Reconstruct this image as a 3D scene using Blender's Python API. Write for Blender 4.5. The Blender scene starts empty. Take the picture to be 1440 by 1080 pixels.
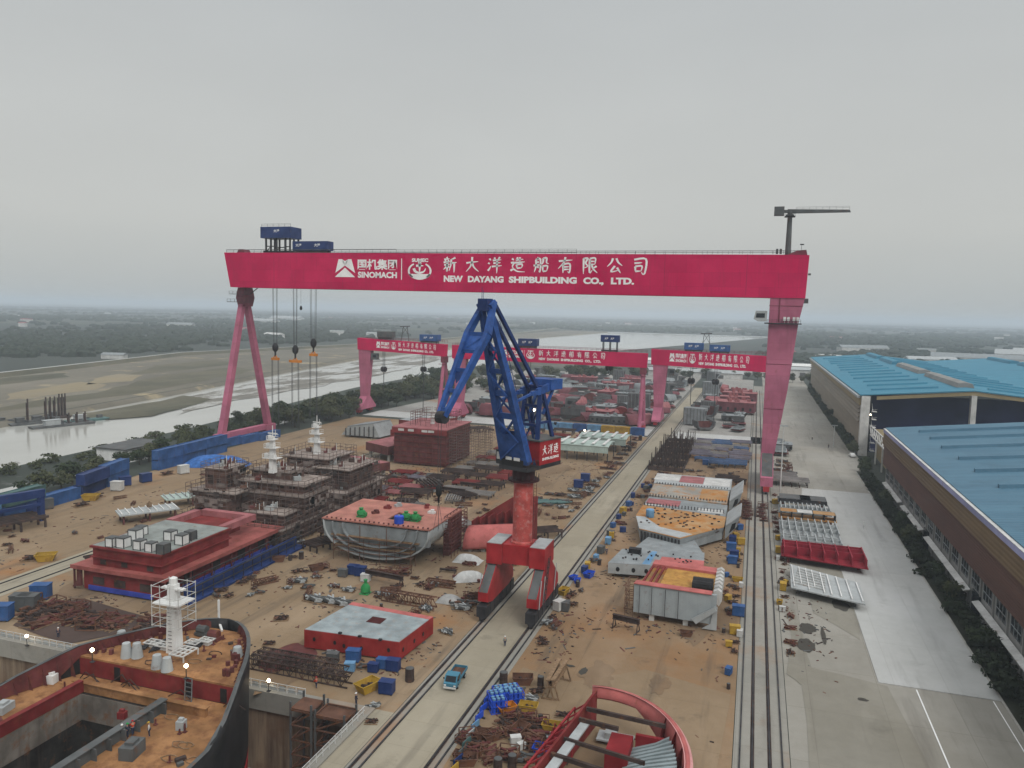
import bpy, bmesh, math, random
from math import sin, cos, pi, radians, atan2, sqrt
from mathutils import Vector, Matrix, noise
random.seed(7)
S = bpy.context.scene
COL = S.collection
# ---------------------------------------------------------------- camera
EYE = Vector((0, 0, 55.0)); FPX = 1080.0
RC = Matrix.Rotation(radians(17.55), 3, 'Z') @ Matrix.Rotation(radians(84.6), 3, 'X') @ Matrix.Rotation(radians(1.3), 3, 'Z')
cam_d = bpy.data.cameras.new('camera'); cam = bpy.data.objects.new('camera', cam_d); COL.objects.link(cam)
cam.matrix_world = Matrix.Translation(EYE) @ RC.to_4x4()
cam_d.sensor_width = 36; cam_d.lens = 27.0; cam_d.clip_start = 0.5; cam_d.clip_end = 90000
S.camera = cam
# ---------------------------------------------------------------- sky and sun (overcast)
SUN_EL, SUN_AZ = radians(46), radians(132)
w = bpy.data.worlds.new('World'); S.world = w; w.use_nodes = True
nt = w.node_tree; nt.nodes.clear()
def N(tree, t, **k):
    n = tree.nodes.new(t)
    for a, b in k.items(): setattr(n, a, b)
    return n
sky = N(nt, 'ShaderNodeTexSky', sky_type='NISHITA', sun_disc=False, sun_elevation=SUN_EL, sun_rotation=SUN_AZ, altitude=0, air_density=1.0, dust_density=4.0, ozone_density=1.0)
hs = N(nt, 'ShaderNodeHueSaturation'); hs.inputs['Saturation'].default_value = 0.10; hs.inputs['Value'].default_value = 1.0
nt.links.new(sky.outputs[0], hs.inputs['Color'])
tc = N(nt, 'ShaderNodeTexCoord'); sx = N(nt, 'ShaderNodeSeparateXYZ'); nt.links.new(tc.outputs['Generated'], sx.inputs[0])
rz = N(nt, 'ShaderNodeValToRGB'); nt.links.new(sx.outputs['Z'], rz.inputs[0])
e = rz.color_ramp.elements
e[0].position = 0.0; e[0].color = (5.1, 5.35, 5.25, 1); e[1].position = 1.0; e[1].color = (13.5, 13.9, 14.3, 1)
for p_, c_ in ((0.10, (5.75, 5.88, 5.66, 1)), (0.24, (5.55, 5.74, 5.66, 1)), (0.44, (5.2, 5.5, 5.65, 1)), (0.62, (8.2, 8.5, 8.7, 1))):
    q_ = e.new(p_); q_.color = c_
mp = N(nt, 'ShaderNodeMapping'); mp.inputs['Scale'].default_value = (1.2, 1.2, 3.2); nt.links.new(tc.outputs['Generated'], mp.inputs[0])
cn = N(nt, 'ShaderNodeTexNoise'); cn.inputs['Scale'].default_value = 1.7; cn.inputs['Detail'].default_value = 5; cn.inputs['Roughness'].default_value = .5; nt.links.new(mp.outputs[0], cn.inputs['Vector'])
cr = N(nt, 'ShaderNodeMapRange'); cr.inputs[1].default_value = .3; cr.inputs[2].default_value = .7; cr.inputs[3].default_value = .965; cr.inputs[4].default_value = 1.035
nt.links.new(cn.outputs[0], cr.inputs[0])
m1 = N(nt, 'ShaderNodeMix', data_type='RGBA'); m1.inputs[0].default_value = 0.86
nt.links.new(hs.outputs[0], m1.inputs[6]); nt.links.new(rz.outputs[0], m1.inputs[7])
m2 = N(nt, 'ShaderNodeVectorMath', operation='SCALE'); nt.links.new(m1.outputs[2], m2.inputs[0]); nt.links.new(cr.outputs[0], m2.inputs['Scale'])
bg = N(nt, 'ShaderNodeBackground'); bg.inputs[1].default_value = 0.10; nt.links.new(m2.outputs[0], bg.inputs[0])
wo = N(nt, 'ShaderNodeOutputWorld'); nt.links.new(bg.outputs[0], wo.inputs[0])
sd = bpy.data.lights.new('sun', 'SUN'); sd.energy = 1.5; sd.angle = radians(25); sd.color = (1, .97, .93)
so = bpy.data.objects.new('sun', sd); COL.objects.link(so)
dv = Vector((sin(SUN_AZ) * cos(SUN_EL), cos(SUN_AZ) * cos(SUN_EL), sin(SUN_EL)))
so.rotation_euler = dv.to_track_quat('Z', 'Y').to_euler(); so.location = (0, 0, 300)
S.view_settings.view_transform = 'Standard'; S.view_settings.look = 'None'; S.view_settings.exposure = 0.0; S.view_settings.gamma = 1.0
S.render.engine = 'CYCLES'; S.cycles.use_denoising = True
S.cycles.max_bounces = 5; S.cycles.diffuse_bounces = 2; S.cycles.glossy_bounces = 2; S.cycles.volume_bounces = 1; S.cycles.transmission_bounces = 2

# ---------------------------------------------------------------- helpers
def ray(u, v): return RC @ Vector(((u - 720) / FPX, -(v - 540) / FPX, -1))
def G(u, v, z=0.0):
    d = ray(u, v); t = (z - EYE.z) / d.z; p = EYE + d * t
    return Vector((p.x, p.y, z))
def AY(u, v, Y):
    d = ray(u, v); return EYE + d * (Y / d.y)
def PX(p):
    q = RC.transposed() @ (Vector(p) - EYE)
    return (720 + FPX * q.x / -q.z, 540 - FPX * q.y / -q.z) if q.z < -1 else (-9e3, 9e3)

ONES = 'zeroth first second third fourth fifth sixth seventh eighth ninth tenth eleventh twelfth thirteenth fourteenth fifteenth sixteenth seventeenth eighteenth nineteenth'.split()
TENS = {2: 'twent', 3: 'thirt', 4: 'fort', 5: 'fift', 6: 'sixt', 7: 'sevent', 8: 'eight', 9: 'ninet'}
def ordn(i):
    if i < 20: return ONES[i]
    if i < 100:
        return TENS[i // 10] + ('ieth' if i % 10 == 0 else 'y-' + ONES[i % 10])
    return 'hundred and ' + ordn(i - 100) if i > 100 else 'hundredth'
CROWD = {}
def crowd(o, base, cat, group):
    o['category'] = cat; o['group'] = group
    CROWD.setdefault(base, []).append(o)
def finish_crowds():
    bpy.context.view_layer.update()
    for base, L in CROWD.items():
        if len(L) == 1:
            L[0]['label'] = base.replace(', @', ''); continue
        L = sorted(L, key=lambda o: PX(o.matrix_world.translation)[0])
        for i, o in enumerate(L):
            k, n = i + 1, len(L)
            s = 'leftmost' if k == 1 else 'rightmost' if k == n else (ordn(k) + ' from left' if k <= (n + 1) // 2 else ordn(n - k + 1) + ' from right')
            o['label'] = base.replace('@', s)
def tag(o, label, cat, group=None):
    o['label'] = label; o['category'] = cat
    if group: o['group'] = group
    return o
def struct(o, kind='structure'):
    o['kind'] = kind; return o
def thing(name, label=None, cat=None, loc=(0, 0, 0), rz=0.0, group=None):
    o = bpy.data.objects.new(name, None); COL.objects.link(o); o.location = loc; o.rotation_euler = (0, 0, rz)
    o.empty_display_size = .5
    if label: o['label'] = label
    if cat: o['category'] = cat
    if group: o['group'] = group
    return o
def copy_tree(o, parent=None, loc=None, rz=None, sc=None):
    c = o.copy(); COL.objects.link(c)
    if parent: c.parent = parent
    if loc is not None: c.location = loc
    if rz is not None: c.rotation_euler = (0, 0, rz)
    if sc is not None: c.scale = (sc, sc, sc) if not hasattr(sc, '__len__') else sc
    for k in ('label',):
        if parent is None and k in c: del c[k]
    for ch in KIDS.get(o.name, []):
        copy_tree(ch, c)
    return c
KIDS = {}
def V(*a): return Vector(a)

class MB:
    def __init__(s): s.v = []; s.f = []
    def add(s, vs, fs):
        n = len(s.v); s.v += [tuple(p) for p in vs]; s.f += [tuple(i + n for i in f) for f in fs]; return s
    def box(s, x0, x1, y0, y1, z0, z1, M=None):
        vs = [V(x, y, z) for z in (z0, z1) for y in (y0, y1) for x in (x0, x1)]
        if M: vs = [M @ p for p in vs]
        return s.add(vs, [(0, 2, 3, 1), (4, 5, 7, 6), (0, 1, 5, 4), (2, 6, 7, 3), (0, 4, 6, 2), (1, 3, 7, 5)])
    def cbox(s, c, sx, sy, sz, rz=0):
        M = Matrix.Translation(V(*c)) @ Matrix.Rotation(rz, 4, 'Z')
        return s.box(-sx / 2, sx / 2, -sy / 2, sy / 2, 0, sz, M)
    def bar(s, p, q, w, h=None, up=(0, 0, 1)):
        p = V(*p); q = V(*q); h = h or w; d = q - p; L = d.length
        if L < 1e-6: return s
        d /= L; u = V(*up)
        if abs(d.dot(u)) > .99: u = V(0, 1, 0)
        a = d.cross(u).normalized(); b = a.cross(d)
        vs = [o + a * (i * w / 2) + b * (j * h / 2) for o in (p, q) for j in (-1, 1) for i in (-1, 1)]
        return s.add(vs, [(0, 2, 3, 1), (4, 5, 7, 6), (0, 1, 5, 4), (2, 6, 7, 3), (0, 4, 6, 2), (1, 3, 7, 5)])
    def taper(s, p, q, w0, h0, w1, h1, up=(0, 0, 1)):
        p = V(*p); q = V(*q); d = (q - p).normalized(); u = V(*up)
        if abs(d.dot(u)) > .99: u = V(0, 1, 0)
        a = d.cross(u).normalized(); b = a.cross(d)
        vs = [o + a * (i * w_ / 2) + b * (j * h_ / 2) for o, w_, h_ in ((p, w0, h0), (q, w1, h1)) for j in (-1, 1) for i in (-1, 1)]
        return s.add(vs, [(0, 2, 3, 1), (4, 5, 7, 6), (0, 1, 5, 4), (2, 6, 7, 3), (0, 4, 6, 2), (1, 3, 7, 5)])
    def tube(s, p, q, r, r1=None, n=8, cap=True):
        p = V(*p); q = V(*q); r1 = r if r1 is None else r1; d = (q - p).normalized()
        u = V(0, 0, 1) if abs(d.z) < .95 else V(1, 0, 0)
        a = d.cross(u).normalized(); b = a.cross(d)
        vs = [o + (a * cos(2 * pi * i / n) + b * sin(2 * pi * i / n)) * rr for o, rr in ((p, r), (q, r1)) for i in range(n)]
        fs = [(i, (i + 1) % n, n + (i + 1) % n, n + i) for i in range(n)]
        if cap: fs += [tuple(range(n - 1, -1, -1)), tuple(range(n, 2 * n))]
        return s.add(vs, fs)
    def path(s, pts, r, n=6):
        for a, b in zip(pts, pts[1:]): s.tube(a, b, r, n=n)
        return s
    def lathe(s, prof, c=(0, 0, 0), n=16):
        vs = [V(c[0] + r * cos(2 * pi * i / n), c[1] + r * sin(2 * pi * i / n), c[2] + z) for r, z in prof for i in range(n)]
        fs = [(j * n + i, j * n + (i + 1) % n, (j + 1) * n + (i + 1) % n, (j + 1) * n + i) for j in range(len(prof) - 1) for i in range(n)]
        fs += [tuple(range(n - 1, -1, -1)), tuple(range((len(prof) - 1) * n, len(prof) * n))]
        return s.add(vs, fs)
    def ext(s, ring, vec):
        n = len(ring); ring = [V(*p) for p in ring]; vec = V(*vec)
        vs = ring + [p + vec for p in ring]
        return s.add(vs, [tuple(range(n - 1, -1, -1)), tuple(range(n, 2 * n))] + [(i, (i + 1) % n, n + (i + 1) % n, n + i) for i in range(n)])
    def prism(s, poly, z0, z1): return s.ext([(x, y, z0) for x, y in poly], (0, 0, z1 - z0))
    def sheet(s, poly, z=0.0):
        return s.add([(p[0], p[1], p[2] if len(p) > 2 else z) for p in poly], [tuple(range(len(poly)))])
    def loft(s, rings, closed=False, thick=None):
        n = len(rings[0]); vs = [p for r in rings for p in r]; fs = []
        for j in range(len(rings) - 1):
            for i in range(n if closed else n - 1):
                fs.append((j * n + i, j * n + (i + 1) % n, (j + 1) * n + (i + 1) % n, (j + 1) * n + i))
        return s.add(vs, fs)
    def grid(s, fn, nu, nv):
        vs = [fn(i / nu, j / nv) for j in range(nv + 1) for i in range(nu + 1)]
        return s.add(vs, [(j * (nu + 1) + i, j * (nu + 1) + i + 1, (j + 1) * (nu + 1) + i + 1, (j + 1) * (nu + 1) + i) for j in range(nv) for i in range(nu)])
    def mesh(s, name, mat, smooth=None, normals=True):
        me = bpy.data.meshes.new(name); me.from_pydata(s.v, [], s.f)
        if normals:
            bm = bmesh.new(); bm.from_mesh(me); bmesh.ops.recalc_face_normals(bm, faces=bm.faces); bm.to_mesh(me); bm.free()
        if mat: me.materials.append(mat)
        if smooth:
            me.shade_smooth(); me.set_sharp_from_angle(angle=radians(smooth))
        me.update(); return me
    def pieces(s):
        """groups of faces whose boxes stand well apart from one another"""
        n = len(s.v); par = list(range(n))
        def find(i):
            while par[i] != i: par[i] = par[par[i]]; i = par[i]
            return i
        for f in s.f:
            for i in f[1:]: par[find(i)] = find(f[0])
        isl = {}
        for i in range(n): isl.setdefault(find(i), []).append(i)
        if len(isl) < 2 or len(isl) > 400: return None
        B = []
        for L in isl.values():
            P = [s.v[i] for i in L]; lo = [min(p[k] for p in P) for k in range(3)]; hi = [max(p[k] for p in P) for k in range(3)]
            B.append((L, lo, hi, max(hi[k] - lo[k] for k in range(3))))
        q = list(range(len(B)))
        def fq(i):
            while q[i] != i: q[i] = q[q[i]]; i = q[i]
            return i
        for i in range(len(B)):
            for j in range(i):
                g = sqrt(sum(max(0, B[i][1][k] - B[j][2][k], B[j][1][k] - B[i][2][k]) ** 2 for k in range(3)))
                if g <= max(.02, .5 * max(B[i][3], B[j][3])): q[fq(i)] = fq(j)
        G_ = {}
        for i in range(len(B)): G_.setdefault(fq(i), set()).update(B[i][0])
        return list(G_.values()) if 1 < len(G_) <= 90 else None
    def build(s, name, mat, parent=None, smooth=None, world=True, normals=True):
        """link as mesh objects, one for each piece standing apart; vertices are world coordinates, re-based on the parent thing"""
        if parent is not None and name not in ('scrap', 'parts', 'leaves', 'stacked_steel'):
            ps = s.pieces()
            if ps:
                out = []
                for st in ps:
                    ids = sorted(st); mp_ = {a: i for i, a in enumerate(ids)}; m = MB(); m.v = [s.v[a] for a in ids]; m.f = [tuple(mp_[a] for a in f) for f in s.f if f[0] in mp_]
                    out.append(m._build(name, mat, parent, smooth, world, normals))
                return out[0]
        return s._build(name, mat, parent, smooth, world, normals)
    def _build(s, name, mat, parent=None, smooth=None, world=True, normals=True):
        r = parent
        while r is not None and r.parent is not None: r = r.parent
        off = V(*r.location) if (r is not None and world) else V(0, 0, 0)
        if off.length: s.v = [(x - off.x, y - off.y, z - off.z) for x, y, z in s.v]
        if r is None and world and s.v:
            xs = [p[0] for p in s.v]; ys = [p[1] for p in s.v]; zs = [p[2] for p in s.v]
            off = V((min(xs) + max(xs)) / 2, (min(ys) + max(ys)) / 2, min(zs))
            s.v = [(x - off.x, y - off.y, z - off.z) for x, y, z in s.v]
        o = bpy.data.objects.new(name, s.mesh(name, mat, smooth, normals)); COL.objects.link(o)
        if parent is not None:
            o.parent = parent; KIDS.setdefault(parent.name, []).append(o)
        elif world: o.location = off
        return o

# ---------------------------------------------------------------- materials
def C(r, g, b):
    f = lambda c: (c / 255 / 12.92) if c / 255 <= .04045 else ((c / 255 + .055) / 1.055) ** 2.4
    return (f(r), f(g), f(b), 1)
def new_mat(name):
    m = bpy.data.materials.new(name); m.use_nodes = True; t = m.node_tree; t.nodes.clear()
    b = N(t, 'ShaderNodeBsdfPrincipled'); o = N(t, 'ShaderNodeOutputMaterial'); t.links.new(b.outputs[0], o.inputs[0])
    return m, t, b
def coords(t, kind='Object', scale=(1, 1, 1)):
    if kind == 'World': src = N(t, 'ShaderNodeNewGeometry').outputs['Position']
    else: src = N(t, 'ShaderNodeTexCoord').outputs['Object']
    mp = N(t, 'ShaderNodeMapping'); mp.inputs['Scale'].default_value = scale; t.links.new(src, mp.inputs[0]); return mp.outputs[0]
def noise_n(t, vec, scale, detail=4, rough=.55):
    n = N(t, 'ShaderNodeTexNoise'); n.inputs['Scale'].default_value = scale; n.inputs['Detail'].default_value = detail; n.inputs['Roughness'].default_value = rough
    t.links.new(vec, n.inputs['Vector']); return n.outputs[0]
def ramp(t, fac, lo, hi, a=0.0, b=1.0):
    r = N(t, 'ShaderNodeMapRange'); r.inputs[1].default_value = lo; r.inputs[2].default_value = hi; r.inputs[3].default_value = a; r.inputs[4].default_value = b
    t.links.new(fac, r.inputs[0]); return r.outputs[0]
def mix(t, fac, a, b, mode='MIX'):
    m = N(t, 'ShaderNodeMix', data_type='RGBA', blend_type=mode)
    for i, x in ((0, fac), (6, a), (7, b)):
        if hasattr(x, 'is_linked'): t.links.new(x, m.inputs[i])
        else: m.inputs[i].default_value = x
    return m.outputs[2]
def mul(t, a, b, op='MULTIPLY'):
    m = N(t, 'ShaderNodeMath', operation=op)
    for i, x in ((0, a), (1, b)):
        if hasattr(x, 'is_linked'): t.links.new(x, m.inputs[i])
        else: m.inputs[i].default_value = x
    return m.outputs[0]
MATS = {}
def paint(name, col, rough=.55, var=.18, rust=.0, streak=.15, metal=0.0, scale=.35, rustcol=None, plates=None):
    """painted or bare steel: uneven coat, vertical dirt runs, rust blooms"""
    if name in MATS: return MATS[name]
    m, t, b = new_mat(name); p = coords(t)
    c1 = tuple(max(0, x * (1 - var)) for x in col[:3]) + (1,); c2 = tuple(min(.9, x * (1 + var) + .01) for x in col[:3]) + (1,)
    c = mix(t, ramp(t, noise_n(t, p, scale, 5), .35, .65), c1, c2)
    if plates:
        pw = N(t, 'ShaderNodeNewGeometry').outputs['Position']; sw = N(t, 'ShaderNodeSeparateXYZ'); t.links.new(pw, sw.inputs[0]); cw = N(t, 'ShaderNodeCombineXYZ'); t.links.new(sw.outputs['X'], cw.inputs[0]); t.links.new(sw.outputs['Z'], cw.inputs[1])
        br = N(t, 'ShaderNodeTexBrick'); br.offset = .5; br.inputs['Scale'].default_value = 1; br.inputs['Brick Width'].default_value = plates[0]; br.inputs['Row Height'].default_value = plates[1]; br.inputs['Mortar Size'].default_value = .05; br.inputs['Mortar Smooth'].default_value = .5
        br.inputs['Color1'].default_value = (1, 1, 1, 1); br.inputs['Color2'].default_value = (.84, .86, .88, 1); br.inputs['Mortar'].default_value = (.62, .6, .6, 1); t.links.new(cw.outputs[0], br.inputs['Vector']); c = mix(t, .8, c, br.outputs[0], 'MULTIPLY')
    if streak:
        ps = coords(t, scale=(1, 1, .08)); s_ = ramp(t, noise_n(t, ps, 1.6, 4), .52, .72, 0, streak)
        c = mix(t, s_, c, (.07, .05, .04, 1))
    if rust:
        r_ = ramp(t, noise_n(t, p, scale * 2.3, 6, .65), .62 - .22 * rust, .74 - .12 * rust, 0, min(1, .5 + rust * .5))
        c = mix(t, r_, c, rustcol or (.16, .065, .025, 1))
    t.links.new(c, b.inputs['Base Color']); b.inputs['Roughness'].default_value = rough; b.inputs['Metallic'].default_value = metal
    b.inputs['Specular IOR Level'].default_value = .15
    MATS[name] = m; return m
M_MAG = paint('magenta_paint', (.53, .003, .075, 1), .7, .10, 0, .16, scale=.09, plates=(11.5, 4.6))
MATS['magenta_paint'].node_tree.nodes['Principled BSDF'].inputs['Specular IOR Level'].default_value = .02
M_PINK = paint('pink_leg_paint', (.40, .115, .18, 1), .6, .14, .08, .2, scale=.15, plates=(30, 5.2))
M_PINKD = paint('dark_pink_steel', (.16, .03, .05, 1), .6, .2, .2, .2)
M_WHITEL = paint('white_lettering', (.80, .80, .78, 1), .5, .06, 0, 0)
M_BLUE = paint('crane_blue_paint', (.018, .068, .245, 1), .5, .28, .16, .2, scale=.5, rustcol=(.05, .06, .10, 1))
M_BLUED = paint('navy_blue_paint', (.010, .03, .12, 1), .45, .2, .05, .1)
M_CONTB = paint('container_blue', (.025, .085, .235, 1), .5, .25, .15, .25)
M_CONTS = paint('container_sky_blue', (.12, .26, .42, 1), .5, .2, .2, .2)
M_TARPB = paint('blue_tarpaulin', (.03, .12, .36, 1), .5, .3, 0, 0, scale=1)
M_RED = paint('crane_red_paint', (.30, .014, .018, 1), .45, .2, .1, .15)
M_REDF = paint('faded_red_paint', (.42, .075, .065, 1), .65, .25, .5, .12, scale=.55, rustcol=(.45, .24, .22, 1))
M_PRIM = paint('red_primer', (.165, .018, .018, 1), .65, .25, .25, .25)
M_PRIMD = paint('brown_primer', (.105, .03, .028, 1), .75, .25, .35, .3)
M_SALM = paint('salmon_primer', (.42, .115, .105, 1), .6, .15, .2, .15)
M_SALMD = paint('dusty_pink_primer', (.30, .105, .11, 1), .65, .2, .25, .2)
M_GREY = paint('grey_primer', (.22, .24, .245, 1), .6, .14, .12, .15)
M_GREYD = paint('dark_grey_steel', (.085, .09, .09, 1), .6, .2, .25, .2)
M_GREYL = paint('pale_grey_steel', (.34, .36, .36, 1), .6, .12, .12, .12)
M_RUSTG = paint('rusty_grey_deck', (.27, .26, .23, 1), .7, .15, .75, 0, rustcol=(.36, .155, .035, 1), scale=.16)
M_RUSTO = paint('orange_rusted_deck', (.34, .21, .10, 1), .75, .2, .95, 0, rustcol=(.37, .15, .03, 1), scale=.17)
M_DECKS = paint('ship_deck_rust', (.27, .135, .055, 1), .8, .3, .7, 0, rustcol=(.15, .065, .03, 1), scale=.3)
M_RUST = paint('rusted_steel', (.115, .055, .035, 1), .8, .35, .4, .2)
M_RUSTD = paint('dark_rusted_steel', (.045, .03, .026, 1), .8, .35, .3, .2)
M_BLACK = paint('black_paint', (.012, .012, .013, 1), .5, .2, .0, .1)
M_DARK = paint('dark_steel', (.03, .03, .033, 1), .6, .3, .1, .1)
M_WHITE = paint('white_paint', (.66, .66, .64, 1), .5, .08, .1, .15)
M_DIRTYW = paint('dirty_white', (.50, .50, .48, 1), .7, .15, .15, .2)
M_YEL = paint('yellow_paint', (.40, .25, .03, 1), .6, .2, .45, .25)
M_ORG = paint('orange_paint', (.50, .17, .015, 1), .5, .15, .2, .15)
M_GREEN = paint('green_paint', (.02, .22, .06, 1), .5, .2, .1, .1)
M_GREENP = paint('pale_green_steel', (.36, .44, .40, 1), .6, .12, .1, .15)
M_TEAL = paint('dark_teal_steel', (.06, .12, .115, 1), .6, .25, .2, .1)
M_BBLUE = paint('bright_blue_plastic', (.015, .07, .48, 1), .4, .12, 0, 0)
M_TARPW = paint('white_sheet', (.52, .52, .50, 1), .8, .12, 0, 0, scale=1.2)
M_WOOD = paint('weathered_timber', (.20, .13, .075, 1), .85, .3, 0, 0, scale=1.5)
M_CONC = paint('block_concrete', (.33, .32, .29, 1), .85, .15, .0, .2)
M_ROPE = paint('wire_rope', (.05, .052, .055, 1), .6, .1, 0, 0)
M_BROWNG = paint('scaffold_net', (.115, .085, .075, 1), .85, .4, .35, .35, scale=.5)
M_TYRE = paint('tyre_rubber', (.015, .015, .015, 1), .9, .2, 0, 0)
M_TRUCKB = paint('truck_blue', (.05, .18, .26, 1), .45, .15, 0, .05)
M_GLASS = paint('dark_glass', (.015, .02, .025, 1), .12, .1, 0, 0)
M_SKIN = paint('skin', (.35, .20, .14, 1), .6, .05, 0, 0)
M_CLOTHN = paint('navy_workwear', (.03, .04, .07, 1), .9, .15, 0, 0)
M_CLOTHR = paint('red_workwear', (.5, .05, .02, 1), .9, .1, 0, 0)
M_CLOTHG = paint('grey_workwear', (.2, .22, .2, 1), .9, .1, 0, 0)
def emit(name, col, st):
    m, t, b = new_mat(name); b.inputs['Base Color'].default_value = (*col, 1)
    b.inputs['Emission Color'].default_value = (*col, 1); b.inputs['Emission Strength'].default_value = st; return m
M_LAMP = emit('lit_floodlight', (1, .82, .55), 22)
def ribbed(name, col, col2, axis, period, rough=.55, rust=.1):
    """corrugated or boarded sheet: real ridges as bump along one axis, colour slightly uneven per sheet"""
    m, t, b = new_mat(name); p = coords(t, 'World'); s_ = N(t, 'ShaderNodeSeparateXYZ'); t.links.new(p, s_.inputs[0])
    ax = s_.outputs[axis]
    wv = mul(t, mul(t, ax, 2 * pi / period), 0, 'ADD'); sn = N(t, 'ShaderNodeMath', operation='SINE'); t.links.new(wv, sn.inputs[0])
    bp = N(t, 'ShaderNodeBump'); bp.inputs['Strength'].default_value = .35; bp.inputs['Distance'].default_value = .08; t.links.new(sn.outputs[0], bp.inputs['Height']); t.links.new(bp.outputs[0], b.inputs['Normal'])
    sc = [.03, .03, .03]; sc[axis] = .5
    c = mix(t, ramp(t, noise_n(t, coords(t, 'World', tuple(sc)), 1, 3), .35, .65), col, col2)
    c = mix(t, ramp(t, noise_n(t, p, .12, 6, .65), .55, .75, 0, rust), c, tuple(x * .55 for x in col[:3]) + (1,))
    br = N(t, 'ShaderNodeTexBrick'); br.offset = .37; br.inputs['Scale'].default_value = 1; br.inputs['Brick Width'].default_value = 13.0; br.inputs['Row Height'].default_value = 4.8; br.inputs['Mortar Size'].default_value = .04
    br.inputs['Color1'].default_value = (1, 1, 1, 1); br.inputs['Color2'].default_value = (.87, .88, .90, 1); br.inputs['Mortar'].default_value = (.78, .78, .8, 1)
    if axis == 1: t.links.new(p, br.inputs['Vector'])
    else:
        cw = N(t, 'ShaderNodeCombineXYZ'); t.links.new(s_.outputs['Y'], cw.inputs[0]); t.links.new(s_.outputs['Z'], cw.inputs[1]); t.links.new(cw.outputs[0], br.inputs['Vector'])
    c = mix(t, .75, c, br.outputs[0], 'MULTIPLY')
    c = mix(t, ramp(t, noise_n(t, coords(t, 'World', (.35, .03, .05) if axis == 2 else (.04, .6, 1)), 1.0, 5, .6), .52, .75, 0, rust * .6), c, tuple(x * .5 + .02 for x in col[:3]) + (1,))
    t.links.new(c, b.inputs['Base Color']); b.inputs['Roughness'].default_value = rough; b.inputs['Specular IOR Level'].default_value = .2; return m
M_ROOFA = ribbed('blue_roof_sheet', (.036, .185, .275, 1), (.05, .225, .32, 1), 1, 1.2, .6, .5)
M_ROOFB = ribbed('dusty_blue_roof_sheet', (.065, .15, .215, 1), (.082, .18, .25, 1), 1, 1.2, .6, .5)
M_WALLBR = ribbed('brown_wall_sheet', (.085, .040, .030, 1), (.115, .055, .04, 1), 2, .55, .65, .5)
M_WALLTAN = ribbed('tan_wall_sheet', (.30, .235, .13, 1), (.25, .20, .11, 1), 1, .6, .6, .4)
M_WALLBE = ribbed('beige_wall_sheet', (.245, .20, .145, 1), (.20, .165, .12, 1), 2, .9, .6, .4)
M_WALLGR = paint('hall_plinth_grey', (.22, .22, .21, 1), .8, .12, 0, .2, scale=.1)
M_GUTTER = paint('lavender_gutter', (.26, .27, .44, 1), .6, .2, .1, .1, scale=.08)
M_NAVYIN = paint('hall_navy_dark', (.008, .014, .075, 1), .95, .3, 0, 0, scale=.08)
# ================================================================ SETTING
def ground_mat(name, base, base2, rust=0, stain=.3, dust=.3, slab=None, rustcol=(.30, .135, .045, 1), scale=1.0, joint=.42):
    m, t, b = new_mat(name); p = coords(t, 'World')
    c = mix(t, ramp(t, noise_n(t, p, .018 * scale, 6, .6), .36, .64), base, base2)
    c = mix(t, ramp(t, noise_n(t, p, .35 * scale, 5, .7), .35, .75, 0, .35), c, tuple(x * .72 for x in base[:3]) + (1,))
    if dust: c = mix(t, ramp(t, noise_n(t, coords(t, 'World', (1, .35, 1)), .055 * scale, 5, .6), .52, .70, 0, dust), c, tuple(min(.6, x * 1.35 + .03) for x in base2[:3]) + (1,))
    if rust:
        c = mix(t, ramp(t, noise_n(t, p, .03, 6, .62), .60 - .2 * rust, .74 - .1 * rust, 0, .95), c, rustcol)
        c = mix(t, ramp(t, noise_n(t, p, .11, 6, .7), .55, .72, 0, .65 * rust), c, tuple(x * .6 for x in rustcol[:3]) + (1,))
    if stain:
        c = mix(t, ramp(t, noise_n(t, p, .13 * scale, 6, .65), .60, .74, 0, stain), c, (.06, .05, .04, 1))
        c = mix(t, ramp(t, noise_n(t, coords(t, 'World', (.6, .05, 1)), .6, 4, .6), .56, .72, 0, stain * .8), c, (.07, .06, .05, 1))
    if slab:
        br = N(t, 'ShaderNodeTexBrick'); br.offset = 0; br.inputs['Scale'].default_value = 1; br.inputs['Brick Width'].default_value = slab[0]; br.inputs['Row Height'].default_value = slab[1]
        br.inputs['Mortar Size'].default_value = .05; br.inputs['Mortar Smooth'].default_value = .3; br.inputs['Color1'].default_value = (1, 1, 1, 1); br.inputs['Color2'].default_value = (.86, .87, .88, 1); br.inputs['Mortar'].default_value = (.6, .58, .55, 1)
        t.links.new(p, br.inputs['Vector']); c = mix(t, joint, c, br.outputs[0], 'MULTIPLY')
    bp = N(t, 'ShaderNodeBump'); bp.inputs['Strength'].default_value = .4; bp.inputs['Distance'].default_value = .15; t.links.new(noise_n(t, p, .9, 6, .7), bp.inputs['Height']); t.links.new(bp.outputs[0], b.inputs['Normal'])
    t.links.new(c, b.inputs['Base Color']); b.inputs['Roughness'].default_value = .9; b.inputs['Specular IOR Level'].default_value = .15; return m
M_YARD = ground_mat('yard_concrete_sandy', (.225, .155, .090, 1), (.285, .21, .135, 1), .14, .6, .5, (12, 12))
M_RUSTYARD = ground_mat('yard_concrete_rusty', (.225, .145, .080, 1), (.285, .20, .125, 1), .50, .6, .4, (12, 12), rustcol=(.27, .135, .055, 1))
M_ROAD = ground_mat('pale_concrete_road', (.41, .41, .39, 1), (.47, .475, .455, 1), 0, .3, .3, (7.5, 20))
M_APRON = ground_mat('beige_concrete_apron', (.265, .247, .207, 1), (.33, .315, .28, 1), .0, .42, .35, (10, 14), joint=.7)
M_APRON2 = ground_mat('apron_concrete_brown', (.215, .198, .16, 1), (.28, .265, .225, 1), .0, .3, .4, (10, 14))
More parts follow.
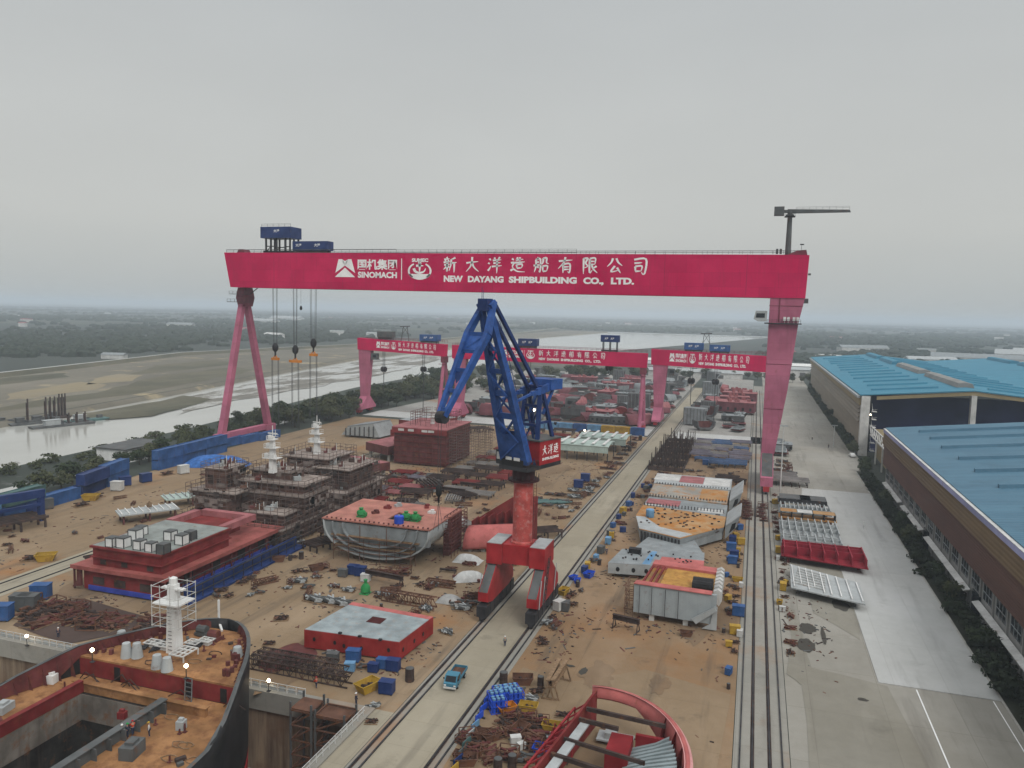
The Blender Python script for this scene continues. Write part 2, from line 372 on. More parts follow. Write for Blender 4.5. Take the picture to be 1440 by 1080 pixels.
M_RUNWAY = ground_mat('crane_runway_concrete', (.28, .245, .18, 1), (.335, .30, .23, 1), .0, .4, .3, (9, 6))
M_TRACK = ground_mat('rail_track_concrete', (.25, .24, .21, 1), (.30, .285, .25, 1), .25, .3, .2, (8, 9))
M_FARYARD = ground_mat('block_yard_concrete', (.25, .24, .22, 1), (.31, .30, .275, 1), .05, .35, .3, (12, 12))
M_STRIP = ground_mat('planting_soil', (.018, .022, .014, 1), (.035, .036, .024, 1), 0, .2, 0, None)
M_MUDB = ground_mat('canal_bank_earth', (.075, .075, .05, 1), (.14, .125, .085, 1), 0, .3, .3, None, scale=.7)
M_SAND = ground_mat('bank_sand', (.27, .22, .13, 1), (.22, .19, .14, 1), 0, .2, .3, None, scale=.4)
M_FARB = ground_mat('far_bank_earth', (.12, .11, .085, 1), (.20, .18, .14, 1), .18, .5, .3, None, rustcol=(.42, .34, .20, 1), scale=.25)

# open plain: fields, woodland and villages dissolving in the air
m, t, b = new_mat('plain_fields'); p = coords(t, 'World')
vo = N(t, 'ShaderNodeTexVoronoi'); vo.inputs['Scale'].default_value = .0034; t.links.new(coords(t, 'World', (1, .6, 1)), vo.inputs['Vector'])
rp = N(t, 'ShaderNodeValToRGB'); sp = N(t, 'ShaderNodeSeparateColor'); t.links.new(vo.outputs['Color'], sp.inputs[0]); t.links.new(sp.outputs[0], rp.inputs[0])
e = rp.color_ramp.elements; rp.color_ramp.interpolation = 'CONSTANT'
e[0].color = (.034, .044, .030, 1); e[1].position = .9; e[1].color = (.12, .115, .085, 1)
for q_, c_ in ((.3, (.026, .036, .026, 1)), (.5, (.055, .062, .038, 1)), (.7, (.04, .048, .035, 1))):
    k_ = e.new(q_); k_.color = c_
c = mix(t, ramp(t, noise_n(t, p, .004, 8, .7), .40, .62), rp.outputs[0], (.022, .030, .022, 1))
c = mix(t, ramp(t, noise_n(t, p, .02, 8, .75), .62, .74, 0, .75), c, (.19, .19, .18, 1))
t.links.new(c, b.inputs['Base Color']); b.inputs['Roughness'].default_value = .95; M_PLAIN = m
# water
m, t, b = new_mat('canal_water'); p = coords(t, 'World')
b.inputs['Base Color'].default_value = (.36, .35, .32, 1); b.inputs['Roughness'].default_value = .12; b.inputs['IOR'].default_value = 1.33
bp = N(t, 'ShaderNodeBump'); bp.inputs['Strength'].default_value = .12; bp.inputs['Distance'].default_value = .1; t.links.new(noise_n(t, p, .8, 3), bp.inputs['Height']); t.links.new(bp.outputs[0], b.inputs['Normal'])
c = mix(t, ramp(t, noise_n(t, coords(t, 'World', (1, .3, 1)), .02, 4), .4, .65), (.36, .355, .32, 1), (.43, .425, .39, 1)); t.links.new(c, b.inputs['Base Color']); M_WATER = m
# mud flat: wet mud and pools in streaks along the canal
m, t, b = new_mat('mud_flat'); p = coords(t, 'World', (1, .28, 1))
f_ = ramp(t, noise_n(t, p, .06, 7, .7), .48, .56); c = mix(t, ramp(t, noise_n(t, p, .12, 6, .7), .35, .7), (.12, .11, .09, 1), (.20, .185, .155, 1))
c = mix(t, f_, c, (.40, .39, .36, 1)); t.links.new(c, b.inputs['Base Color'])
t.links.new(ramp(t, f_, 0, 1, .85, .15), b.inputs['Roughness']); M_MUDF = m
# dock wall
m, t, b = new_mat('dock_wall_stained'); p = coords(t, 'World', (1, 1, .07)); c = mix(t, ramp(t, noise_n(t, p, .55, 6, .7), .38, .64), (.27, .20, .13, 1), (.075, .045, .03, 1))
c = mix(t, ramp(t, noise_n(t, coords(t, 'World'), .2, 5), .5, .7, 0, .7), c, (.12, .055, .025, 1)); t.links.new(c, b.inputs['Base Color']); b.inputs['Roughness'].default_value = .85; M_DOCKW = m

NEAR = [(-232, -400), (-232, 180), (-238, 272), (-252, 380), (-263, 472), (-266, 660), (-262, 780), (-240, 930), (-195, 1150), (-120, 1480), (60, 2300)]
FARB = [(-300, -400), (-298, 120), (-322, 240), (-336, 314), (-355, 418), (-390, 575), (-422, 758), (-430, 950), (-428, 1070), (-470, 1430), (-430, 2300)]
BIG = 26000
def gsheet(name, poly, z, mat): return struct(MB().sheet(poly, z).build(name, mat))
# ground in one mesh: east of the canal (with the dock left open), west of the canal, and beyond it
g = MB()
DX0, DX1, DY0, DY1 = -150.0, -48.3, -60.0, 90.0
g.sheet([(60, -400), (BIG, -400), (BIG, BIG), (60, BIG)])
g.sheet([(DX1, -400), (60, -400), (60, 2300), (DX1, 1807)])
g.sheet([(DX0, DY1), (DX1, DY1), (DX1, 1807), (-120, 1480), (DX0, 1348)])
g.sheet([(DX0, -400), (DX1, -400), (DX1, DY0), (DX0, DY0)])
g.sheet([(-232, -400), (DX0, -400), (DX0, 1348), (-195, 1150), (-240, 930), (-262, 780), (-266, 660), (-263, 472), (-252, 380), (-238, 272), (-232, 180)])
g.sheet([(-BIG, -400)] + FARB + [(-430, BIG), (-BIG, BIG)])
g.sheet([(-430, 2300), (60, 2300), (60, BIG), (-430, BIG)])
struct(g.build('ground', M_PLAIN))
# canal water and sloping banks
wz = -2.2
struct(MB().loft([[(x - 4, y, wz) for x, y in FARB], [(x + 4, y, wz) for x, y in NEAR]]).build('canal_water', M_WATER))
struct(MB().loft([[(x + .0, y, 0) for x, y in NEAR], [(x - 5, y, wz - .4) for x, y in NEAR]]).build('near_bank', M_MUDB))
struct(MB().loft([[(x, y, 0) for x, y in FARB], [(x + 5, y, wz - .4) for x, y in FARB]]).build('far_bank', M_FARB))
def sh(poly_px, z): return [G(u, v, z) for u, v in poly_px]
def lump(poly, z, name, mat):
    """irregular low bank: outline ragged by subdividing its edges"""
    pts = []; random.seed(len(name) + len(poly))
    for a, b_ in zip(poly, poly[1:] + poly[:1]):
        n = max(2, int((b_ - a).length / 14))
        for i in range(n):
            q = a.lerp(b_, i / n); d = (b_ - a).normalized(); nn = V(-d.y, d.x, 0)
            k_ = min(1, (b_ - a).length / 60); q = q + nn * k_ * (noise.noise(q * .03) * 7 + noise.noise(q * .11) * 2.5); pts.append((q.x, q.y))
    return struct(MB().sheet(pts, z).build(name, mat))
lump(sh([(250, 584), (300, 572), (370, 556), (450, 543), (540, 526), (620, 506), (665, 494), (600, 498), (500, 510), (400, 529), (300, 551), (250, 562)], wz), wz + .2, 'mud_flat', M_MUDF)
lump(sh([(95, 584), (150, 591), (215, 586), (262, 574), (300, 562), (262, 557), (180, 573), (130, 581)], wz), wz + .4, 'mud_flat', M_MUDB)
# far bank land between canal and embankment
gsheet('far_bank_land', [(x - 1, y) for x, y in FARB] + [(-560, 2300), (-560, 1000), (-600, 680), (-520, 420), (-480, 100), (-560, -400)], .06, M_FARB)
lump(sh([(10, 563), (70, 556), (135, 548), (150, 541), (110, 537), (60, 546), (20, 554)], 0), .12, 'sand_patch', M_SAND)
lump(sh([(120, 541), (180, 536), (200, 528), (165, 526), (130, 533)], 0), .12, 'sand_patch', M_SAND)
lump(sh([(-60, 585), (60, 572), (180, 555), (290, 535), (360, 520), (330, 516), (240, 527), (150, 548), (40, 565)], 0), .10, 'scrub_patch', M_MUDB)
lump(sh([(180, 527), (260, 521), (330, 512), (300, 506), (220, 514)], 0), .11, 'scrub_patch', M_MUDB)
lump(sh([(-60, 548), (100, 530), (90, 524), (-60, 538)], 0), .11, 'scrub_patch', M_MUDB)
EMB = [(-470, 0), (-478, 150), (-517, 415), (-556, 560), (-590, 680), (-575, 830), (-552, 985), (-548, 1300), (-570, 1900), (-700, 3000)]
emb = MB()
emb.loft([[(x + 7, y, .08) for x, y in EMB], [(x + 3, y, 3) for x, y in EMB], [(x - 3, y, 3) for x, y in EMB], [(x - 9, y, .08) for x, y in EMB]])
struct(emb.build('embankment', M_MUDB))
struct(MB().loft([[(x + 1.8, y, 3.06) for x, y in EMB], [(x - 1.8, y, 3.06) for x, y in EMB]]).build('embankment_road', M_ROAD))
# dock pit
d = MB(); zf = -12.0
d.sheet([(DX0, DY0, zf), (DX1, DY0, zf), (DX1, DY1, zf), (DX0, DY1, zf)])
d.build('dock_floor', M_TRACK)['kind'] = 'structure'
d = MB()
d.sheet([(DX0, DY1, zf), (DX1, DY1, zf), (DX1, DY1, -2.6), (DX0, DY1, -2.6)]).sheet([(DX1, DY0, zf), (DX1, DY1, zf), (DX1, DY1, -2.6), (DX1, DY0, -2.6)]).sheet([(DX0, DY0, zf), (DX0, DY1, zf), (DX0, DY1, 0), (DX0, DY0, 0)])
d.build('dock_wall', M_DOCKW)['kind'] = 'structure'
d = MB().box(DX0, DX1, DY1 - .5, DY1 + .9, -2.6, .3).box(DX1 - .5, DX1 + .9, DY0, DY1 + .9, -2.6, .302)
d.build('dock_coping', M_TRACK)['kind'] = 'structure'
# yard floors
yz = .05
gsheet('yard', [(-170, DY1 + .9), (DX1, DY1 + .9), (DX1, DY1 + 1), (-44.6, DY1 + 1), (-44.6, 345), (-192, 345), (-192, 240), (-181, 150), (-176, 120), (-170, 110)], yz, M_YARD)
gsheet('yard', [(-190, DY0), (DX0 - .1, DY0), (DX0 - .1, DY1 + .9), (-170, DY1 + .9), (-170.1, 110), (-176, 119.9), (-190, 119)], yz, M_YARD)
gsheet('yard', [(DX1 + .9, -60), (-44.6, -60), (-44.6, DY1 + 1), (DX1 + .9, DY1 + 1)], yz, M_RUNWAY)
gsheet('yard', [(-33.4, -60), (-.3, -60), (-.3, 345), (-33.4, 345)], yz, M_RUSTYARD)
lump([V(-33.0, 72, 0), V(-1.2, 74, 0), V(-1.0, 112, 0), V(-14, 116, 0), V(-24, 108, 0), V(-33, 110, 0)], yz + .04, 'yard', M_YARD)
gsheet('crane_runway', [(-42.9, -60), (-35.2, -60), (-35.2, 600), (-42.9, 600)], yz + .04, M_RUNWAY)
gsheet('runway_kerb', [(-44.5, -60), (-43.0, -60), (-43.0, 600), (-44.5, 600)], yz + .02, M_TRACK)
gsheet('runway_kerb', [(-35.1, -60), (-33.4, -60), (-33.4, 600), (-35.1, 600)], yz + .02, M_TRACK)
gsheet('gantry_track', [(-.2, -60), (6.6, -60), (6.6, 640), (-.2, 640)], yz + .03, M_TRACK)
gsheet('apron', [(6.7, -60), (41, -60), (41, 900), (6.7, 900)], yz, M_APRON)
struct(MB().box(20.3, 36.6, 124, 262, yz - .2, yz + .10).build('concrete_road', M_ROAD))
lump([V(16.5, 262, 0), V(20, 262, 0), V(20.5, 232, 0), V(17.5, 233, 0)], yz + .06, 'concrete_road', M_ROAD)
lump([V(9, 126, 0), V(20, 123, 0), V(24.5, 80, 0), V(12, 72, 0), V(9.5, 90, 0)], yz + .05, 'apron_stain', M_APRON2)
lump([V(15, 190, 0), V(19.8, 188, 0), V(19.6, 140, 0), V(13, 150, 0)], yz + .045, 'apron_stain', M_APRON2)
lump([V(8, 152, 0), V(9.6, 150, 0), V(10.6, 141, 0), V(10.2, 133, 0), V(10.8, 125, 0), V(9, 119, 0), V(7.6, 122, 0)], yz + .06, 'apron_stain', M_APRON2)
gsheet('road_line', [(25.3, 60), (25.5, 60), (25.5, 123.5), (25.3, 123.5)], yz + .06, M_WHITEL)
gsheet('road_line', [(35.4, 60), (35.55, 60), (35.55, 123.5), (35.4, 123.5)], yz + .06, M_WHITEL)
gsheet('cross_road', [(-192, 352), (-45, 348), (-45, 368), (-192, 372)], yz + .03, M_ROAD)
gsheet('cross_road', [(-33.3, 347), (6.6, 347), (6.6, 366), (-33.3, 366)], yz + .03, M_ROAD)
gsheet('block_yard', [(-192, 372.2), (-45, 368.2), (-45, 700), (-230, 700), (-215, 560), (-185, 470)], yz, M_FARYARD)
gsheet('block_yard', [(-33.2, 366.2), (-.4, 366.2), (-.4, 700), (-33.2, 700)], yz, M_FARYARD)
gsheet('bank_path', [(-206, 120), (-201, 120), (-205, 240), (-212, 330), (-217, 330), (-210, 240)], yz, M_ROAD)
# left track (seen between the blocks)
gsheet('gantry_track', [(-139, 100), (-131.5, 100), (-131.5, 345), (-139, 345)], yz + .04, M_RUNWAY)
# rails
rl = MB()
for x in (-43.9, -42.75, -35.35, -34.2, -133, -137.4, .6, 2.1, 4.2, 5.7):
    y1 = 345 if x < -100 else 600
    y0 = 100 if x < -100 else -60
    rl.box(x - .09, x + .09, y0, y1, yz + .03, yz + .22)
rl.build('rail_track', M_DARK)['kind'] = 'structure'
rl = MB()
for x in (-43.9, -35.35, 2.1, 4.2): rl.box(x - .25, x + .25, -60, 600, yz + .045, yz + .06)
rl.build('rail_groove', M_RUSTD)['kind'] = 'structure'
# planting strip with kerb and stains on the apron
gsheet('planting_strip', [(36.9, 90), (41.6, 90), (41.6, 300), (36.9, 300)], yz + .08, M_STRIP)
struct(MB().box(36.62, 36.9, 90, 300, 0, .22).build('kerb', M_CONC))
gsheet('planting_strip', [(39.4, 345), (42.6, 345), (42.6, 640), (39.4, 640)], yz + .02, M_STRIP)
def puddle(u, v, r, ry, name='oil_stain', mat=None):
    c = G(u, v); pts = [(c.x + r * cos(a) * (1 + .45 * noise.noise(V(cos(a) * 1.7, sin(a) * 1.7, u * .1))), c.y + ry * sin(a) * (1 + .45 * noise.noise(V(cos(a) * 1.7, sin(a) * 1.7, u * .1 + 5)))) for a in [2 * pi * i / 26 for i in range(26)]]
    struct(MB().sheet(pts, yz + .09).build(name, mat or M_STAIN))
M_STAIN = ground_mat('oily_stain', (.055, .05, .042, 1), (.075, .07, .06, 1), 0, .3, .2)
puddle(1182, 852, 1.6, 2.6); puddle(1135, 884, 1.5, 2.2); puddle(1133, 908, 1.5, 2.6); puddle(1158, 895, .35, 4); puddle(1252, 940, .9, 1.2); puddle(1213, 985, .8, .5)
random.seed(515)
M_YST = ground_mat('yard_trodden_dirt', (.175, .118, .07, 1), (.235, .165, .105, 1), .25, .6, .5)
ys_ = MB()
for k in range(64):
    if k % 3: x, y = random.uniform(-122, -50), 105 + 225 * random.random()
    else: x, y = random.uniform(-30, -4), 85 + 240 * random.random()
    r = random.uniform(1.5, 6); st_ = random.uniform(.8, 2.6); n_ = 40
    ys_.sheet([(x + r * cos(2 * pi * i / n_) * (1 + .7 * noise.noise(V(cos(2 * pi * i / n_) * 2.3, sin(2 * pi * i / n_) * 2.3, k))), y + r * st_ * sin(2 * pi * i / n_) * (1 + .7 * noise.noise(V(cos(2 * pi * i / n_) * 2.3, sin(2 * pi * i / n_) * 2.3, k + .5)))) for i in range(n_)], yz + .055 + .0009 * k)
struct(ys_.build('yard_stain', M_YST))
puddle(405, 925, 4.2, 4.4, 'rust_stain', M_PRIMD)
puddle(820, 945, .6, 1.2); puddle(800, 937, .9, .35); puddle(725, 1000, 1.4, .5)

# ---------------------------------------------------------------- halls
# near hall
M_FASCIA = ribbed('brown_tan_fascia', (.155, .105, .055, 1), (.125, .085, .048, 1), 2, .8, .7, .5)
T = thing('workshop_hall', 'long hall with dusty blue roof and dark brown side wall, nearest on the right', 'hall', (41.5, 160, 0))
y0, y1, X = 20, 270, 42.0
MB().box(X, X + .4, y0, y1, 0, 9.0).box(X + .41, 150, y1 - .6, y1, 0, 20).build('lower_wall', M_WALLGR, T)
MB().box(X - 1.0, X - .4, y0, y1, 8.6, 15.6).build('side_cladding', M_WALLBR, T)
MB().ext([(X - 1.7, y0, 15.4), (X - .35, y0, 15.61), (X - .35, y0, 19.7), (X - 1.15, y0, 19.6)], (0, y1 - y0, 0)).build('eave_fascia', M_FASCIA, T)
MB().box(X - 1.5, X - 1.16, y0, y1, 19.0, 20.1).box(X - 1.15, X - .9, y0, y1, 19.72, 20.1).build('gutter', M_GUTTER, T)
MB().box(X - 1.56, X - .86, y0, y1, 20.101, 20.2).build('gutter_edge', M_DIRTYW, T)
RX = 82.0
MB().ext([(X - .85, y0, 20.0), (RX, y0, 24.6), (RX, y0, 25.0), (X - .85, y0, 20.4)], (0, y1 + .6 - y0, 0)).ext([(RX + .01, y0, 24.6), (126, y0, 20.0), (126, y0, 20.4), (RX + .01, y0, 25.0)], (0, y1 + .6 - y0, 0)).build('roof', M_ROOFB, T)
MB().ext([(X + .4, y1 - .58, 20.0), (X + .4, y1 - .58, 18), (126, y1 - .58, 18), (126, y1 - .58, 19.9), (RX, y1 - .58, 24.5)], (0, .5, 0)).build('gable_wall', M_WALLBE, T)
rm = MB().box(RX - 2.6, RX + 2.6, y0, y1 - 6, 24.0, 25.9).ext([(RX - 3.2, y0, 25.91), (RX, y0, 26.7), (RX + 3.2, y0, 25.91)], (0, y1 - 6 - y0, 0)); rm.build('ridge_monitor', M_ROOFB, T)
for i, yy in enumerate([258, 244, 228, 211, 195, 178, 160, 141]):
    a, b_ = X + 6.5 + (i % 2) * .3, RX - 6
    zz = lambda x: 20.4 + (x - X + .85) * 4.6 / (RX - X + .85)
    MB().ext([(a, yy - .7, zz(a)), (a, yy + .7, zz(a)), (a, yy + .55, zz(a) + .75), (a, yy - .55, zz(a) + .75)], (b_ - a, 0, zz(b_) - zz(a))).build('skylight', M_ROOFB, T)
for yy in range(30, 268, 8):
    f = MB().box(X - .06, X - .01, yy + 1.2, yy + 6.6, 4.6, 7.6)
    o = f.build('window', M_GLASS, T)
    fr = MB()
    for q in (1.2, 3.0, 4.8, 6.5): fr.box(X - .12, X - .062, yy + q, yy + q + .12, 4.6, 7.6)
    fr.box(X - .13, X - .063, yy + 1.2, yy + 6.62, 6.0, 6.14).build('frame', M_GREY, o)
    MB().box(X - .3, X - .002, yy - .25, yy + .25, 0, 8.38).build('pilaster', M_WALLGR, T)
for a, b_ in ((164, 202), (208, 234), (238, 266), (112, 158)):
    MB().ext([(X - 1.5, a, 3.2), (X - .31, a, 3.5), (X - .31, a, 3.7), (X - 1.5, a, 3.35)], (0, b_ - a, 0)).build('canopy', M_DIRTYW, T)
for yy in (205, 160): MB().box(X - .4, X - .12, yy - 2.5, yy + 2.5, 0, 4.4).build('door', M_GLASS, T)
# far hall
T = thing('workshop_hall', 'tall open-ended hall with bright blue roof and navy end opening, farther along the road', 'hall', (42, 450, 0))
y0, y1 = 337, 640; zE, zR, RX, XE = 24.6, 28.2, 81.5, 121
MB().box(42, 42.5, y0, y1, 0, 13).build('lower_wall', M_WALLBE, T)
for k, zz in enumerate((13.0, 14.8, 16.6, 18.4)):
    MB().ext([(42.4, y0 + 4, zz), (41.2, y0 + 4, zz + .15), (41.2, y0 + 4, zz + .3), (42.4, y0 + 4, zz + 1.6)], (0, y1 - y0 - 4, 0)).build('louvre', M_WALLBE, T)
MB().ext([(42.2, y0, 20.4), (41.0, y0, 20.4), (40.6, y0, 23.4), (42.2, y0, 23.4)], (0, y1 - y0, 0)).build('eave_fascia', M_WALLTAN, T)
MB().box(40.0, 41.2, y0 - .5, y1, 23.42, 24.3).build('gutter', M_GREYL, T)
rf = MB()
for a, za, b_, zb in ((41.0, zE - .2, RX, zR), (RX + .01, zR, XE, zE), (XE + .01, zE, XE + 40, zR), (XE + 40.01, zR, XE + 80, zE)):
    rf.ext([(a, y0 - 1.2, za), (b_, y0 - 1.2, zb), (b_, y0 - 1.2, zb + .4), (a, y0 - 1.2, za + .4)], (0, y1 - y0 + 2, 0))
rf.build('roof', M_ROOFA, T)
for a, b_ in ((350, 415), (430, 495), (510, 560), (575, 628)):
    for rx in (RX, XE + 40):
        MB().ext([(rx - 3.2, a, zR + .2), (rx + 3.2, a, zR + .2), (rx + 2.4, a, zR + 1.9), (rx, a, zR + 2.3), (rx - 2.4, a, zR + 1.9)], (0, b_ - a, 0)).build('ridge_monitor', M_WALLGR if rx == RX and a < 500 else M_ROOFA, T)
for i in range(13):
    yy = 352 + i * 21
    for s_, (a, b_) in ((1, (47 + (i % 3), 72)), (-1, (90, 116))):
        zz = (lambda x: zE + .2 + (x - 41) * (zR - zE + .2) / (RX - 41)) if s_ == 1 else (lambda x: zR + .4 - (x - RX) * (zR - zE) / (XE - RX))
        MB().ext([(a, yy - .8, zz(a)), (a, yy + .8, zz(a)), (a, yy + .6, zz(a) + .7), (a, yy - .6, zz(a) + .7)], (b_ - a, 0, zz(b_) - zz(a))).build('skylight', M_ROOFA, T)
MB().box(47, XE + 80, y0 + 10, y0 + 10.4, 0, 24.4).build('end_dark_sheet', M_NAVYIN, T)  # navy sheet set back inside, standing in for the dark end opening
li = MB()
for a, za, b_, zb in ((47.2, zE, RX, zR), (RX + .01, zR, XE, zE), (XE + .01, zE, XE + 40, zR), (XE + 40.01, zR, XE + 80, zE)):
    li.ext([(a, y0 - .9, za - .25), (b_, y0 - .9, zb - .25), (b_, y0 - .9, zb - 1.6), (a, y0 - .9, za - 1.6)], (0, .8, 0))
li.build('lintel', M_WALLTAN, T)
for x in (43.2, RX, XE, XE + 40):
    o = MB().box(x - (1.6 if x < 50 else .9), x + (1.6 if x < 50 else .9), y0 - 1.4, y0 + 1.2, 0, zE - .3 if x in (43.2, XE) else zR - 1.7).build('column', M_DIRTYW, T)
st = MB()
for k in range(6):
    z = 2 + k * 3.2; st.box(46, 47.6, y0 - 1, y0 + 2.6, z, z + .15).bar((46, y0 - 1, z), (46, y0 + 2.4, z + 3.2), .12).bar((46, y0 - 1, z + 1.1), (47.6, y0 - 1, z + 1.1), .08)
    st.bar((46, y0 - 1, z), (46, y0 - 1, z + 1.1), .08)
st.build('stair', M_WHITE, T)
lk = MB()
for y in range(272, 334, 6): lk.bar((45.5, y, 9), (45.5, y + 6, 12.6), .25).bar((45.5, y, 12.6), (45.5, y, 9), .22)
lk.bar((45.5, 271, 9), (45.5, 335, 9), .45).bar((45.5, 271, 12.6), (45.5, 335, 12.6), .35)
for y in (286, 302, 318): lk.bar((45.5, y, 0), (45.5, y, 9), .5)
tag(lk.build('gallery_truss', M_DIRTYW), 'white lattice gallery bridging the gap between the two blue roofed halls', 'gallery')
tag(MB().box(48, 52, 276, 334, 0, 11).box(47.2, 53, 275.5, 334.5, 11.01, 11.4).build('annex_building', M_WALLTAN), 'small tan annex standing in the gap between the two halls', 'building')
# white sheds across the far end of the block yard
for i, (xa, xb, yy, hh) in enumerate(((-105, 62, 760, 7), (-150, 70, 800, 8), (-92, -10, 700, 5), (70, 230, 905, 6), (60, 120, 830, 6))):
    T = thing('long_shed', ['low white shed in front of the longest pale one beyond the block yard', 'longest pale white shed closing the far end of the block yard', 'short grey-white shed among the trees behind the stored blocks', 'distant white shed behind the bright blue roof, toward the horizon', 'pale shed beside the end of the bright blue roof'][i], 'shed', ((xa + xb) / 2, yy, 0))
    MB().box(xa, xb, yy, yy + 16, 0, hh).build('wall', M_DIRTYW, T)
    MB().ext([(xa - 1, yy - 1, hh), (xa - 1, yy + 17, hh), (xa - 1, yy + 8, hh + 2.2)], (xb - xa + 2, 0, 0)).build('roof', M_GREYL if i != 1 else M_WHITE, T)
    db = MB()
    for k in range(int((xb - xa) / 14)): db.box(xa + 5 + k * 14, xa + 10 + k * 14, yy - .05, yy - .01, 0, hh * .62)
    db.build('door_row', M_GREYD, T)
# white riverside building
T = thing('riverside_building', 'low white building with flat dark grey roof beside the canal', 'building', (-212, 219, 0))
MB().box(-218.5, -206, 209.5, 229, 0, 4.0).build('wall', M_WHITE, T); MB().box(-219, -205.5, 209, 229.5, 4.01, 4.5).build('roof', M_GREYD, T)
for k in range(4): MB().box(-205.98, -205.93, 212 + k * 4, 213.6 + k * 4, 1.6, 2.8).build('window', M_GLASS, T)
# ================================================================ LETTERING
STROKES = {
'新': [[(27,99),(33,91)],[(8,83),(48,88)],[(16,78),(23,69)],[(42,80),(34,69)],[(4,63),(54,69)],[(8,46),(52,52)],[(30,66),(30,30),(29,4),(22,10)],[(29,44),(18,28),(3,16)],[(35,40),(48,26)],[(90,95),(74,88),(58,83)],[(60,84),(58,50),(44,6)],[(59,58),(100,64)],[(82,60),(82,30),(81,-4)]],
'大': [[(8,60),(50,66),(94,70)],[(50,100),(48,66),(36,34),(6,2)],[(50,62),(64,32),(98,4)]],
'洋': [[(12,90),(23,78)],[(4,62),(16,54)],[(2,10),(12,22),(24,42)],[(46,97),(54,86)],[(86,100),(72,84)],[(36,78),(96,83)],[(40,60),(92,64)],[(30,38),(100,45)],[(66,80),(66,40),(65,-6)]],
'造': [[(50,99),(38,82)],[(36,82),(88,87)],[(28,64),(98,70)],[(64,100),(63,66)],[(42,52),(44,28)],[(42,52),(80,55),(76,30)],[(44,29),(77,31)],[(10,92),(22,80)],[(2,62),(24,65),(13,42),(20,26)],[(0,12),(22,22),(48,8),(100,5)]],
'船': [[(30,100),(20,86)],[(14,85),(14,42),(3,4)],[(14,85),(43,88),(42,8),(33,14)],[(24,74),(31,63)],[(-2,46),(54,54)],[(24,42),(31,30)],[(63,94),(61,68),(51,54)],[(63,93),(85,96),(85,66),(101,60)],[(59,42),(62,8)],[(59,42),(92,45),(87,10)],[(62,10),(88,12)]],
'有': [[(6,76),(50,80),(97,84)],[(50,102),(40,68),(3,28)],[(36,56),(36,0)],[(36,56),(80,59),(79,4),(67,11)],[(38,39),(78,41)],[(38,23),(78,25)]],
'限': [[(10,94),(10,-4)],[(10,93),(36,95),(23,66),(37,46),(14,34)],[(50,93),(86,96),(83,56)],[(50,75),(83,77)],[(50,56),(83,58)],[(50,92),(50,6),(68,22)],[(95,46),(72,31)],[(62,54),(76,26),(101,4)]],
'公': [[(38,96),(28,70),(3,44)],[(60,96),(74,70),(99,50)],[(52,48),(28,12),(78,22)],[(66,38),(89,4)]],
'司': [[(12,88),(86,92),(83,12),(70,-2),(60,12)],[(14,66),(63,70)],[(20,46),(22,14)],[(20,46),(62,49),(57,16)],[(22,16),(57,18)]],
}
def brush(mb, pts, w, T):
    """one brush stroke: Catmull-Rom spine with a swelling, tapering width"""
    P = [V(x, y, 0) for x, y in pts]
    if len(P) > 2:
        Q = []
        for i in range(len(P) - 1):
            p0, p1, p2, p3 = P[max(i - 1, 0)], P[i], P[i + 1], P[min(i + 2, len(P) - 1)]
            for k in range(4):
                t = k / 4; Q.append(.5 * ((2 * p1) + (p2 - p0) * t + (2 * p0 - 5 * p1 + 4 * p2 - p3) * t * t + (3 * p1 - p0 - 3 * p2 + p3) * t ** 3))
        P = Q + [P[-1]]
    else: P = [P[0], P[0].lerp(P[1], .3), P[0].lerp(P[1], .7), P[1]]
    n = len(P); A = []; B = []
    for i, p in enumerate(P):
        d = (P[min(i + 1, n - 1)] - P[max(i - 1, 0)]).normalized(); nn = V(-d.y, d.x, 0); t = i / (n - 1)
        ww = w * (.62 + .5 * (1 - t) ** 3 + .28 * sin(pi * t) - .34 * t * t)
        A.append(p + nn * ww / 2); B.append(p - nn * ww / 2)
    mb.loft([[T(p) for p in A], [T(p) for p in B]])
def plain_text(mb, body, x0, z0, x1, h, T, fat=0.0):
    """text set in the interface font, fitted to a width and height"""
    cu = bpy.data.curves.new('t', 'FONT'); cu.body = body; cu.size = 1; cu.offset = fat; cu.resolution_u = 3
    o = bpy.data.objects.new('t', cu); COL.objects.link(o); bpy.context.view_layer.update()
    me = o.evaluated_get(bpy.context.evaluated_depsgraph_get()).to_mesh()
    vs = [v.co.copy() for v in me.vertices]; fs = [tuple(p.vertices) for p in me.polygons]
    bpy.data.objects.remove(o); bpy.data.curves.remove(cu)
    if not vs: return
    ax, bx = min(v.x for v in vs), max(v.x for v in vs); az, bz = min(v.y for v in vs), max(v.y for v in vs)
    mb.add([T(V(x0 + (v.x - ax) / (bx - ax) * (x1 - x0), z0 + (v.y - az) / (bz - az) * h, 0)) for v in vs], fs)
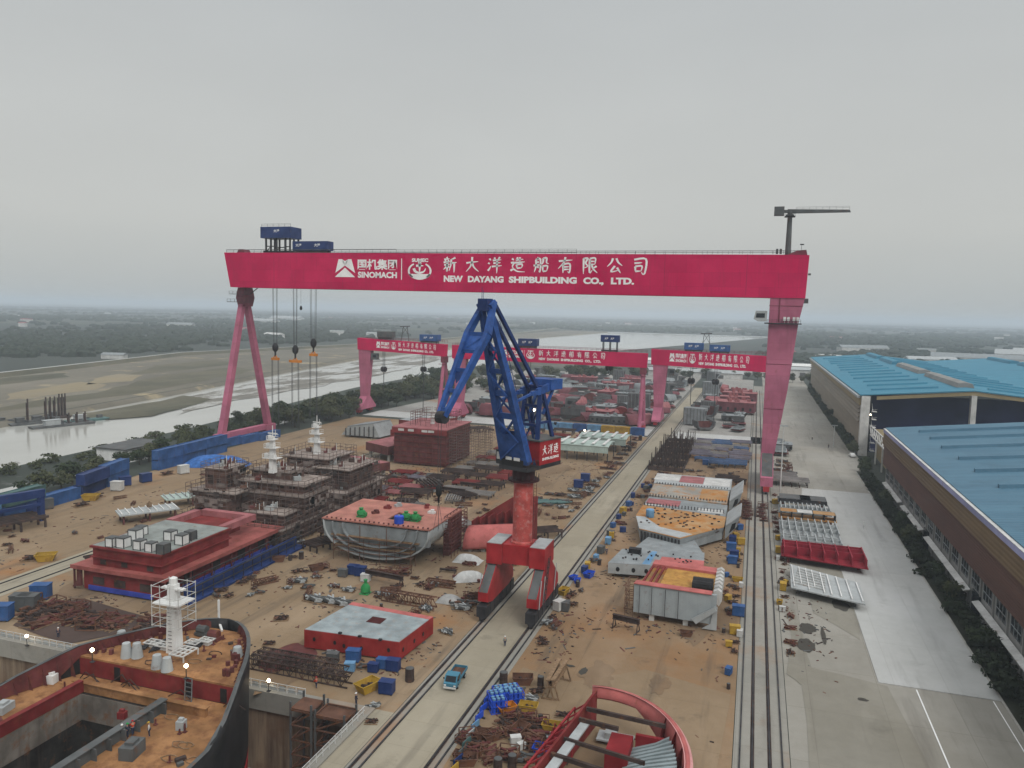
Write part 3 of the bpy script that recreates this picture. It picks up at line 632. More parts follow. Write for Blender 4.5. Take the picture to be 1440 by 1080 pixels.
def signboard(parent, x0, x1, ztop, zbot, Y, slope=0.0):
    """logo, group name, round anchor emblem, company name in brush and roman letters, on a face looking to -Y"""
    L = x1 - x0; H = ztop - zbot
    # board coordinates: x in 0..1000 along, z in 0..100 up
    T = lambda p: V(x0 + p.x / 1000 * L, Y, zbot + p.y / 100 * H + slope * (p.x / 1000 * L))
    m = MB()
    poly = lambda pts: m.sheet([T(V(x, z, 0)) for x, z in pts])
    def chev(y0, lo): return [(x, y0 + z * .72) for x, z in lo]
    # mountain shaped logo (0..77)
    poly([(2, 41), (14, 95), (27, 95), (33.5, 86), (38.5, 73), (38.5, 70)]); poly([(77, 41), (63, 95), (50, 95), (43.5, 86), (38.6, 73), (38.6, 70)])
    poly([(27, 95), (38.5, 88), (38.5, 72), (33, 80)]); poly([(50, 95), (38.6, 88), (38.6, 72), (44, 80)])
    poly([(0, 25), (38.5, 62), (77, 25)])
    plain_text(m, '国机集团', 86, 54, 231, 42, T, .03)
    plain_text(m, 'SINOMACH', 87, 23, 231, 24, T, .045)
    poly([(246, 18), (249, 18), (249, 99), (246, 99)])
    # round emblem: open ring, anchor, water segment
    cx, cz, rx, rzz = 312, 52, 42, 34
    for a0, a1 in ((-50, 57), (123, 230)):
        ring = []
        for s_ in (1, .84):
            ring.append([T(V(cx + rx * s_ * cos(radians(a0 + (a1 - a0) * k / 14)), cz + rzz * s_ * sin(radians(a0 + (a1 - a0) * k / 14)), 0)) for k in range(15)])
        m.loft(ring)
    poly([(cx + rx * .98 * cos(radians(a)), cz + rzz * .98 * sin(radians(a))) for a in [200 + 140 * k / 20 for k in range(21)]])
    plain_text(m, 'SUMEC', 284, 86, 342, 14, T, .05)
    brush(m, [(cx, 82), (cx, 48)], 8, T); brush(m, [(cx - 13, 72), (cx + 13, 72)], 8, T)
    brush(m, [(cx - 21, 62), (cx - 15, 50), (cx, 45), (cx + 15, 50), (cx + 21, 62)], 9, T)
    m.loft([[T(V(cx + 6 * s_ * cos(2 * pi * k / 12), 82 + 6.5 * s_ * sin(2 * pi * k / 12), 0)) for k in range(13)] for s_ in (1, .45)])
    for i, ch in enumerate('新大洋造船有限公司'):
        ox = 394 + i * 76.0
        for st in STROKES[ch]:
            brush(m, [(ox + x * .47, 50 + z * .56) for x, z in st], 6.2, T)
    for word, a, b_ in (('NEW', 397, 463), ('DAYANG', 480, 600), ('SHIPBUILDING', 617, 835), ('CO.,', 855, 918), ('LTD.', 940, 1010)):
        plain_text(m, word, a, 12 if word != 'CO.,' else 7.5, b_, 24 if word != 'CO.,' else 28.5, T, .055)
    return m.build('lettering', M_WHITEL, parent, normals=False)

def railing(x0, x1, y, z, parent=None, step=3.0, h=1.1, r=.05, mat=None, name='railing', axis='x'):
    m = MB(); n = max(1, int(abs(x1 - x0) / step))
    pt = (lambda a, zz: (a, y, zz)) if axis == 'x' else (lambda a, zz: (y, a, zz))
    for i in range(n + 1):
        a = x0 + (x1 - x0) * i / n; m.bar(pt(a, z), pt(a, z + h), r * 1.6)
    for hh in (h, h * .55): m.bar(pt(x0, z + hh), pt(x1, z + hh), r * 1.4)
    return m.build(name, mat or M_DARK, parent)

def bogie_row(parent, x, ya, yb, zt, n=6, mat=None):
    for k in range(n):
        y = ya + (yb - ya) * (k + .5) / n; L = (yb - ya) / n * .86
        o = MB().box(x - .9, x + .9, y - L / 2, y + L / 2, 1.05, zt).box(x - .5, x + .5, y - L / 2 + .2, y + L / 2 - .2, .75, 1.049).build('bogie', mat or M_RED, parent)
        w_ = MB()
        for s_ in (-1, 1): w_.tube((x - .35, y + s_ * L * .25, .72), (x + .35, y + s_ * L * .25, .72), .55, n=12)
        w_.build('wheel', M_DARK, o)

# ================================================================ MAIN GANTRY CRANE
YC = 263.5
T = thing('gantry_crane', 'largest magenta gantry crane spanning the whole yard with white company lettering', 'gantry crane', (0, YC, 0))
YF = 259.0
def girder(ya, yb, mat):
    return MB().ext([(-203.0, ya, 75.7), (-200.2, ya, 62.1), (3.9, ya, 61.2), (14.0, ya, 61.2), (14.5, ya, 74.6), (6, ya, 74.7)], (0, yb - ya, 0)).build('girder', mat, T)
g1 = girder(YF, YF + 3.4, M_MAG); g2 = girder(YC + 1.1, YC + 4.5, M_MAG)
seam = MB()
for x in (-180, -150, -120, -90, -60, -30, -4): seam.box(x - .06, x + .06, YF - .012, YF - .004, 61.9, 75.0)
seam.build('plate_seam', paint('magenta_seam', (.22, .005, .04, 1), .5, .1, 0, 0), g1)
signboard(g1, -153.2, -41.0, 73.6, 64.1, YF - .04, -.004)
railing(-202, -60, YF + .2, 75.55, g1, 3.2); railing(-60, 13.5, YF + .2, 74.95, g1, 3.2); railing(-202, 13.5, YC + 4.3, 75.5, g2, 3.2)
MB().box(-203, -60, YF + .05, YF + 1.4, 75.45, 75.62).box(-202, -128, YF + .1, YF + .9, 76.7, 76.85).build('walkway', M_GREYD, g1)
MB().ext([(-199, YC - 2, 75.6), (-195, YC - 2, 75.6), (-196, YC - 2, 77.2), (-198, YC - 2, 77.2)], (0, 4, 0)).build('rope_anchor', M_PINKD, T)
MB().ext([(7.5, YC - 2.5, 74.6), (14, YC - 2.5, 74.6), (13.6, YC - 2.5, 76.4), (11, YC - 2.5, 76.2)], (0, 5, 0)).build('sheave_housing', M_PINKD, T)
# rigid right leg: wide at the girder, narrow above the spreading sill
leg = MB()
leg.loft([[V(3.6, YF + .3, 61.2), V(13.9, YF + .3, 61.2), V(13.9, YC + 4.2, 61.2), V(3.6, YC + 4.2, 61.2)],
          [V(3.55, YF + .3, 53.4), V(12.4, YF + .3, 53.4), V(12.4, YC + 4.2, 53.4), V(3.55, YC + 4.2, 53.4)],
          [V(3.4, 259.6, 32), V(10.3, 259.6, 32), V(10.3, 267.4, 32), V(3.4, 267.4, 32)],
          [V(3.4, 260.4, 11), V(7.4, 260.4, 11), V(7.4, 266.6, 11), V(3.4, 266.6, 11)]], closed=True)
rl_ = leg.build('rigid_leg', M_PINK, T)
sm_ = MB()
for z, xb in ((58.6, 13.5), (40, 11.3), (25.5, 9.2)): sm_.box(3.3, xb, YF + .2 if z > 45 else 259.42 + (.35 if z < 30 else 0), YF + .29 if z > 45 else 259.55 + (.3 if z < 30 else 0), z, z + .16)
sm_.box(6.3, 6.65, YF + .12, YF + .29, 53.6, 61.1)
sm_.build('plate_seam', M_PINKD, rl_)
sill = MB().ext([(3.4, 247.6, 2.6), (3.4, 279.4, 2.6), (3.4, 279.4, 5.4), (3.4, 267.2, 11), (3.4, 259.8, 11), (3.4, 247.6, 5.4)], (3.7, 0, 0)).build('sill_beam', M_PINK, T)
sb = MB(); sb.add([(3.6, 259.6, 11.12), (6.9, 259.6, 11.12), (6.9, 248.2, 5.75), (3.6, 248.2, 5.75)], [(0, 1, 2, 3)]); sb.build('sill_top_plate', M_GREYD, sill)
for ya, yb in ((247.2, 254.6), (272.4, 279.8)): bogie_row(T, 5.2, ya, yb, 2.58, 3)
MB().box(3.0, 13.3, YF - 1.0, YF + .28, 52.9, 53.25).box(2.2, 3.4, YF - 1.0, YC + 4, 52.9, 53.25).build('leg_platform', M_DARK, T)
railing(3.0, 13, YF - .95, 53.25, T, 1.3)
cb = MB().ext([(-1.2, YF + .5, 54.3), (.2, YF + .5, 53.6), (2.9, YF + .5, 53.6), (2.9, YF + .5, 57), (-.6, YF + .5, 57)], (0, 3, 0)).build('operator_cabin', M_GREYL, T)
MB().ext([(-.55, YF + .42, 54.8), (2.2, YF + .42, 54.8), (2.2, YF + .42, 56.2), (-.35, YF + .42, 56.2)], (0, .07, 0)).build('window', M_GLASS, cb)
for x in (8.2, 9.3, 11.0, 12.1):
    MB().box(x - .4, x + .4, YF - .9, YF - .3, 54.0, 55.2).bar((x, YF - .6, 53.2), (x, YF - .6, 54.05), .12).build('floodlight', M_WHITE, T)
MB().box(13.55, 15.0, YF + 1, YF + 2.2, 59.6, 61.1).box(14.52, 15.3, YF + 1.2, YF + 2, 68.4, 69).build('junction_box', M_GREYD, T)
# pivoted left leg: two tubes on a hinge, tie beam low above the ground
XL = -197.0
h_ = MB().taper((XL + .4, YC, 62.0), (XL + .4, YC, 58.2), 3.0, 5.4, 4.2, 6.2).taper((XL + .4, YC, 58.2), (XL + .4, YC, 54.6), 4.2, 6.4, 3.2, 5.0)
hg = h_.build('hinge_head', M_PINKD, T)
MB().box(XL - 5, XL + 5.6, YC - 4.4, YC - 3.3, 56.2, 56.4).box(XL - 4, XL + 5.0, YC - 4.4, YC - 3.3, 59.3, 59.5).build('hinge_platform', M_DARK, hg)
railing(XL - 5, XL + 5.6, YC - 4.35, 56.4, hg, 1.6); railing(XL - 4, XL + 5, YC - 4.35, 59.5, hg, 1.6)
MB().bar((XL + 5.2, YC - 3.5, 59.4), (XL + 8.4, YC - 2.8, 62), .5, .25).build('stair', M_DARK, hg)
for y in (248.5, 278.5):
    s_ = -1 if y < YC else 1
    MB().taper((XL, YC + s_ * 1.6, 55.2), (XL, y, 4.2), 2.0, 2.2, 2.3, 2.5).build('pivoted_leg', M_PINK, T)
    MB().box(XL - 1.7, XL + 1.7, y - 3.0, y + 3.0, 2.3, 4.9).build('leg_foot', M_PINK, T)
    bogie_row(T, XL, y - 4, y + 4, 2.28, 3)
MB().box(XL - 1.2, XL + 1.2, 251.6, 275.4, 2.9, 5.0).build('tie_beam', M_PINK, T)
MB().bar((XL, 261, 2.9), (XL, 263, .3), .4).bar((XL, 266, 2.9), (XL, 264.6, .3), .4).build('tie_brace', M_DIRTYW, T)
# trolleys, hoist ropes, hooks
tr = MB().box(-186.5, -173.0, YF + .6, YC + 3.8, 81.3, 85.6).build('upper_trolley', M_BLUED, T)
lg = MB()
for x in (-184.6, -182.4, -179.8, -175.8, -173.8):
    for y in (YF + 1.6, YC + 2.8): lg.bar((x, y, 75.8), (x, y, 81.3), .55)
for y in (YF + 1.6, YC + 2.8):
    lg.bar((-184.6, y, 78.2), (-179.8, y, 78.2), .35).bar((-184.6, y, 76), (-182.4, y, 78.2), .25).bar((-175.8, y, 78), (-173.8, y, 78), .35).box(-185.6, -172.6, y - .5, y + .5, 75.75, 76.5)
lg.build('trolley_frame', M_DARK, tr)
def tmark(par, xs, z, y, s_=1.0):
    m = MB()
    for x in xs: plain_text(m, '吊车' if False else '大洋', x, z, x + 2.6 * s_, 1.2 * s_, lambda p: V(p.x, y, p.y), .02)
    m.build('lettering', M_WHITEL, par, normals=False)
lo = MB().box(-173.0, -157.4, YF + 2.0, YC + 1.6, 76.6, 80.1).build('lower_trolley', M_BLUED, T)
MB().box(-172, -158.4, YF + 2.4, YF + 3.2, 75.75, 76.6).box(-172, -158.4, YC + .6, YC + 1.4, 75.75, 76.6).build('trolley_frame', M_DARK, lo)
tmark(lo, (-171.6, -163.4), 78, YF + 1.97); tmark(tr, (-180.5,), 83.4, YF + .57)
railing(-186, -173, YF + .8, 85.6, tr, 2.2)
for x, zb, wd, ys in ((-182.6, 39.0, 1.2, (YF + .2, YC + 3)), (-173.4, 38.4, 1.0, (YC - 1.8, YC + 1.8)), (-165.2, 41.3, 1.6, (YC - 1.2, YC + 1.2))):
    m = MB()
    yy = YC - .2
    for dx in (-wd, -wd * .6, wd * .6, wd): m.bar((x + dx, yy, 75.6), (x + dx * .7, yy, zb), .10)
    m.build('hoist_rope', M_ROPE, T)
    hb = MB().lathe([(.4, 0), (1.1, .8), (1.25, 2.2), (.8, 3.2), (.3, 3.6)], (x, yy, zb - 2.2), 10).bar((x, yy, zb - 2.2), (x, yy, zb - 4), .5).build('hook_block', M_BLACK, T, 40)
    m = MB().taper((x - 2.6 if wd == 1.0 else x - 1.6, yy, zb - 5), (x + (2.6 if wd == 1.0 else 1.6), yy, zb - 5), 1.1, 1.0, 1.1, 1.0).bar((x - 1.2, yy, zb - 4.9), (x, yy, zb - 3.6), .35).bar((x + 1.2, yy, zb - 4.9), (x, yy, zb - 3.6), .35)
    m.build('spreader', M_ORG, hb)
    m = MB()
    for k, dx in enumerate((-1.6, -1.2, 1.2, 1.6)):
        m.bar((x + dx, yy, zb - 5.4), (x + dx * 1.05, yy, zb - 5.4 - (24 + 3 * (k % 2))), .09 if k % 2 else .16)
    m.build('sling', M_ROPE, hb)
MB().bar((-170.9, YC, 56), (-170.9, YC, 75.6), .05).lathe([(.2, 0), (.55, .5), (.4, 1.4), (.1, 1.8)], (-170.9, YC, 53.6), 8).build('auxiliary_hook', M_BLACK, T)
# maintenance slewing jib on the right end
jm = MB().lathe([(.95, 0), (.85, 5), (.72, 12.2), (1.3, 12.3), (1.3, 12.9), (.7, 13.1), (.7, 14)], (8.2, YC - 1, 74.6), 12).build('jib_mast', M_GREYD, T, 35)
MB().box(6.6, 9.8, YC - 2.6, YC + .6, 86.8, 87.0).build('mast_platform', M_DARK, jm)
jb = MB().ext([(7.4, YC - 1.5, 87.9), (7.4, YC - 1.5, 89.2), (25.6, YC - 1.5, 88.75), (25.9, YC - 1.5, 88.0)], (0, 1.0, 0)).build('jib_boom', M_GREYD, T)
MB().box(3.4, 6.4, YC - 2.2, YC + .4, 87.3, 90.0).box(6.4, 7.4, YC - 1.5, YC - .5, 88.1, 89).build('jib_winch_house', M_GREYD, T)
railing(10, 25.5, YC - 1.4, 88.9, jb, 1.8, .9, .035); railing(6.6, 9.8, YC - 2.5, 87, jb, 1.0, 1.0, .04)
MB().bar((12.2, YC - 1, 78), (12.2, YC - 1, 75.6), .1).box(11.7, 12.9, YC - 1.2, YC - .8, 78, 78.35).build('mast_lamp', M_DARK, T)
for x in (4.5, 5.6): MB().box(x, x + .7, YC - 4, YC - 3.2, 75, 76.6).build('switch_cabinet', M_GREYD, T)

# ================================================================ SMALLER GANTRY CRANES
def small_gantry(label, x0, x1, Y, zt0, zt1, hgt, legx, hingex, board, trolleys, hooks, foot, mast=None):
    T = thing('gantry_crane', label, 'gantry crane', ((x0 + x1) / 2, Y, 0))
    sl = (zt1 - zt0) / (x1 - x0); zt = lambda x: zt0 + sl * (x - x0); yf = Y - 2.0
    gd = MB().ext([(x0, yf, zt0), (x0 + .2, yf, zt0 - hgt), (x1 - .3, yf, zt1 - hgt), (x1, yf, zt1)], (0, 4.0, 0)).build('girder', M_MAG, T)
    signboard(gd, board[0], board[1], zt(board[0]) - hgt * .13, zt(board[0]) - hgt * .90, yf - .04, sl)
    for yy in (yf + .15, Y + 1.9): railing(x0 + .3, x1 - .3, yy, (zt0 + zt1) / 2, gd, 2.6, 1.3, .06, M_PINKD)
    # rigid leg
    a, b_ = legx
    lg = MB().loft([[V(a, Y - 1.7, zt(a) - hgt), V(b_ + 2.2, Y - 1.7, zt(b_) - hgt), V(b_ + 2.2, Y + 1.7, zt(b_) - hgt), V(a, Y + 1.7, zt(a) - hgt)],
                    [V(a + 1.2, Y - 1.7, 9), V(b_ + .2, Y - 1.7, 9), V(b_ + .2, Y + 1.7, 9), V(a + 1.2, Y + 1.7, 9)]], closed=True)
    lg.ext([(a + 1.1, Y - foot, 2.6), (a + 1.1, Y - foot, 3.6), (a + 1.1, Y - 1.7, 9), (a + 1.1, Y + 1.7, 9), (a + 1.1, Y + foot, 3.6), (a + 1.1, Y + foot, 2.6)], (b_ - a - .8, 0, 0))
    lg.build('rigid_leg', M_PINK, T)
    for s_ in (-1, 1): bogie_row(T, (a + b_) / 2 + .4, Y + s_ * (foot - 2.2) - 2, Y + s_ * (foot - 2.2) + 2, 2.58, 2)
    cbn = MB().box(b_ + 2.3, b_ + 5.4, Y - 1.4, Y + 1.4, zt(b_) - hgt - 4.6, zt(b_) - hgt - 1.6).box(b_ + 2.3, b_ + 6, Y - 1.7, Y + 1.7, zt(b_) - hgt - 4.85, zt(b_) - hgt - 4.61).build('operator_cabin', M_GREYD, T)
    MB().box(b_ + 3.2, b_ + 5.2, Y - 1.46, Y - 1.41, zt(b_) - hgt - 3.6, zt(b_) - hgt - 2.3).build('window', M_GLASS, cbn)
    # hinged leg
    x = hingex
    MB().box(x - 1.3, x + 1.3, Y - 1.9, Y + 1.9, zt(x) - hgt - 3.2, zt(x) - hgt).box(x - 2.4, x + 1.6, Y - 2.6, Y - 1.9, zt(x) - hgt - 4, zt(x) - hgt - 3.8).build('hinge_head', M_PINKD, T)
    for s_ in (-1, 1):
        MB().tube((x, Y + s_ * 1.0, zt(x) - hgt - 3), (x, Y + s_ * (foot - 1), 2.6), .85, .95, 10).build('pivoted_leg', M_PINK, T)
        bogie_row(T, x, Y + s_ * (foot - 1) - 2, Y + s_ * (foot - 1) + 2, 2.4, 2)
    MB().bar((x, Y - foot + 1, 4), (x, Y + foot - 1, 4), 1.0, 1.1).bar((x, Y - foot * .55, 15), (x, Y + foot * .55, 15), .7).build('tie_beam', M_PINK, T)
    for (ta, tb, zb_, zh, mat, lift) in trolleys:
        tl = MB().box(ta, tb, yf - .1, Y + 2.1, zt(ta) + zb_ + lift, zt(ta) + zb_ + lift + zh).build('trolley', mat, T)
        m = MB()
        for xx in (ta + 1, (ta + tb) / 2, tb - 1):
            for yy in (Y - 1.3, Y + 1.3): m.bar((xx, yy, zt(xx)), (xx, yy, zt(ta) + zb_ + lift), .35)
        m.box(ta + .3, tb - .3, Y - 1.6, Y - 1.1, zt(ta) + .2, zt(ta) + zb_).build('trolley_frame', M_DARK, tl)
        if mat is not M_GREYD:
            m = MB(); q = (tb - ta)
            for f_ in (.22, .55): plain_text(m, '大洋', ta + q * f_, zt(ta) + zb_ + lift + zh * .35, ta + q * (f_ + .2), zh * .35, lambda p: V(p.x, yf - .13, p.y), .02)
            m.build('lettering', M_WHITEL, tl, normals=False)
    for x, zh, zl in hooks:
        m = MB()
        for dx in (-.7, -.35, .35, .7): m.bar((x + dx, Y, zt(x) - hgt), (x + dx * .8, Y, zh), .12)
        m.build('hoist_rope', M_ROPE, T)
        hk = MB().lathe([(.3, 0), (1.0, .7), (1.1, 2), (.5, 2.8)], (x - .75, Y, zh - 2.4), 8).lathe([(.3, 0), (1.0, .7), (1.1, 2), (.5, 2.8)], (x + .75, Y, zh - 2.4), 8).build('hook_block', M_BLACK, T, 40)
        if zl: MB().bar((x, Y, zh - 2), (x, Y, zl), .28).build('hanging_chain', M_DARK, hk)
    if mast:
        x, hh = mast; m = MB(); z = zt(x)
        for s_ in (-1, 1): m.bar((x + s_ * 2.2, Y, z), (x + s_ * 1.1, Y, z + hh), .3)
        m.bar((x - 1.6, Y, z + hh * .5), (x + 1.2, Y, z + hh), .2).bar((x + 1.6, Y, z + hh * .5), (x - 1.2, Y, z + hh), .2).bar((x - 2.8, Y, z + hh), (x + 2.6, Y, z + hh + .3), .5)
        m.build('maintenance_mast', M_GREYD, T)
    return T
small_gantry('smaller gantry crane farthest left, its pink leg standing before the canal trees', -198.5, -149.0, 360, 39.4, 37.6, 6.0, (-197.9, -193), -150.0, (-187.5, -155.5), [(-187, -178.5, 1.2, 3.0, M_GREYD, 0), (-163, -153, 1.0, 3.2, M_CONTB, 0)], [(-184, 24.5, 12), (-161.5, 25.5, 2.5)], 8, (-172, 7.5))
small_gantry('smaller gantry crane in the middle, its girder passing behind the blue jib crane', -144.5, -47.6, 358, 37.6, 37.0, 6.6, (-143.6, -139), -49.3, (-119, -69.5), [(-110, -100.5, 1.2, 3.4, M_BLUED, 0), (-69.5, -61, 1.0, 3.2, M_BLUED, 3.6)], [(-104.5, 22, 17), (-65.5, 30.5, 0)], 8)
small_gantry('smaller gantry crane farthest right, half hidden by the wide pink leg', -49.4, 14.0, 386, 37.9, 36.2, 7.6, (-48.3, -43.2), 8.5, (-40.5, -4.5), [(-33.5, -24.3, .9, 3.3, M_CONTB, 0), (-21.5, -11.8, .9, 3.0, M_CONTB, 0)], [(-29.5, 24, 11), (-18, 24, 4)], 8.5, (-23.2, 9))

# ================================================================ JIB CRANE
JX, JY = -39.1, 132.0
T = thing('portal_jib_crane', 'blue double-link jib crane on a faded red column straddling the crane runway', 'jib crane', (JX, JY, 0))
for x in (-43.9, -34.9):
    s_ = 1 if x < JX else -1
    MB().ext([(x - .95, 124.6, 3.6), (x - .95, 127, 3.0), (x - .95, 137, 3.0), (x - .95, 139.4, 3.6), (x - .95, 139.4, 5.2), (x - .95, 134.6, 9.2), (x - .95, 129.4, 9.2), (x - .95, 124.6, 5.2)], (1.9, 0, 0)).build('sill_beam', M_RED, T)
    for a, b_ in ((124.6, 129.2), (134.8, 139.4)):
        pl = MB(); pl.add([(x - .8, a if a < 130 else b_, 5.28), (x + .8, a if a < 130 else b_, 5.28), (x + .8, 129.4 if a < 130 else 134.6, 9.25), (x - .8, 129.4 if a < 130 else 134.6, 9.25)], [(0, 1, 2, 3)])
        pl.build('sill_top_plate', M_GREYD, T)
    bogie_row(T, x, 123.6, 131, 2.98, 3, M_DARK); bogie_row(T, x, 133, 140.4, 2.98, 3, M_DARK)
    MB().box(x - (1.0 if s_ > 0 else 1.9), x + (1.9 if s_ > 0 else 1.0), 128.8, 135.2, 9.26, 13.0).build('portal_beam', M_RED, T)
    MB().box(x - (.9 if s_ > 0 else 1.8), x + (1.8 if s_ > 0 else .9), 128.9, 135.1, 13.01, 13.14).build('portal_deck', M_GREYL, T)
    lad = MB(); xx = x + (.7 if x > JX else -1.9)
    for k in range(9): lad.bar((xx + .6, 127.3 + k * .35, 3 + k * .9), (xx + .6, 128.4 + k * .35, 3 + k * .9), .1)
    lad.bar((xx + .6, 127.3, 2.6), (xx + .6, 130.5, 11), .12).bar((xx + .6, 128.4, 2.6), (xx + .6, 131.6, 11), .12); lad.build('ladder', M_DARK, T)
    m = MB()
    for k, yy in enumerate((125.5, 128.0, 136.0)): m.bar((x + s_ * -1.1, yy, 3.2), (x + s_ * -1.1, yy + 1.2, 8), .14)
    m.build('conduit', M_GREYL, T)
MB().box(-41.98, -36.82, 129.4, 134.6, 9.4, 12.9).build('portal_beam', M_RED, T)
MB().lathe([(2.1, 0), (2.1, 3.4), (1.9, 3.6)], (JX, JY, 9.8), 24).build('column_collar', M_REDF, T, 40)
MB().lathe([(1.82, 13.3), (1.75, 24.3)], (JX, JY, 0), 28).build('column', M_REDF, T, 40)
MB().lathe([(2.1, 24.3), (2.9, 24.45), (2.9, 24.75), (2.05, 24.8), (2.05, 26.6), (3.0, 26.75)], (JX, JY, 0), 24).build('slewing_ring', paint('dark_oxblood', (.035, .008, .01, 1), .5, .2, 0, .1), T, 40)
m = MB()
for k in range(14): a = 2 * pi * k / 14; m.bar((JX + 2.8 * cos(a), JY + 2.8 * sin(a), 24.7), (JX + 2.8 * cos(a), JY + 2.8 * sin(a), 25.7), .08)
m.build('railing', M_DARK, T)
m = MB()
for dx in (2.3, 2.8): m.bar((JX + dx, JY - 1.2, 13.4), (JX + dx, JY - 1.2, 24.4), .08)
for k in range(18): m.bar((JX + 2.3, JY - 1.2, 13.8 + k * .6), (JX + 2.8, JY - 1.2, 13.8 + k * .6), .05)
m.build('ladder', M_PRIMD, T)
# slewing superstructure: local frame, f = forward (towards camera, a little left), r = right of forward
AZ = radians(251)
FW = V(cos(AZ), sin(AZ), 0); RT = V(-FW.y, FW.x, 0) * -1
def J(f, r, z): return V(JX, JY, 0) + FW * f + RT * r + V(0, 0, z)
def jbox(mb, f0, f1, r0, r1, z0, z1):
    vs = [J(f, r, z) for z in (z0, z1) for r in (r0, r1) for f in (f0, f1)]
    return mb.add(vs, [(0, 2, 3, 1), (4, 5, 7, 6), (0, 1, 5, 4), (2, 6, 7, 3), (0, 4, 6, 2), (1, 3, 7, 5)])
jbox(MB(), -7.4, 3.4, -3.1, 3.1, 26.76, 27.5).build('slewing_platform', M_DARK, T)
m = MB()
for r in (-3.05, 3.05):
    for k in range(9): m.bar(J(-.2 + k * .42, r, 27.5), J(-.2 + k * .42, r, 28.5), .07)
    m.bar(J(-.2, r, 28.5), J(3.3, r, 28.5), .07)
m.build('railing', M_DARK, T)
# boom pivot forward, boom leans forward and up
bp = (2.4, 28.2); tp = (12.2, 55.8)
def bpt(t, r, off=0): return J(bp[0] + (tp[0] - bp[0]) * t + off * .94, r, bp[1] + (tp[1] - bp[1]) * t - off * .31)
bm_ = MB()
def wid(t): return 2.35 * (1 - t) + .75 * t
for s_ in (-1, 1):
    bm_.taper(bpt(0, s_ * 2.4), bpt(.50, s_ * 1.8), 1.5, 1.3, 1.3, 1.05, up=RT).taper(bpt(.5, s_ * 1.8), bpt(1.0, s_ * .75), 1.3, 1.05, 1.0, .75, up=RT)
for t, h2 in ((.03, 1.4), (.16, 1.1), (.31, 1.0), (.46, 1.0), (.60, .8), (.74, .7), (.87, .6)):
    bm_.bar(bpt(t, -wid(t)), bpt(t, wid(t)), .7, h2)
for a, b_, k in ((.03, .16, 1), (.16, .31, -1), (.31, .46, 1), (.46, .6, -1), (.6, .74, 1), (.74, .87, -1)):
    bm_.bar(bpt(a, -k * wid(a)), bpt(b_, k * wid(b_)), .32); bm_.bar(bpt(a, k * wid(a), 1.0), bpt(b_, -k * wid(b_), 1.0), .26)
boom = bm_.build('main_boom', M_BLUE, T)
pl = MB(); pl.add([bpt(.0, -2.2, -.72), bpt(.0, 2.2, -.72), bpt(.20, 2.0, -.72), bpt(.20, -2.0, -.72)], [(0, 1, 2, 3)]); pl.add([bpt(.0, -2.2, .72), bpt(.0, 2.2, .72), bpt(.20, 2.0, .72), bpt(.20, -2.0, .72)], [(0, 1, 2, 3)]); pl.build('boom_foot_plate', M_BLUE, boom)
m = MB()
for s_ in (-1, 1):
    for k in range(14):
        t = .12 + k * .06; m.bar(bpt(t, s_ * (wid(t) + .75)), bpt(t, s_ * (wid(t) + .75), -1.0), .06)
    m.bar(bpt(.12, s_ * (wid(.12) + .75), -1.0), bpt(.9, s_ * (wid(.9) + .75), -1.0), .07)
m.build('boom_railing', M_BLUED, boom)
# fly jib ("elephant trunk"): pivots on boom tip, nose hanging forward and down, tail behind
ft = tp[0]; P0 = (tp[0] + .2, 55.6); NOSE = (tp[0] + 10.4, 38.4); KN = (tp[0] + 1.8, 51.2); TAIL = (tp[0] - 1.2, 56.6)
LEAN = 3.2
def fj(p, r, k=0): return J(p[0], r, p[1])
m = MB()
RN = 1.0
for s_ in (-1, 1):
    m.taper(fj(TAIL, s_ * .9), fj(KN, s_ * 2.1), .9, .8, 1.2, .85, up=RT)
    m.taper(fj(KN, s_ * 2.1), fj(NOSE, s_ * .6), 1.2, .85, .8, .6, up=RT)
    m.taper(fj(TAIL, s_ * .9), fj(P0, s_ * 1.0), .7, .8, .9, 1.2, up=RT)
def lerp2(a, b_, t): return (a[0] + (b_[0] - a[0]) * t, a[1] + (b_[1] - a[1]) * t)
def fw(t): return 2.1 + (.55 - 2.1) * t
for t in (0, .22, .45, .7, .92): m.bar(fj(lerp2(KN, NOSE, t), -fw(t)), fj(lerp2(KN, NOSE, t), fw(t)), .5, .6)
m.bar(fj(lerp2(KN, NOSE, .0), -fw(0)), fj(lerp2(KN, NOSE, .22), fw(.22)), .3)
m.add([fj(KN, -2.0), fj(KN, 2.0), fj(lerp2(KN, NOSE, .2), fw(.2)), fj(lerp2(KN, NOSE, .2), -fw(.2))], [(0, 1, 2, 3)])
fly = m.build('fly_jib', M_BLUE, T)
jbox(MB(), tp[0] - .8, tp[0] + .8, -.95, .95, 55.0, 57.0).build('tip_sheave_box', M_BLUED, fly)
m = MB(); q = lerp2(KN, NOSE, .45); m.add([fj(q, -1.4), fj(q, 1.4), fj(lerp2(KN, NOSE, .62), 0)], [(0, 1, 2)]); m.bar(J(tp[0] - .6, 1.2, 56.6), J(tp[0] - .6, 1.2, 59), .07).bar(J(tp[0] - .6, .9, 56.6), J(tp[0] - .6, .9, 58.4), .06)
m.build('gusset_plate', M_BLUED, fly)
m = MB().tube(J(NOSE[0] - .1, -.7, NOSE[1] - .2), J(NOSE[0] - .1, .7, NOSE[1] - .2), 1.0, n=12); m.build('nose_sheave', M_DARK, fly)
HX = NOSE[0] + .4
m = MB()
for r in (-.35, .35): m.bar(J(HX, r, NOSE[1] - .5), J(HX, r * .5, 27.4), .07)
m.build('hoist_rope', M_ROPE, T)
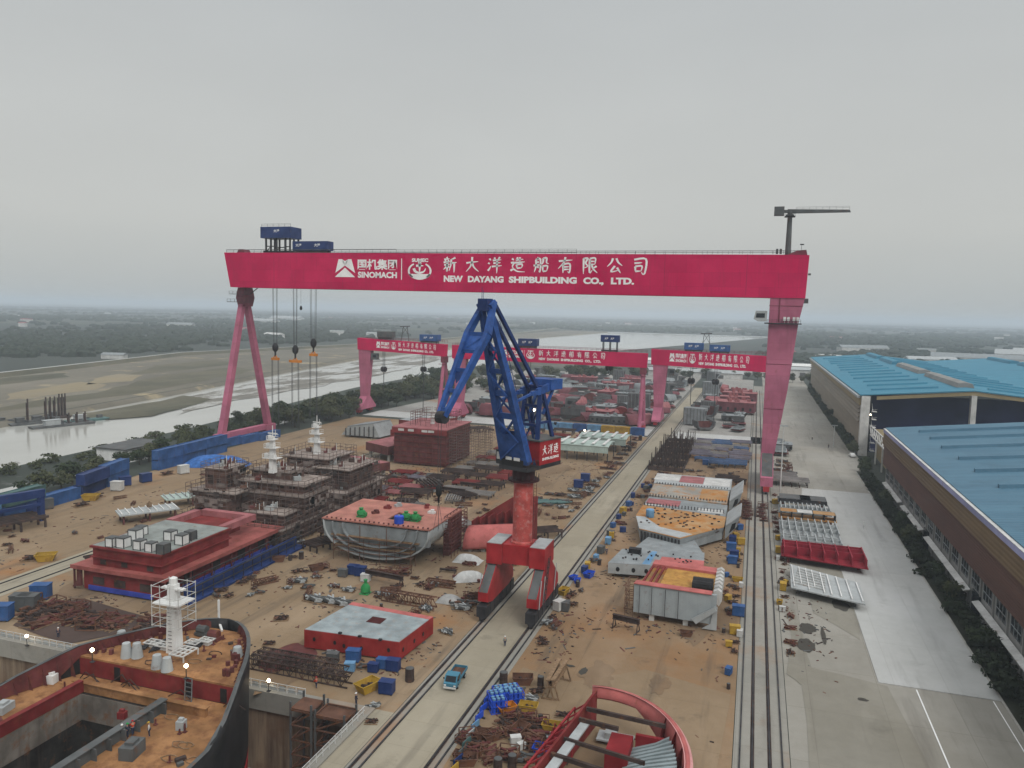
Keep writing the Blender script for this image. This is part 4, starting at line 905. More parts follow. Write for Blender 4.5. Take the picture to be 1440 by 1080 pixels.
hk = MB().lathe([(.15, 0), (.5, .5), (.55, 1.5), (.2, 2.1)], J(HX, 0, 25.5), 8).bar(J(HX, 0, 25.5), J(HX, 0, 24.6), .25).build('hook_block', M_BLACK, T, 40)
m = MB()
for a, b_ in ((-.6, -.5), (.6, -.5), (-.6, .5), (.6, .5)): m.bar(J(HX, 0, 24.7), J(HX + a, b_, 20.2), .05)
m.build('sling', M_ROPE, hk)
# A-frame tower, counterweight arm, tie rods, machinery house
ap = (-2.4, 41.6)
m = MB()
for s_ in (-1, 1):
    m.bar(J(-.6, s_ * 2.2, 27.4), J(ap[0], s_ * 1.5, ap[1]), .75, .75).bar(J(-6.0, s_ * 2.0, 31.9), J(ap[0] - .4, s_ * 1.5, ap[1]), .6, .6)
    m.bar(J(-1.5, s_ * 2.0, 35), J(-4.4, s_ * 2.0, 35), .4)
for z, f in ((34.5, -1.5), (38, -1.9), (41.5, -2.4)): m.bar(J(f, -1.9, z), J(f, 1.9, z), .5)
m.bar(J(-1.0, -2.2, 29), J(-2.6, 2, 39), .3).bar(J(-1.0, 2.2, 29), J(-2.6, -2, 39), .3)
m.build('a_frame', M_BLUED, T)
m = MB()
for s_ in (-1, 1): m.bar(J(ap[0], s_ * 1.1, ap[1] - .6), J(tp[0] - 1.2, s_ * .8, 56.5), .55, .6)
m.build('tie_rod', M_BLUED, T)
m = MB()
for s_ in (-1, 1): m.taper(J(-1.0, s_ * 1.7, 40.6), J(-7.6, s_ * 1.7, 41.8), .6, 1.2, .6, 1.6)
jbox(m, -8.4, -4.6, -2.4, 2.4, 40.8, 42.7); m.bar(J(-3, -1.7, 41), J(-3, 1.7, 41), .6); m.bar(J(-6.4, 1.6, 40.8), J(-3.4, 1.5, 36.4), .45).bar(J(-6.4, -1.6, 40.8), J(-3.4, -1.5, 36.4), .45)
m.bar(J(.4, 1.5, 40.4), bpt(.40, 1.8), .4).bar(J(.4, -1.5, 40.4), bpt(.40, -1.8), .4).bar(J(-1.1, 1.7, 40.6), J(.5, 1.5, 40.4), .7).bar(J(-1.1, -1.7, 40.6), J(.5, -1.5, 40.4), .7)
m.build('counterweight_arm', M_BLUE, T)
hs_ = jbox(MB(), -7.2, -.3, -3.15, 1.4, 27.51, 31.8).build('machinery_house', M_RED, T)
m = MB(); jbox(m, -7.4, -.1, -3.3, 1.6, 31.81, 32.05).build('house_roof', M_GREYD, hs_)
SD = None
# lettering on whichever long side faces the camera
side = -3.15
sg = 1 if side > 0 else -1
Tm = lambda p: J(-.5 - p.x * 6.4, side + sg * .03, 27.9 + p.y * 3.6)
m = MB()
for i, ch in enumerate('大洋造'):
    for st in STROKES[ch]: brush(m, [(.1 + i * .29 + x * .0024, .36 + z * .005) for x, z in st], .045, Tm)
plain_text(m, 'SHIPBUILDING', .1, .1, .95, .14, Tm, .04)
m.build('lettering', M_WHITEL, hs_, normals=False)
cbn = jbox(MB(), .4, 3.2, 2.0 if sg < 0 else -4.0, 4.0 if sg < 0 else -2.0, 27.51, 30.1).build('operator_cabin', M_DARK, T)
m = MB(); jbox(m, 3.21, 3.26, 2.2 if sg < 0 else -3.8, 3.8 if sg < 0 else -2.2, 28.4, 29.7).build('window', M_DIRTYW, cbn)
m = MB(); jbox(m, 3.42, 3.5, -1.5, -.2, 28.6, 29.5); jbox(m, 3.42, 3.5, .3, 1.6, 28.6, 29.5); m.build('notice_board', M_WHITE, T)
m = MB(); jbox(m, 3.3, 3.4, -2.2, 2.6, 27.5, 30.4); m.build('front_screen', M_BLACK, T)
for r in (-2.6, 2.4): MB().lathe([(.12, 0), (.3, .25), (.3, .5)], J(-6, r, 35.3 + r * .4), 8).build('floodlight', M_LAMP if r > 0 else M_DARK, T)
# ================================================================ SHIP IN THE DOCK
SXC = -69.3
T = thing('ship_hull', 'unfinished black and red ship bow with orange rusted deck standing in the dock', 'ship', (SXC, 60, -11))
def hw(y, z):
    """half width of the hull; the stem rakes forward towards the top"""
    k = max(0, min(1, (z + 11) / 22)); tip = 87.9 + .6 * k
    d = tip - y
    if d <= 0: return 0.0
    full = 16.4 * (.97 + .03 * k)
    return full * min(1, (d / 23)) ** .54 if d < 23 else full
def bulw(y): return 10.7 if y > 74.5 else max(7.6, 10.7 - (74.5 - y) * .25)
YS = [30, 40, 48, 54, 58, 62, 66, 70, 73, 75, 77, 79, 81, 82.5, 84, 85.2, 86.2, 87, 87.6, 88.1, 88.45]
def tipy(z): k = max(0, min(1, (z + 11) / 22)); return 87.9 + .6 * k
ZS = [0, .12, .25, .4, .5, .62, .75, .88, 1]
def hullring(side, z0, z1, n=9, useb=True):
    rings = []
    for j in range(n):
        r = []
        for i, y in enumerate(YS):
            zt_ = (bulw(y) if useb else z1); z = z0 + (zt_ - z0) * j / (n - 1)
            yy = y if y < 60 else 60 + (y - 60) * (tipy(z) - 60) / (88.5 - 60)
            if i == len(YS) - 1: yy = tipy(z)
            r.append(V(SXC + side * hw(yy, z), yy, z))
        rings.append(r)
    return rings
WLZ = -3.2
for nm, mt, z0, z1, ub in (('topside_plating', M_BLACK, WLZ, 0, True), ('bottom_plating', M_RED, -11, WLZ, False)):
    m = MB()
    for s_ in (-1, 1): m.loft(hullring(s_, z0, z1, 9, ub))
    o = m.build(nm, mt, T, 50)
    sol = o.modifiers.new('thickness', 'SOLIDIFY'); sol.thickness = .28; sol.offset = -1
m = MB()                                            # bulwark inside: rust red lining with stays
for s_ in (-1, 1):
    top = []; bot = []
    for y in [50, 56, 60, 64, 68, 72, 75, 78, 81, 83, 84.6, 86, 87, 87.7]:
        zb = bulw(y); h = hw(y, zb) - .34
        zd = 9.45 if y > 74.4 else 7.0
        top.append(V(SXC + s_ * h, y - .1, zb - .05)); bot.append(V(SXC + s_ * (hw(y, zd) - .4), y - .25, zd))
    m.loft([top, bot])
m.build('bulwark_lining', paint('bulwark_maroon', (.10, .022, .022, 1), .75, .3, .4, .3), T)
m = MB()
for s_ in (-1, 1):
    for y in [51 + 1.5 * k for k in range(16)] + [75.2 + .85 * k for k in range(15)]:
        zb = bulw(y); zd = 9.45 if y > 74.4 else 7.0; h = hw(y, zb) - .36
        if h < 1: continue
        m.add([(SXC + s_ * h, y, zb - .15), (SXC + s_ * (h - .9), y, zd), (SXC + s_ * (h + .0), y, zd)], [(0, 1, 2)])
m.build('bulwark_stay', M_PRIMD, T)
m = MB()
for s_ in (-1, 1):
    a = [V(SXC + s_ * (hw(y, bulw(y)) + .08), y + .05, bulw(y) + .02) for y in [40, 50, 56, 60, 64, 68, 72, 74.5, 77, 79.5, 82, 84, 85.5, 86.7, 87.6, 88.2]]
    b_ = [V(SXC + s_ * max(0, hw(y, bulw(y)) - .42), y - .12, bulw(y) + .02) for y in [40, 50, 56, 60, 64, 68, 72, 74.5, 77, 79.5, 82, 84, 85.5, 86.7, 87.6, 88.2]]
    m.loft([a, b_])
m.build('bulwark_rail', M_GREYD, T)
def deckpoly(y0, y1, z, inset=.35):
    ys = [y for y in [40, 46, 52, 56, 60, 64, 68, 71, 74.4, 75, 77, 79, 81, 82.5, 84, 85.2, 86.2, 87, 87.6] if y0 <= y <= y1]
    if y0 not in ys: ys = [y0] + ys
    if y1 not in ys and y1 < 87: ys.append(y1)
    L = [(SXC - max(.1, hw(y, z) - inset), y) for y in ys]; R = [(SXC + max(.1, hw(y, z) - inset), y) for y in reversed(ys)]
    return L + R
MB().prism(deckpoly(74.5, 87.6, 9.4), 9.15, 9.4).build('forecastle_deck', M_DECKS, T)
mdk = MB()
mdk.prism([p for p in deckpoly(71.6, 74.4, 6.95)], 6.7, 6.95)
for s_ in (-1, 1):
    x_in = SXC + (4.6 if s_ > 0 else -8.0)
    ys = [40, 46, 52, 56, 60, 64, 68, 71.55]
    mdk.prism([(x_in, 40), (x_in, 71.55)] + [(SXC + s_ * (hw(y, 7) - .35), y) for y in reversed(ys)], 6.7, 6.952)
mdk.build('main_deck', M_DECKS, T)
m = MB().box(SXC - 12.2, SXC + 12.2, 74.5, 74.75, 6.95, 9.14)
m.build('forecastle_bulkhead', M_PRIM, T)
m = MB()
for x in (-6.5, 4.4, 9.6): m.box(SXC + x, SXC + x + .9, 74.42, 74.49, 7.1, 8.8)
m.build('bulkhead_door', M_BLACK, T)
# hatch coaming and hold
m = MB().box(SXC - 9.4, SXC + 10.2, 71.0, 71.5, 6.9, 8.0)
m.box(SXC - 9.6, SXC + 10.4, 70.85, 71.65, 8.01, 8.12)
m.build('coaming', M_DECKS, T)
m = MB()
for x in (4.45,): m.box(SXC + x, SXC + x + .3, 40, 70.99, 6.6, 8.35).box(SXC + x - .35, SXC + x + .65, 40, 70.79, 8.36, 8.48)
for y in range(44, 71, 2): m.box(SXC + 4.76, SXC + 5.5, y, y + .1, 6.96, 8.3)
m.build('coaming', M_GREYD, T)
m = MB().box(SXC - 8.2, SXC - 7.8, 40, 70.99, 6.96, 8.4).box(SXC - 8.35, SXC - 7.65, 40, 70.79, 8.401, 8.52)
m.build('coaming', M_PRIM, T)
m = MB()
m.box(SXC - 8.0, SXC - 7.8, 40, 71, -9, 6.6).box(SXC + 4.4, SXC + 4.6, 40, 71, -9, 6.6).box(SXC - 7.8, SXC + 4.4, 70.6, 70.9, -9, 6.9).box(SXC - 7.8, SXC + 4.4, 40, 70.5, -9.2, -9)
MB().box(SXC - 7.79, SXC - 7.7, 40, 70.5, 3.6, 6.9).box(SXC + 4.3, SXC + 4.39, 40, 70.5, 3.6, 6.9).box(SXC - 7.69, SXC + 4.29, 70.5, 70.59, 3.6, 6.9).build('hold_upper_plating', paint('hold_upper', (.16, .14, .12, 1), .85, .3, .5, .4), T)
m.build('hold', paint('hold_deep_shade', (.022, .02, .018, 1), .9, .4, .3, .4), T)  # near-black colour paints in the shade deep inside the hold
# mast on the forecastle with scaffold cage
MC = (-70.9, 79.6)
mt = MB().taper((MC[0], MC[1], 9.4), (MC[0], MC[1], 18.6), 1.5, 1.5, 1.05, 1.05).build('foremast', M_WHITE, T)
MB().box(MC[0] - 2.0, MC[0] + 2.0, MC[1] - 1.6, MC[1] + 1.6, 16.2, 16.4).box(MC[0] - 1.7, MC[0] + 1.7, MC[1] - .4, MC[1] + .4, 17.9, 18.1).lathe([(.5, 18.6), (.5, 19.4), (.1, 19.6)], (MC[0], MC[1], 0), 8).build('mast_top', M_WHITE, mt)
m = MB()
for x in (-2.1, -.8, .8, 2.1):
    for y in (-1.6, 1.6): m.bar((MC[0] + x, MC[1] + y, 13.2), (MC[0] + x, MC[1] + y, 18.8), .07)
for z in (13.4, 14.6, 15.8, 17.2, 18.6):
    for y in (-1.6, 1.6): m.bar((MC[0] - 2.2, MC[1] + y, z), (MC[0] + 2.2, MC[1] + y, z), .06)
    for x in (-2.1, 2.1): m.bar((MC[0] + x, MC[1] - 1.7, z), (MC[0] + x, MC[1] + 1.7, z), .06)
m.build('scaffold_cage', M_DIRTYW, mt)
m = MB()
for k in range(12): m.bar((MC[0] - .3, MC[1] - .85, 10 + k * .5), (MC[0] + .3, MC[1] - .85, 10 + k * .5), .05)
m.build('ladder', M_DARK, mt)
# deck fittings
for (u, v, h) in ((178, 918, 1.9), (193, 918, 1.9), (221, 933, 1.7), (235, 937, 1.7), (171, 891, 1.0), (334, 917, 1.3)):
    p = G(u, v + 6, 9.4); MB().lathe([(.75, 0), (.5, h), (.35, h + .05)], (p.x, p.y, 9.4), 10).build('ventilator', M_GREYL, T, 40)
p = G(308, 880, 9.4); m = MB().bar((p.x, p.y, 9.4), (p.x, p.y, 13.2), .22).bar((p.x, p.y, 10.0), (p.x + 1.7, p.y - 1.5, 9.5), .28).lathe([(.6, 0), (.45, .7)], (p.x + .3, p.y + .2, 9.4), 8); m.build('jackstaff', M_WHITE, T)
for (u, v, c_) in ((285, 893, M_GREYD), (301, 900, M_PRIMD)):
    p = G(u, v, 9.4); m = MB().box(p.x - .9, p.x + .9, p.y - .6, p.y + .6, 9.4, 9.9).tube((p.x - .7, p.y, 10.2), (p.x + .7, p.y, 10.2), .6, n=10); m.build('windlass', c_, T)
m = MB()
for q in ((205, 909, 232, 904), (215, 915, 240, 909), (180, 917, 208, 911), (250, 915, 285, 908)):
    a = G(q[0], q[1], 9.4); b_ = G(q[2], q[3], 9.4); m.bar((a.x, a.y, 9.75), (b_.x, b_.y, 9.75), .28).bar((a.x, a.y - .6, 9.65), (b_.x, b_.y - .6, 9.65), .2)
    for k in range(4): c = a.lerp(b_, k / 3); m.bar((c.x, c.y - .7, 9.42), (c.x, c.y + .15, 9.9), .16)
m.build('deck_pipework', M_DARK, T)
for (u_, v_) in ((215, 908), (232, 912), (272, 908), (290, 905)):
    c = G(u_, v_, 9.4); m = MB()
    for k in range(3): m.bar((c.x - .9, c.y - .7 + k * .7, 9.95), (c.x + .9, c.y - .7 + k * .7, 9.95), .13).bar((c.x - .9 + k * .9, c.y - .8, 9.95), (c.x - .9 + k * .9, c.y + .8, 9.95), .12)
    m.box(c.x - .8, c.x + .8, c.y - .6, c.y + .6, 9.42, 9.8).build('vent_frame', random.choice((M_DIRTYW, M_DARK)), T)
m = MB()
c = G(259, 924, 9.4)
for k in range(4): m.bar((c.x - 1.1, c.y - 1.4 + k * .9, 10.2), (c.x + 1.1, c.y - 1.4 + k * .9, 10.2), .16).bar((c.x - 1.1 + k * .7, c.y - 1.5, 10.2), (c.x - 1.1 + k * .7, c.y + 1.4, 10.2), .14)
for a in (-1.1, 1.1):
    for b_ in (-1.4, 1.3): m.bar((c.x + a, c.y + b_, 9.4), (c.x + a, c.y + b_, 10.2), .14)
m.build('vent_frame', M_DIRTYW, T)
random.seed(3)
m = MB()
for k in range(26):
    a = random.uniform(0, pi); y = 76 + 9 * random.random(); h = hw(y, 9.4) - 1.6
    if h < 1: continue
    x = SXC + random.choice((-1, 1)) * h * random.uniform(.85, 1); m.cbox((x, y, 9.4), .5, .4, random.uniform(.3, .9), a)
m.build('bollard', M_PRIMD, T)
m = MB(); p = G(268, 975, 7); q = G(287, 985, 7)
m.bar((p.x, 74.2, 9.4), (p.x + 1.2, 72.6, 7), .12).bar((p.x + 1, 74.2, 9.4), (p.x + 2.2, 72.6, 7), .12)
for k in range(6): f_ = k / 6; m.bar((p.x + f_ * 1.2, 74.2 - 1.6 * f_, 9.4 - 2.4 * f_), (p.x + 1 + f_ * 1.2, 74.2 - 1.6 * f_, 9.4 - 2.4 * f_), .1)
m.build('ladder', M_GREYD, T)
for (u, v, sx_, sy_, sz_, c_) in ((72, 960, 1.3, 1, 1.1, M_WHITE), (186, 1062, 1.6, 2.4, 1.4, M_GREYD), (255, 1025, .9, .9, 1.0, M_GREYL), (5, 1000, 1.4, 2, .9, M_GREYL), (250, 995, 1.6, .8, .7, M_PRIM), (172, 1010, .9, .7, .8, M_PRIM)):
    p = G(u, v, 6.95); MB().cbox((p.x, p.y, 6.96), sx_, sy_, sz_, .2).cbox((p.x, p.y, 6.96 + sz_), sx_ * .6, sy_ * .5, .3, .2).build('deck_locker', c_, T)
random.seed(5)
m = MB()
for k in range(10):
    x = SXC - 11 + random.random() * 22; y = 72 + random.random() * 2; m.path([(x, y, 7.05), (x + random.uniform(.5, 2), y + random.uniform(-.3, .3), 7.3 + random.random()), (x + 3, y + random.uniform(-.2, .4), 7.05)], .07, 5)
m.build('cable_run', M_RUSTD, T)
for k in range(64):
    y = random.uniform(50, 86); s_ = random.choice((-1, 1)); h = hw(y, 8) - 1.2
    if y < 71: x = SXC + (random.uniform(5.8, max(6, h)) if s_ > 0 else -random.uniform(8.8, max(9, h)))
    elif y > 75.5: x = SXC + s_ * random.uniform(0, max(.5, h))
    else: continue
    z_ = 9.41 if y > 75 else 6.96; q = random.random()
    if q < .35: MB().cbox((x, y, z_), random.uniform(.3, 1.1), random.uniform(.2, .6), random.uniform(.1, .4), random.random() * 3).build('loose_plate', random.choice((M_RUSTD, M_GREYD, M_PRIMD)), T)
    elif q < .7: MB().path([(x + .9 * cos(a) * (1 + .2 * sin(3 * a + k)), y + .6 * sin(a), z_ + .06) for a in [k2 * .7 for k2 in range(9)]], .05, 5).build('cable_coil', random.choice((M_RUSTD, M_WOOD)), T)
    else: MB().bar((x, y, z_), (x, y, z_ + random.uniform(.5, 1.1)), .14).cbox((x, y, z_), .4, .4, .1).build('pipe_stub', M_PRIMD, T)

# ================================================================ HULL BLOCKS IN THE YARD
def dots(mb, pts, r, y=None, n=8, vec=(0, -.02, 0)):
    for c in pts:
        mb.ext([(c[0] + r * cos(2 * pi * k / n), c[1], c[2] + r * 1.3 * sin(2 * pi * k / n)) for k in range(n)], vec)
# flat red block with grey top
T = thing('hull_block', 'flat square hull block with red sides and pale grey top, beside the dock', 'hull block', (-58.8, 109.5, 0))
A, B_, C_, D_ = (-67.0, 103.9), (-50.6, 104.9), (-49.7, 116.0), (-65.6, 117.0)
m = MB().prism([A, B_, C_, D_], .35, 3.25); m.build('side_plating', paint('block_red', (.25, .018, .016, 1), .55, .2, .1, .12), T)
m = MB().prism([(-66.9, 104.0), (-50.7, 105.0), (-49.9, 114.6), (-65.6, 115.6)], 3.251, 3.33); m.build('top_plating', paint('worn_grey_plate', (.25, .29, .30, 1), .6, .2, .35, .0, scale=.4, rustcol=(.30, .25, .21, 1)), T)
m = MB().prism([(-65.6, 115.62), (-49.88, 114.62), (-49.75, 115.95), (-65.55, 116.95)], 3.251, 3.34); m.build('top_margin', M_SALM, T)
m = MB().box(-59.2, -56.6, 110, 112.4, 3.335, 3.36); m.build('hatch_opening', paint('dark_hatch', (.06, .008, .008, 1), .8, .2, 0, 0), T)
m = MB(); dots(m, [(-65.2, 103.97, 1.9), (-61.6, 104.2, 1.8), (-60, 104.28, 1.5), (-57.0, 104.47, 1.5), (-52.4, 104.76, 1.8)], .28); m.build('cut_out', M_BLACK, T)
m = MB()
for y in (106, 109.5, 112.4): m.ext([(-50.53 + (y - 104.9) * .081, y + .3 * cos(2 * pi * k / 8), 1.7 + .38 * sin(2 * pi * k / 8)) for k in range(8)], (.03, 0, 0))
for x in (-61, -57.5, -53.9): m.box(x, x + .5, 104.2, 104.6, 3.34, 3.6)
m.build('lifting_lug', M_BLACK, T)
m = MB()
for x in (-65, -60, -55, -51.5):
    for y in (105.5, 110, 114.3): m.cbox((x, y, 0), .7, .5, .34)
m.build('keel_block', M_CONC, T)

# red accommodation block with white ventilation boxes
T = thing('accommodation_block', 'dark red accommodation block with grey roof carrying white ventilation boxes', 'accommodation block', (-111.5, 128, 0))
m = MB().box(-120.3, -102.6, 111.6, 146.5, .4, 4.6); m.build('lower_tier', M_PRIM, T)
m = MB().box(-122.6, -100.6, 110.8, 148, 4.61, 4.95).box(-102.4, -100.4, 110.7, 110.79, 4.2, 5.1).box(-122.6, -100.6, 110.66, 110.79, 4.3, 5.05).box(-100.59, -100.45, 110.66, 148, 4.3, 5.05)
m.build('promenade_deck', paint('primer_deck', (.27, .075, .065, 1), .65, .25, .3, 0), T)
m = MB().box(-118.8, -102.8, 112.4, 131.5, 4.96, 8.35).box(-118.8, -108, 131.51, 142, 4.96, 7.6); m.build('upper_tier', M_PRIM, T)
m = MB().box(-119.2, -102.4, 112.0, 131.9, 8.36, 8.75).box(-119.2, -102.4, 112.0, 131.9, 6.5, 6.7).build('coaming', M_PRIM, T)
MB().box(-118.9, -102.7, 112.4, 131.5, 8.751, 8.8).build('roof', paint('grey_roof_plate', (.22, .24, .225, 1), .7, .15, .15, 0), T)
m = MB().box(-119, -117.4, 131.91, 142.4, 7.61, 8.9).box(-119, -104, 140.8, 142.4, 7.61, 8.9).box(-105.6, -104, 131.91, 140.79, 7.61, 8.9); m.build('roof_rim', M_SALMD, T)
m = MB()
for x in (-122.4, -101): 
    for y in (111.4, 118, 124, 130, 136, 142, 147.6): m.bar((x, y, .2), (x, y, 4.6), .28)
m.ext([(-122.6, 111, .6), (-120.4, 111, 1.0), (-120.4, 111, 4.6), (-121.4, 111, 4.6), (-121.5, 111, 2)], (0, .4, 0)); m.build('pillar', M_PRIMD, T)
m = MB()
for y in (113, 118, 126, 134, 141): m.box(-102.58, -102.5, y, y + 2.4, 1.2, 3.2)
for x in (-118, -113, -107): m.box(x, x + 2.6, 111.5, 111.58, 1.6, 3)
for x in (-117, -112, -106): m.box(x, x + 1.4, 112.3, 112.38, 5.3, 6.2)
m.build('opening', M_RUSTD, T)
m = MB().box(-119, -104, 111.3, 111.5, .4, 1.3).box(-102.4, -102.0, 114, 146, .3, 1.2); m.build('blue_sheeting', paint('blue_plastic_sheet', (.03, .05, .30, 1), .6, .3, 0, 0), T)
for (u, v, big) in ((158, 769, 1), (174, 770, 1.1), (191, 759, 1.15), (199, 753, 1), (197, 773, 1), (213, 776, .95), (230, 779, 1.05), (240, 760, 1.05), (256, 766, 1.1), (268, 760, 1)):
    p = G(u, v - 1, 8.8); s_ = .82 * big; dark = (u == 230 or u == 268)
    o = thing('ventilation_box', None, None, (p.x, p.y, 8.8)); crowd(o, 'white ventilation box with dark lid on the red block, @', 'ventilation box', 'white boxes on the red block roof')
    MB().box(-s_, s_, -s_, s_, .15, 2.0 * s_).build('casing', M_GREYD if dark else M_WHITE, o, world=False)
    MB().box(-s_ * 1.06, s_ * 1.06, -s_ * 1.06, s_ * 1.06, 2.0 * s_ + .002, 2.0 * s_ + .22).build('lid', M_GREYD, o, world=False)
    m = MB()
    for a in (-1, 1):
        for b_ in (-1, 1): m.box(a * s_ - .07, a * s_ + .07, b_ * s_ - .07, b_ * s_ + .07, 0, 2.0 * s_ - .002)
    m.build('corner_post', M_DARK, o, world=False)
MB().box(-100, -96.2, 112, 150, .1, .5).box(-98.4, -98, 113, 149, .5, 2.6).build('blue_staging', M_BLUED, T)
m = MB()
for y in range(113, 150, 3): m.bar((-99.6, y, .5), (-99.6, y + 1.5, 3.4), .12).bar((-96.6, y, .5), (-96.6, y, 3.0), .12)
m.bar((-96.6, 113, 3), (-96.6, 149, 3), .2).bar((-99.6, 113, 3.4), (-99.6, 149, 3.4), .2).bar((-96.6, 113, 1.7), (-96.6, 149, 1.7), .16); m.build('staging_frame', M_DARK, T)

# scaffolded superstructures
def scaffold(mb, x0, x1, y0, y1, z0, z1, st=2.4, r=.09, dz=1.9):
    nx = max(1, int((x1 - x0) / st)); ny = max(1, int((y1 - y0) / st)); nz = max(1, int((z1 - z0) / dz))
    for i in range(nx + 1):
        x = x0 + (x1 - x0) * i / nx
        for y in (y0, y1): mb.bar((x, y, z0), (x, y, z1 + .9), r)
    for j in range(1, ny):
        y = y0 + (y1 - y0) * j / ny
        for x in (x0, x1): mb.bar((x, y, z0), (x, y, z1 + .9), r)
    for k in range(1, nz + 1):
        z = z0 + (z1 - z0) * k / nz
        for y in (y0, y1): mb.bar((x0, y, z), (x1, y, z), r * 1.3).bar((x0, y, z + .95), (x1, y, z + .95), r)
        for x in (x0, x1): mb.bar((x, y0, z), (x, y1, z), r * 1.3).bar((x, y0, z + .95), (x, y1, z + .95), r)
    return mb
def superstructure(label, ox, oy, tiers, masts, seed=1):
    """stacked deckhouse blocks of uneven plan, each wrapped in tube scaffolding with hung nets"""
    T = thing('superstructure', label, 'superstructure', (ox, oy, 0)); random.seed(seed)
    for i, (x0, x1, y0, y1, z, z1, over) in enumerate(tiers):
        tr_ = MB().box(ox + x0, ox + x1, oy + y0, oy + y1, z, z1 - .3).build('tier', (M_TIER, M_TIERB)[i % 2], T)
        MB().box(ox + x0 - over, ox + x1 + over, oy + y0 - over, oy + y1 + over, z1 - .29, z1 - .004 * (i + 1)).build('deck', M_DUSTD, tr_)
        m = MB()
        for k in range(int((x1 - x0) / 2.6)):
            if random.random() < .75: m.box(ox + x0 + .8 + k * 2.6, ox + x0 + .8 + k * 2.6 + random.uniform(.8, 1.8), oy + y0 - .06, oy + y0 - .01, z + random.uniform(.3, 1.2), z + random.uniform(1.9, max(2, z1 - z - .9)))
        for k in range(int((y1 - y0) / 2.6)):
            if random.random() < .75: m.box(ox + x1 + .01, ox + x1 + .06, oy + y0 + .8 + k * 2.6, oy + y0 + .8 + k * 2.6 + random.uniform(.8, 1.8), z + random.uniform(.3, 1.2), z + random.uniform(1.9, max(2, z1 - z - .9)))
        if m.v: m.build('opening', M_RUSTD, tr_)
        e_ = over + .25
        scaffold(MB(), ox + x0 - e_, ox + x1 + e_, oy + y0 - e_, oy + y1 + e_, z, z1 + random.uniform(.1, .9), 1.7, .085, 1.25).build('scaffolding', M_BROWNG, tr_)
        m = MB()
        for q in range(int((x1 - x0 + y1 - y0) * (z1 - z) / 9)):
            zz = z + random.random() * (z1 - z - .8); hh = random.uniform(.7, 1.4)
            if random.random() < .5: xx = ox + random.uniform(x0, x1 - 1.5); m.box(xx, xx + random.uniform(.9, 2.6), oy + y0 - e_ - .12 - .01 * q % .1, oy + y0 - e_ - .08, zz, zz + hh)
            else: yy = oy + random.uniform(y0, y1 - 1.5); m.box(ox + x1 + e_ + .08, ox + x1 + e_ + .12, yy, yy + random.uniform(.9, 2.6), zz, zz + hh)
        if m.v: m.build('hung_netting', random.choice((M_NET, M_NETB)), tr_)
        for q in range(5):
            px, py = ox + random.uniform(x0, x1), oy + random.uniform(y0, y1)
            MB().cbox((px, py, z1), random.uniform(.5, 1.8), random.uniform(.5, 1.4), random.uniform(.3, 1.2), random.random()).cbox((px + .4, py + .3, z1), .35, .45, 1.4, .4).build('deck_gear', random.choice((M_RUSTD, M_GREYL, M_PRIMD, M_RUST)), T)
            MB().bar((px + 1, py, z1), (px + 1, py, z1 + random.uniform(1.0, 2.4)), .13).build('stanchion', M_DIRTYW, T)
    for mx, my, z, mh in masts:
        mm = MB().taper((mx, my, z), (mx, my, z + mh), 1.5, 1.5, .8, .8).build('radar_mast', M_WHITE, T)
        m = MB()
        for f_, wd in ((.40, 2.1), (.68, 1.6), (.9, .9)):
            zz = z + mh * f_; m.box(mx - wd, mx + wd * .9, my - 1.2, my + 1.2, zz, zz + .18)
            for y in (my - 1.2, my + 1.2): m.bar((mx - wd, y, zz + 1.1), (mx + wd * .9, y, zz + 1.1), .1).bar((mx - wd, y, zz + .6), (mx + wd * .9, y, zz + .6), .08)
            for q in (-wd, -wd * .5, 0, wd * .5, wd * .9): m.bar((mx + q, my - 1.2, zz), (mx + q, my - 1.2, zz + 1.1), .09)
            m.box(mx - wd * .9, mx - wd * .4, my - .8, my + .2, zz + .18, zz + 1.2)
        m.bar((mx, my, z + mh), (mx, my, z + mh + 2.6), .16).bar((mx - 1.3, my, z + mh + .7), (mx + 1.3, my, z + mh + .7), .2).bar((mx + .8, my, z + mh), (mx + .8, my, z + mh + 1.6), .1)
        m._build('mast_platform', M_WHITE, mm)
    return T
M_TIER = paint('tier_brown', (.085, .05, .042, 1), .85, .4, .4, .4); M_TIERB = paint('tier_brown_pink', (.15, .085, .07, 1), .85, .35, .4, .4)
M_DUSTD = paint('dusty_deck', (.24, .20, .175, 1), .8, .25, .3, 0); M_NET = paint('net_grey', (.17, .14, .125, 1), .9, .4, 0, .2); M_NETB = paint('net_dark', (.06, .048, .043, 1), .9, .4, 0, .2)
superstructure('scaffolded dark brown superstructure with white radar mast, nearer the camera', -113, 157, [(-14, 12.5, -10.5, 9, .3, 4.6, .9), (-13, -4, -8, 2, 4.6, 9.2, .5), (-14.5, -2.5, -7, 5, 9.2, 10.8, .8), (-12.4, -6.6, -5, 2.5, 10.8, 15.8, .4), (-4, 13, -2, 9, 4.6, 10.4, .8), (-6, 11.5, 0, 9.5, 10.4, 12.6, 1.3), (2, 12, -8.5, -2.9, 4.6, 7.4, .4), (-5, 6, 3, 9, 12.6, 14.6, .5)], [(-110.5, 158, 14.6, 9.0)], seed=2)
superstructure('scaffolded dark brown superstructure with white radar mast, farther from the camera', -117, 187, [(-11, 15, -10, 12, .3, 6, .9), (-9, 4, -7, 10, 6, 10.6, .8), (4.6, 14, -6, 8, 6, 11.6, 1.2), (-7, 6, -3, 9, 10.6, 13.4, 1.2)], [(-117.5, 189, 13.4, 8.4)], seed=4)
p = G(460, 815, 0)
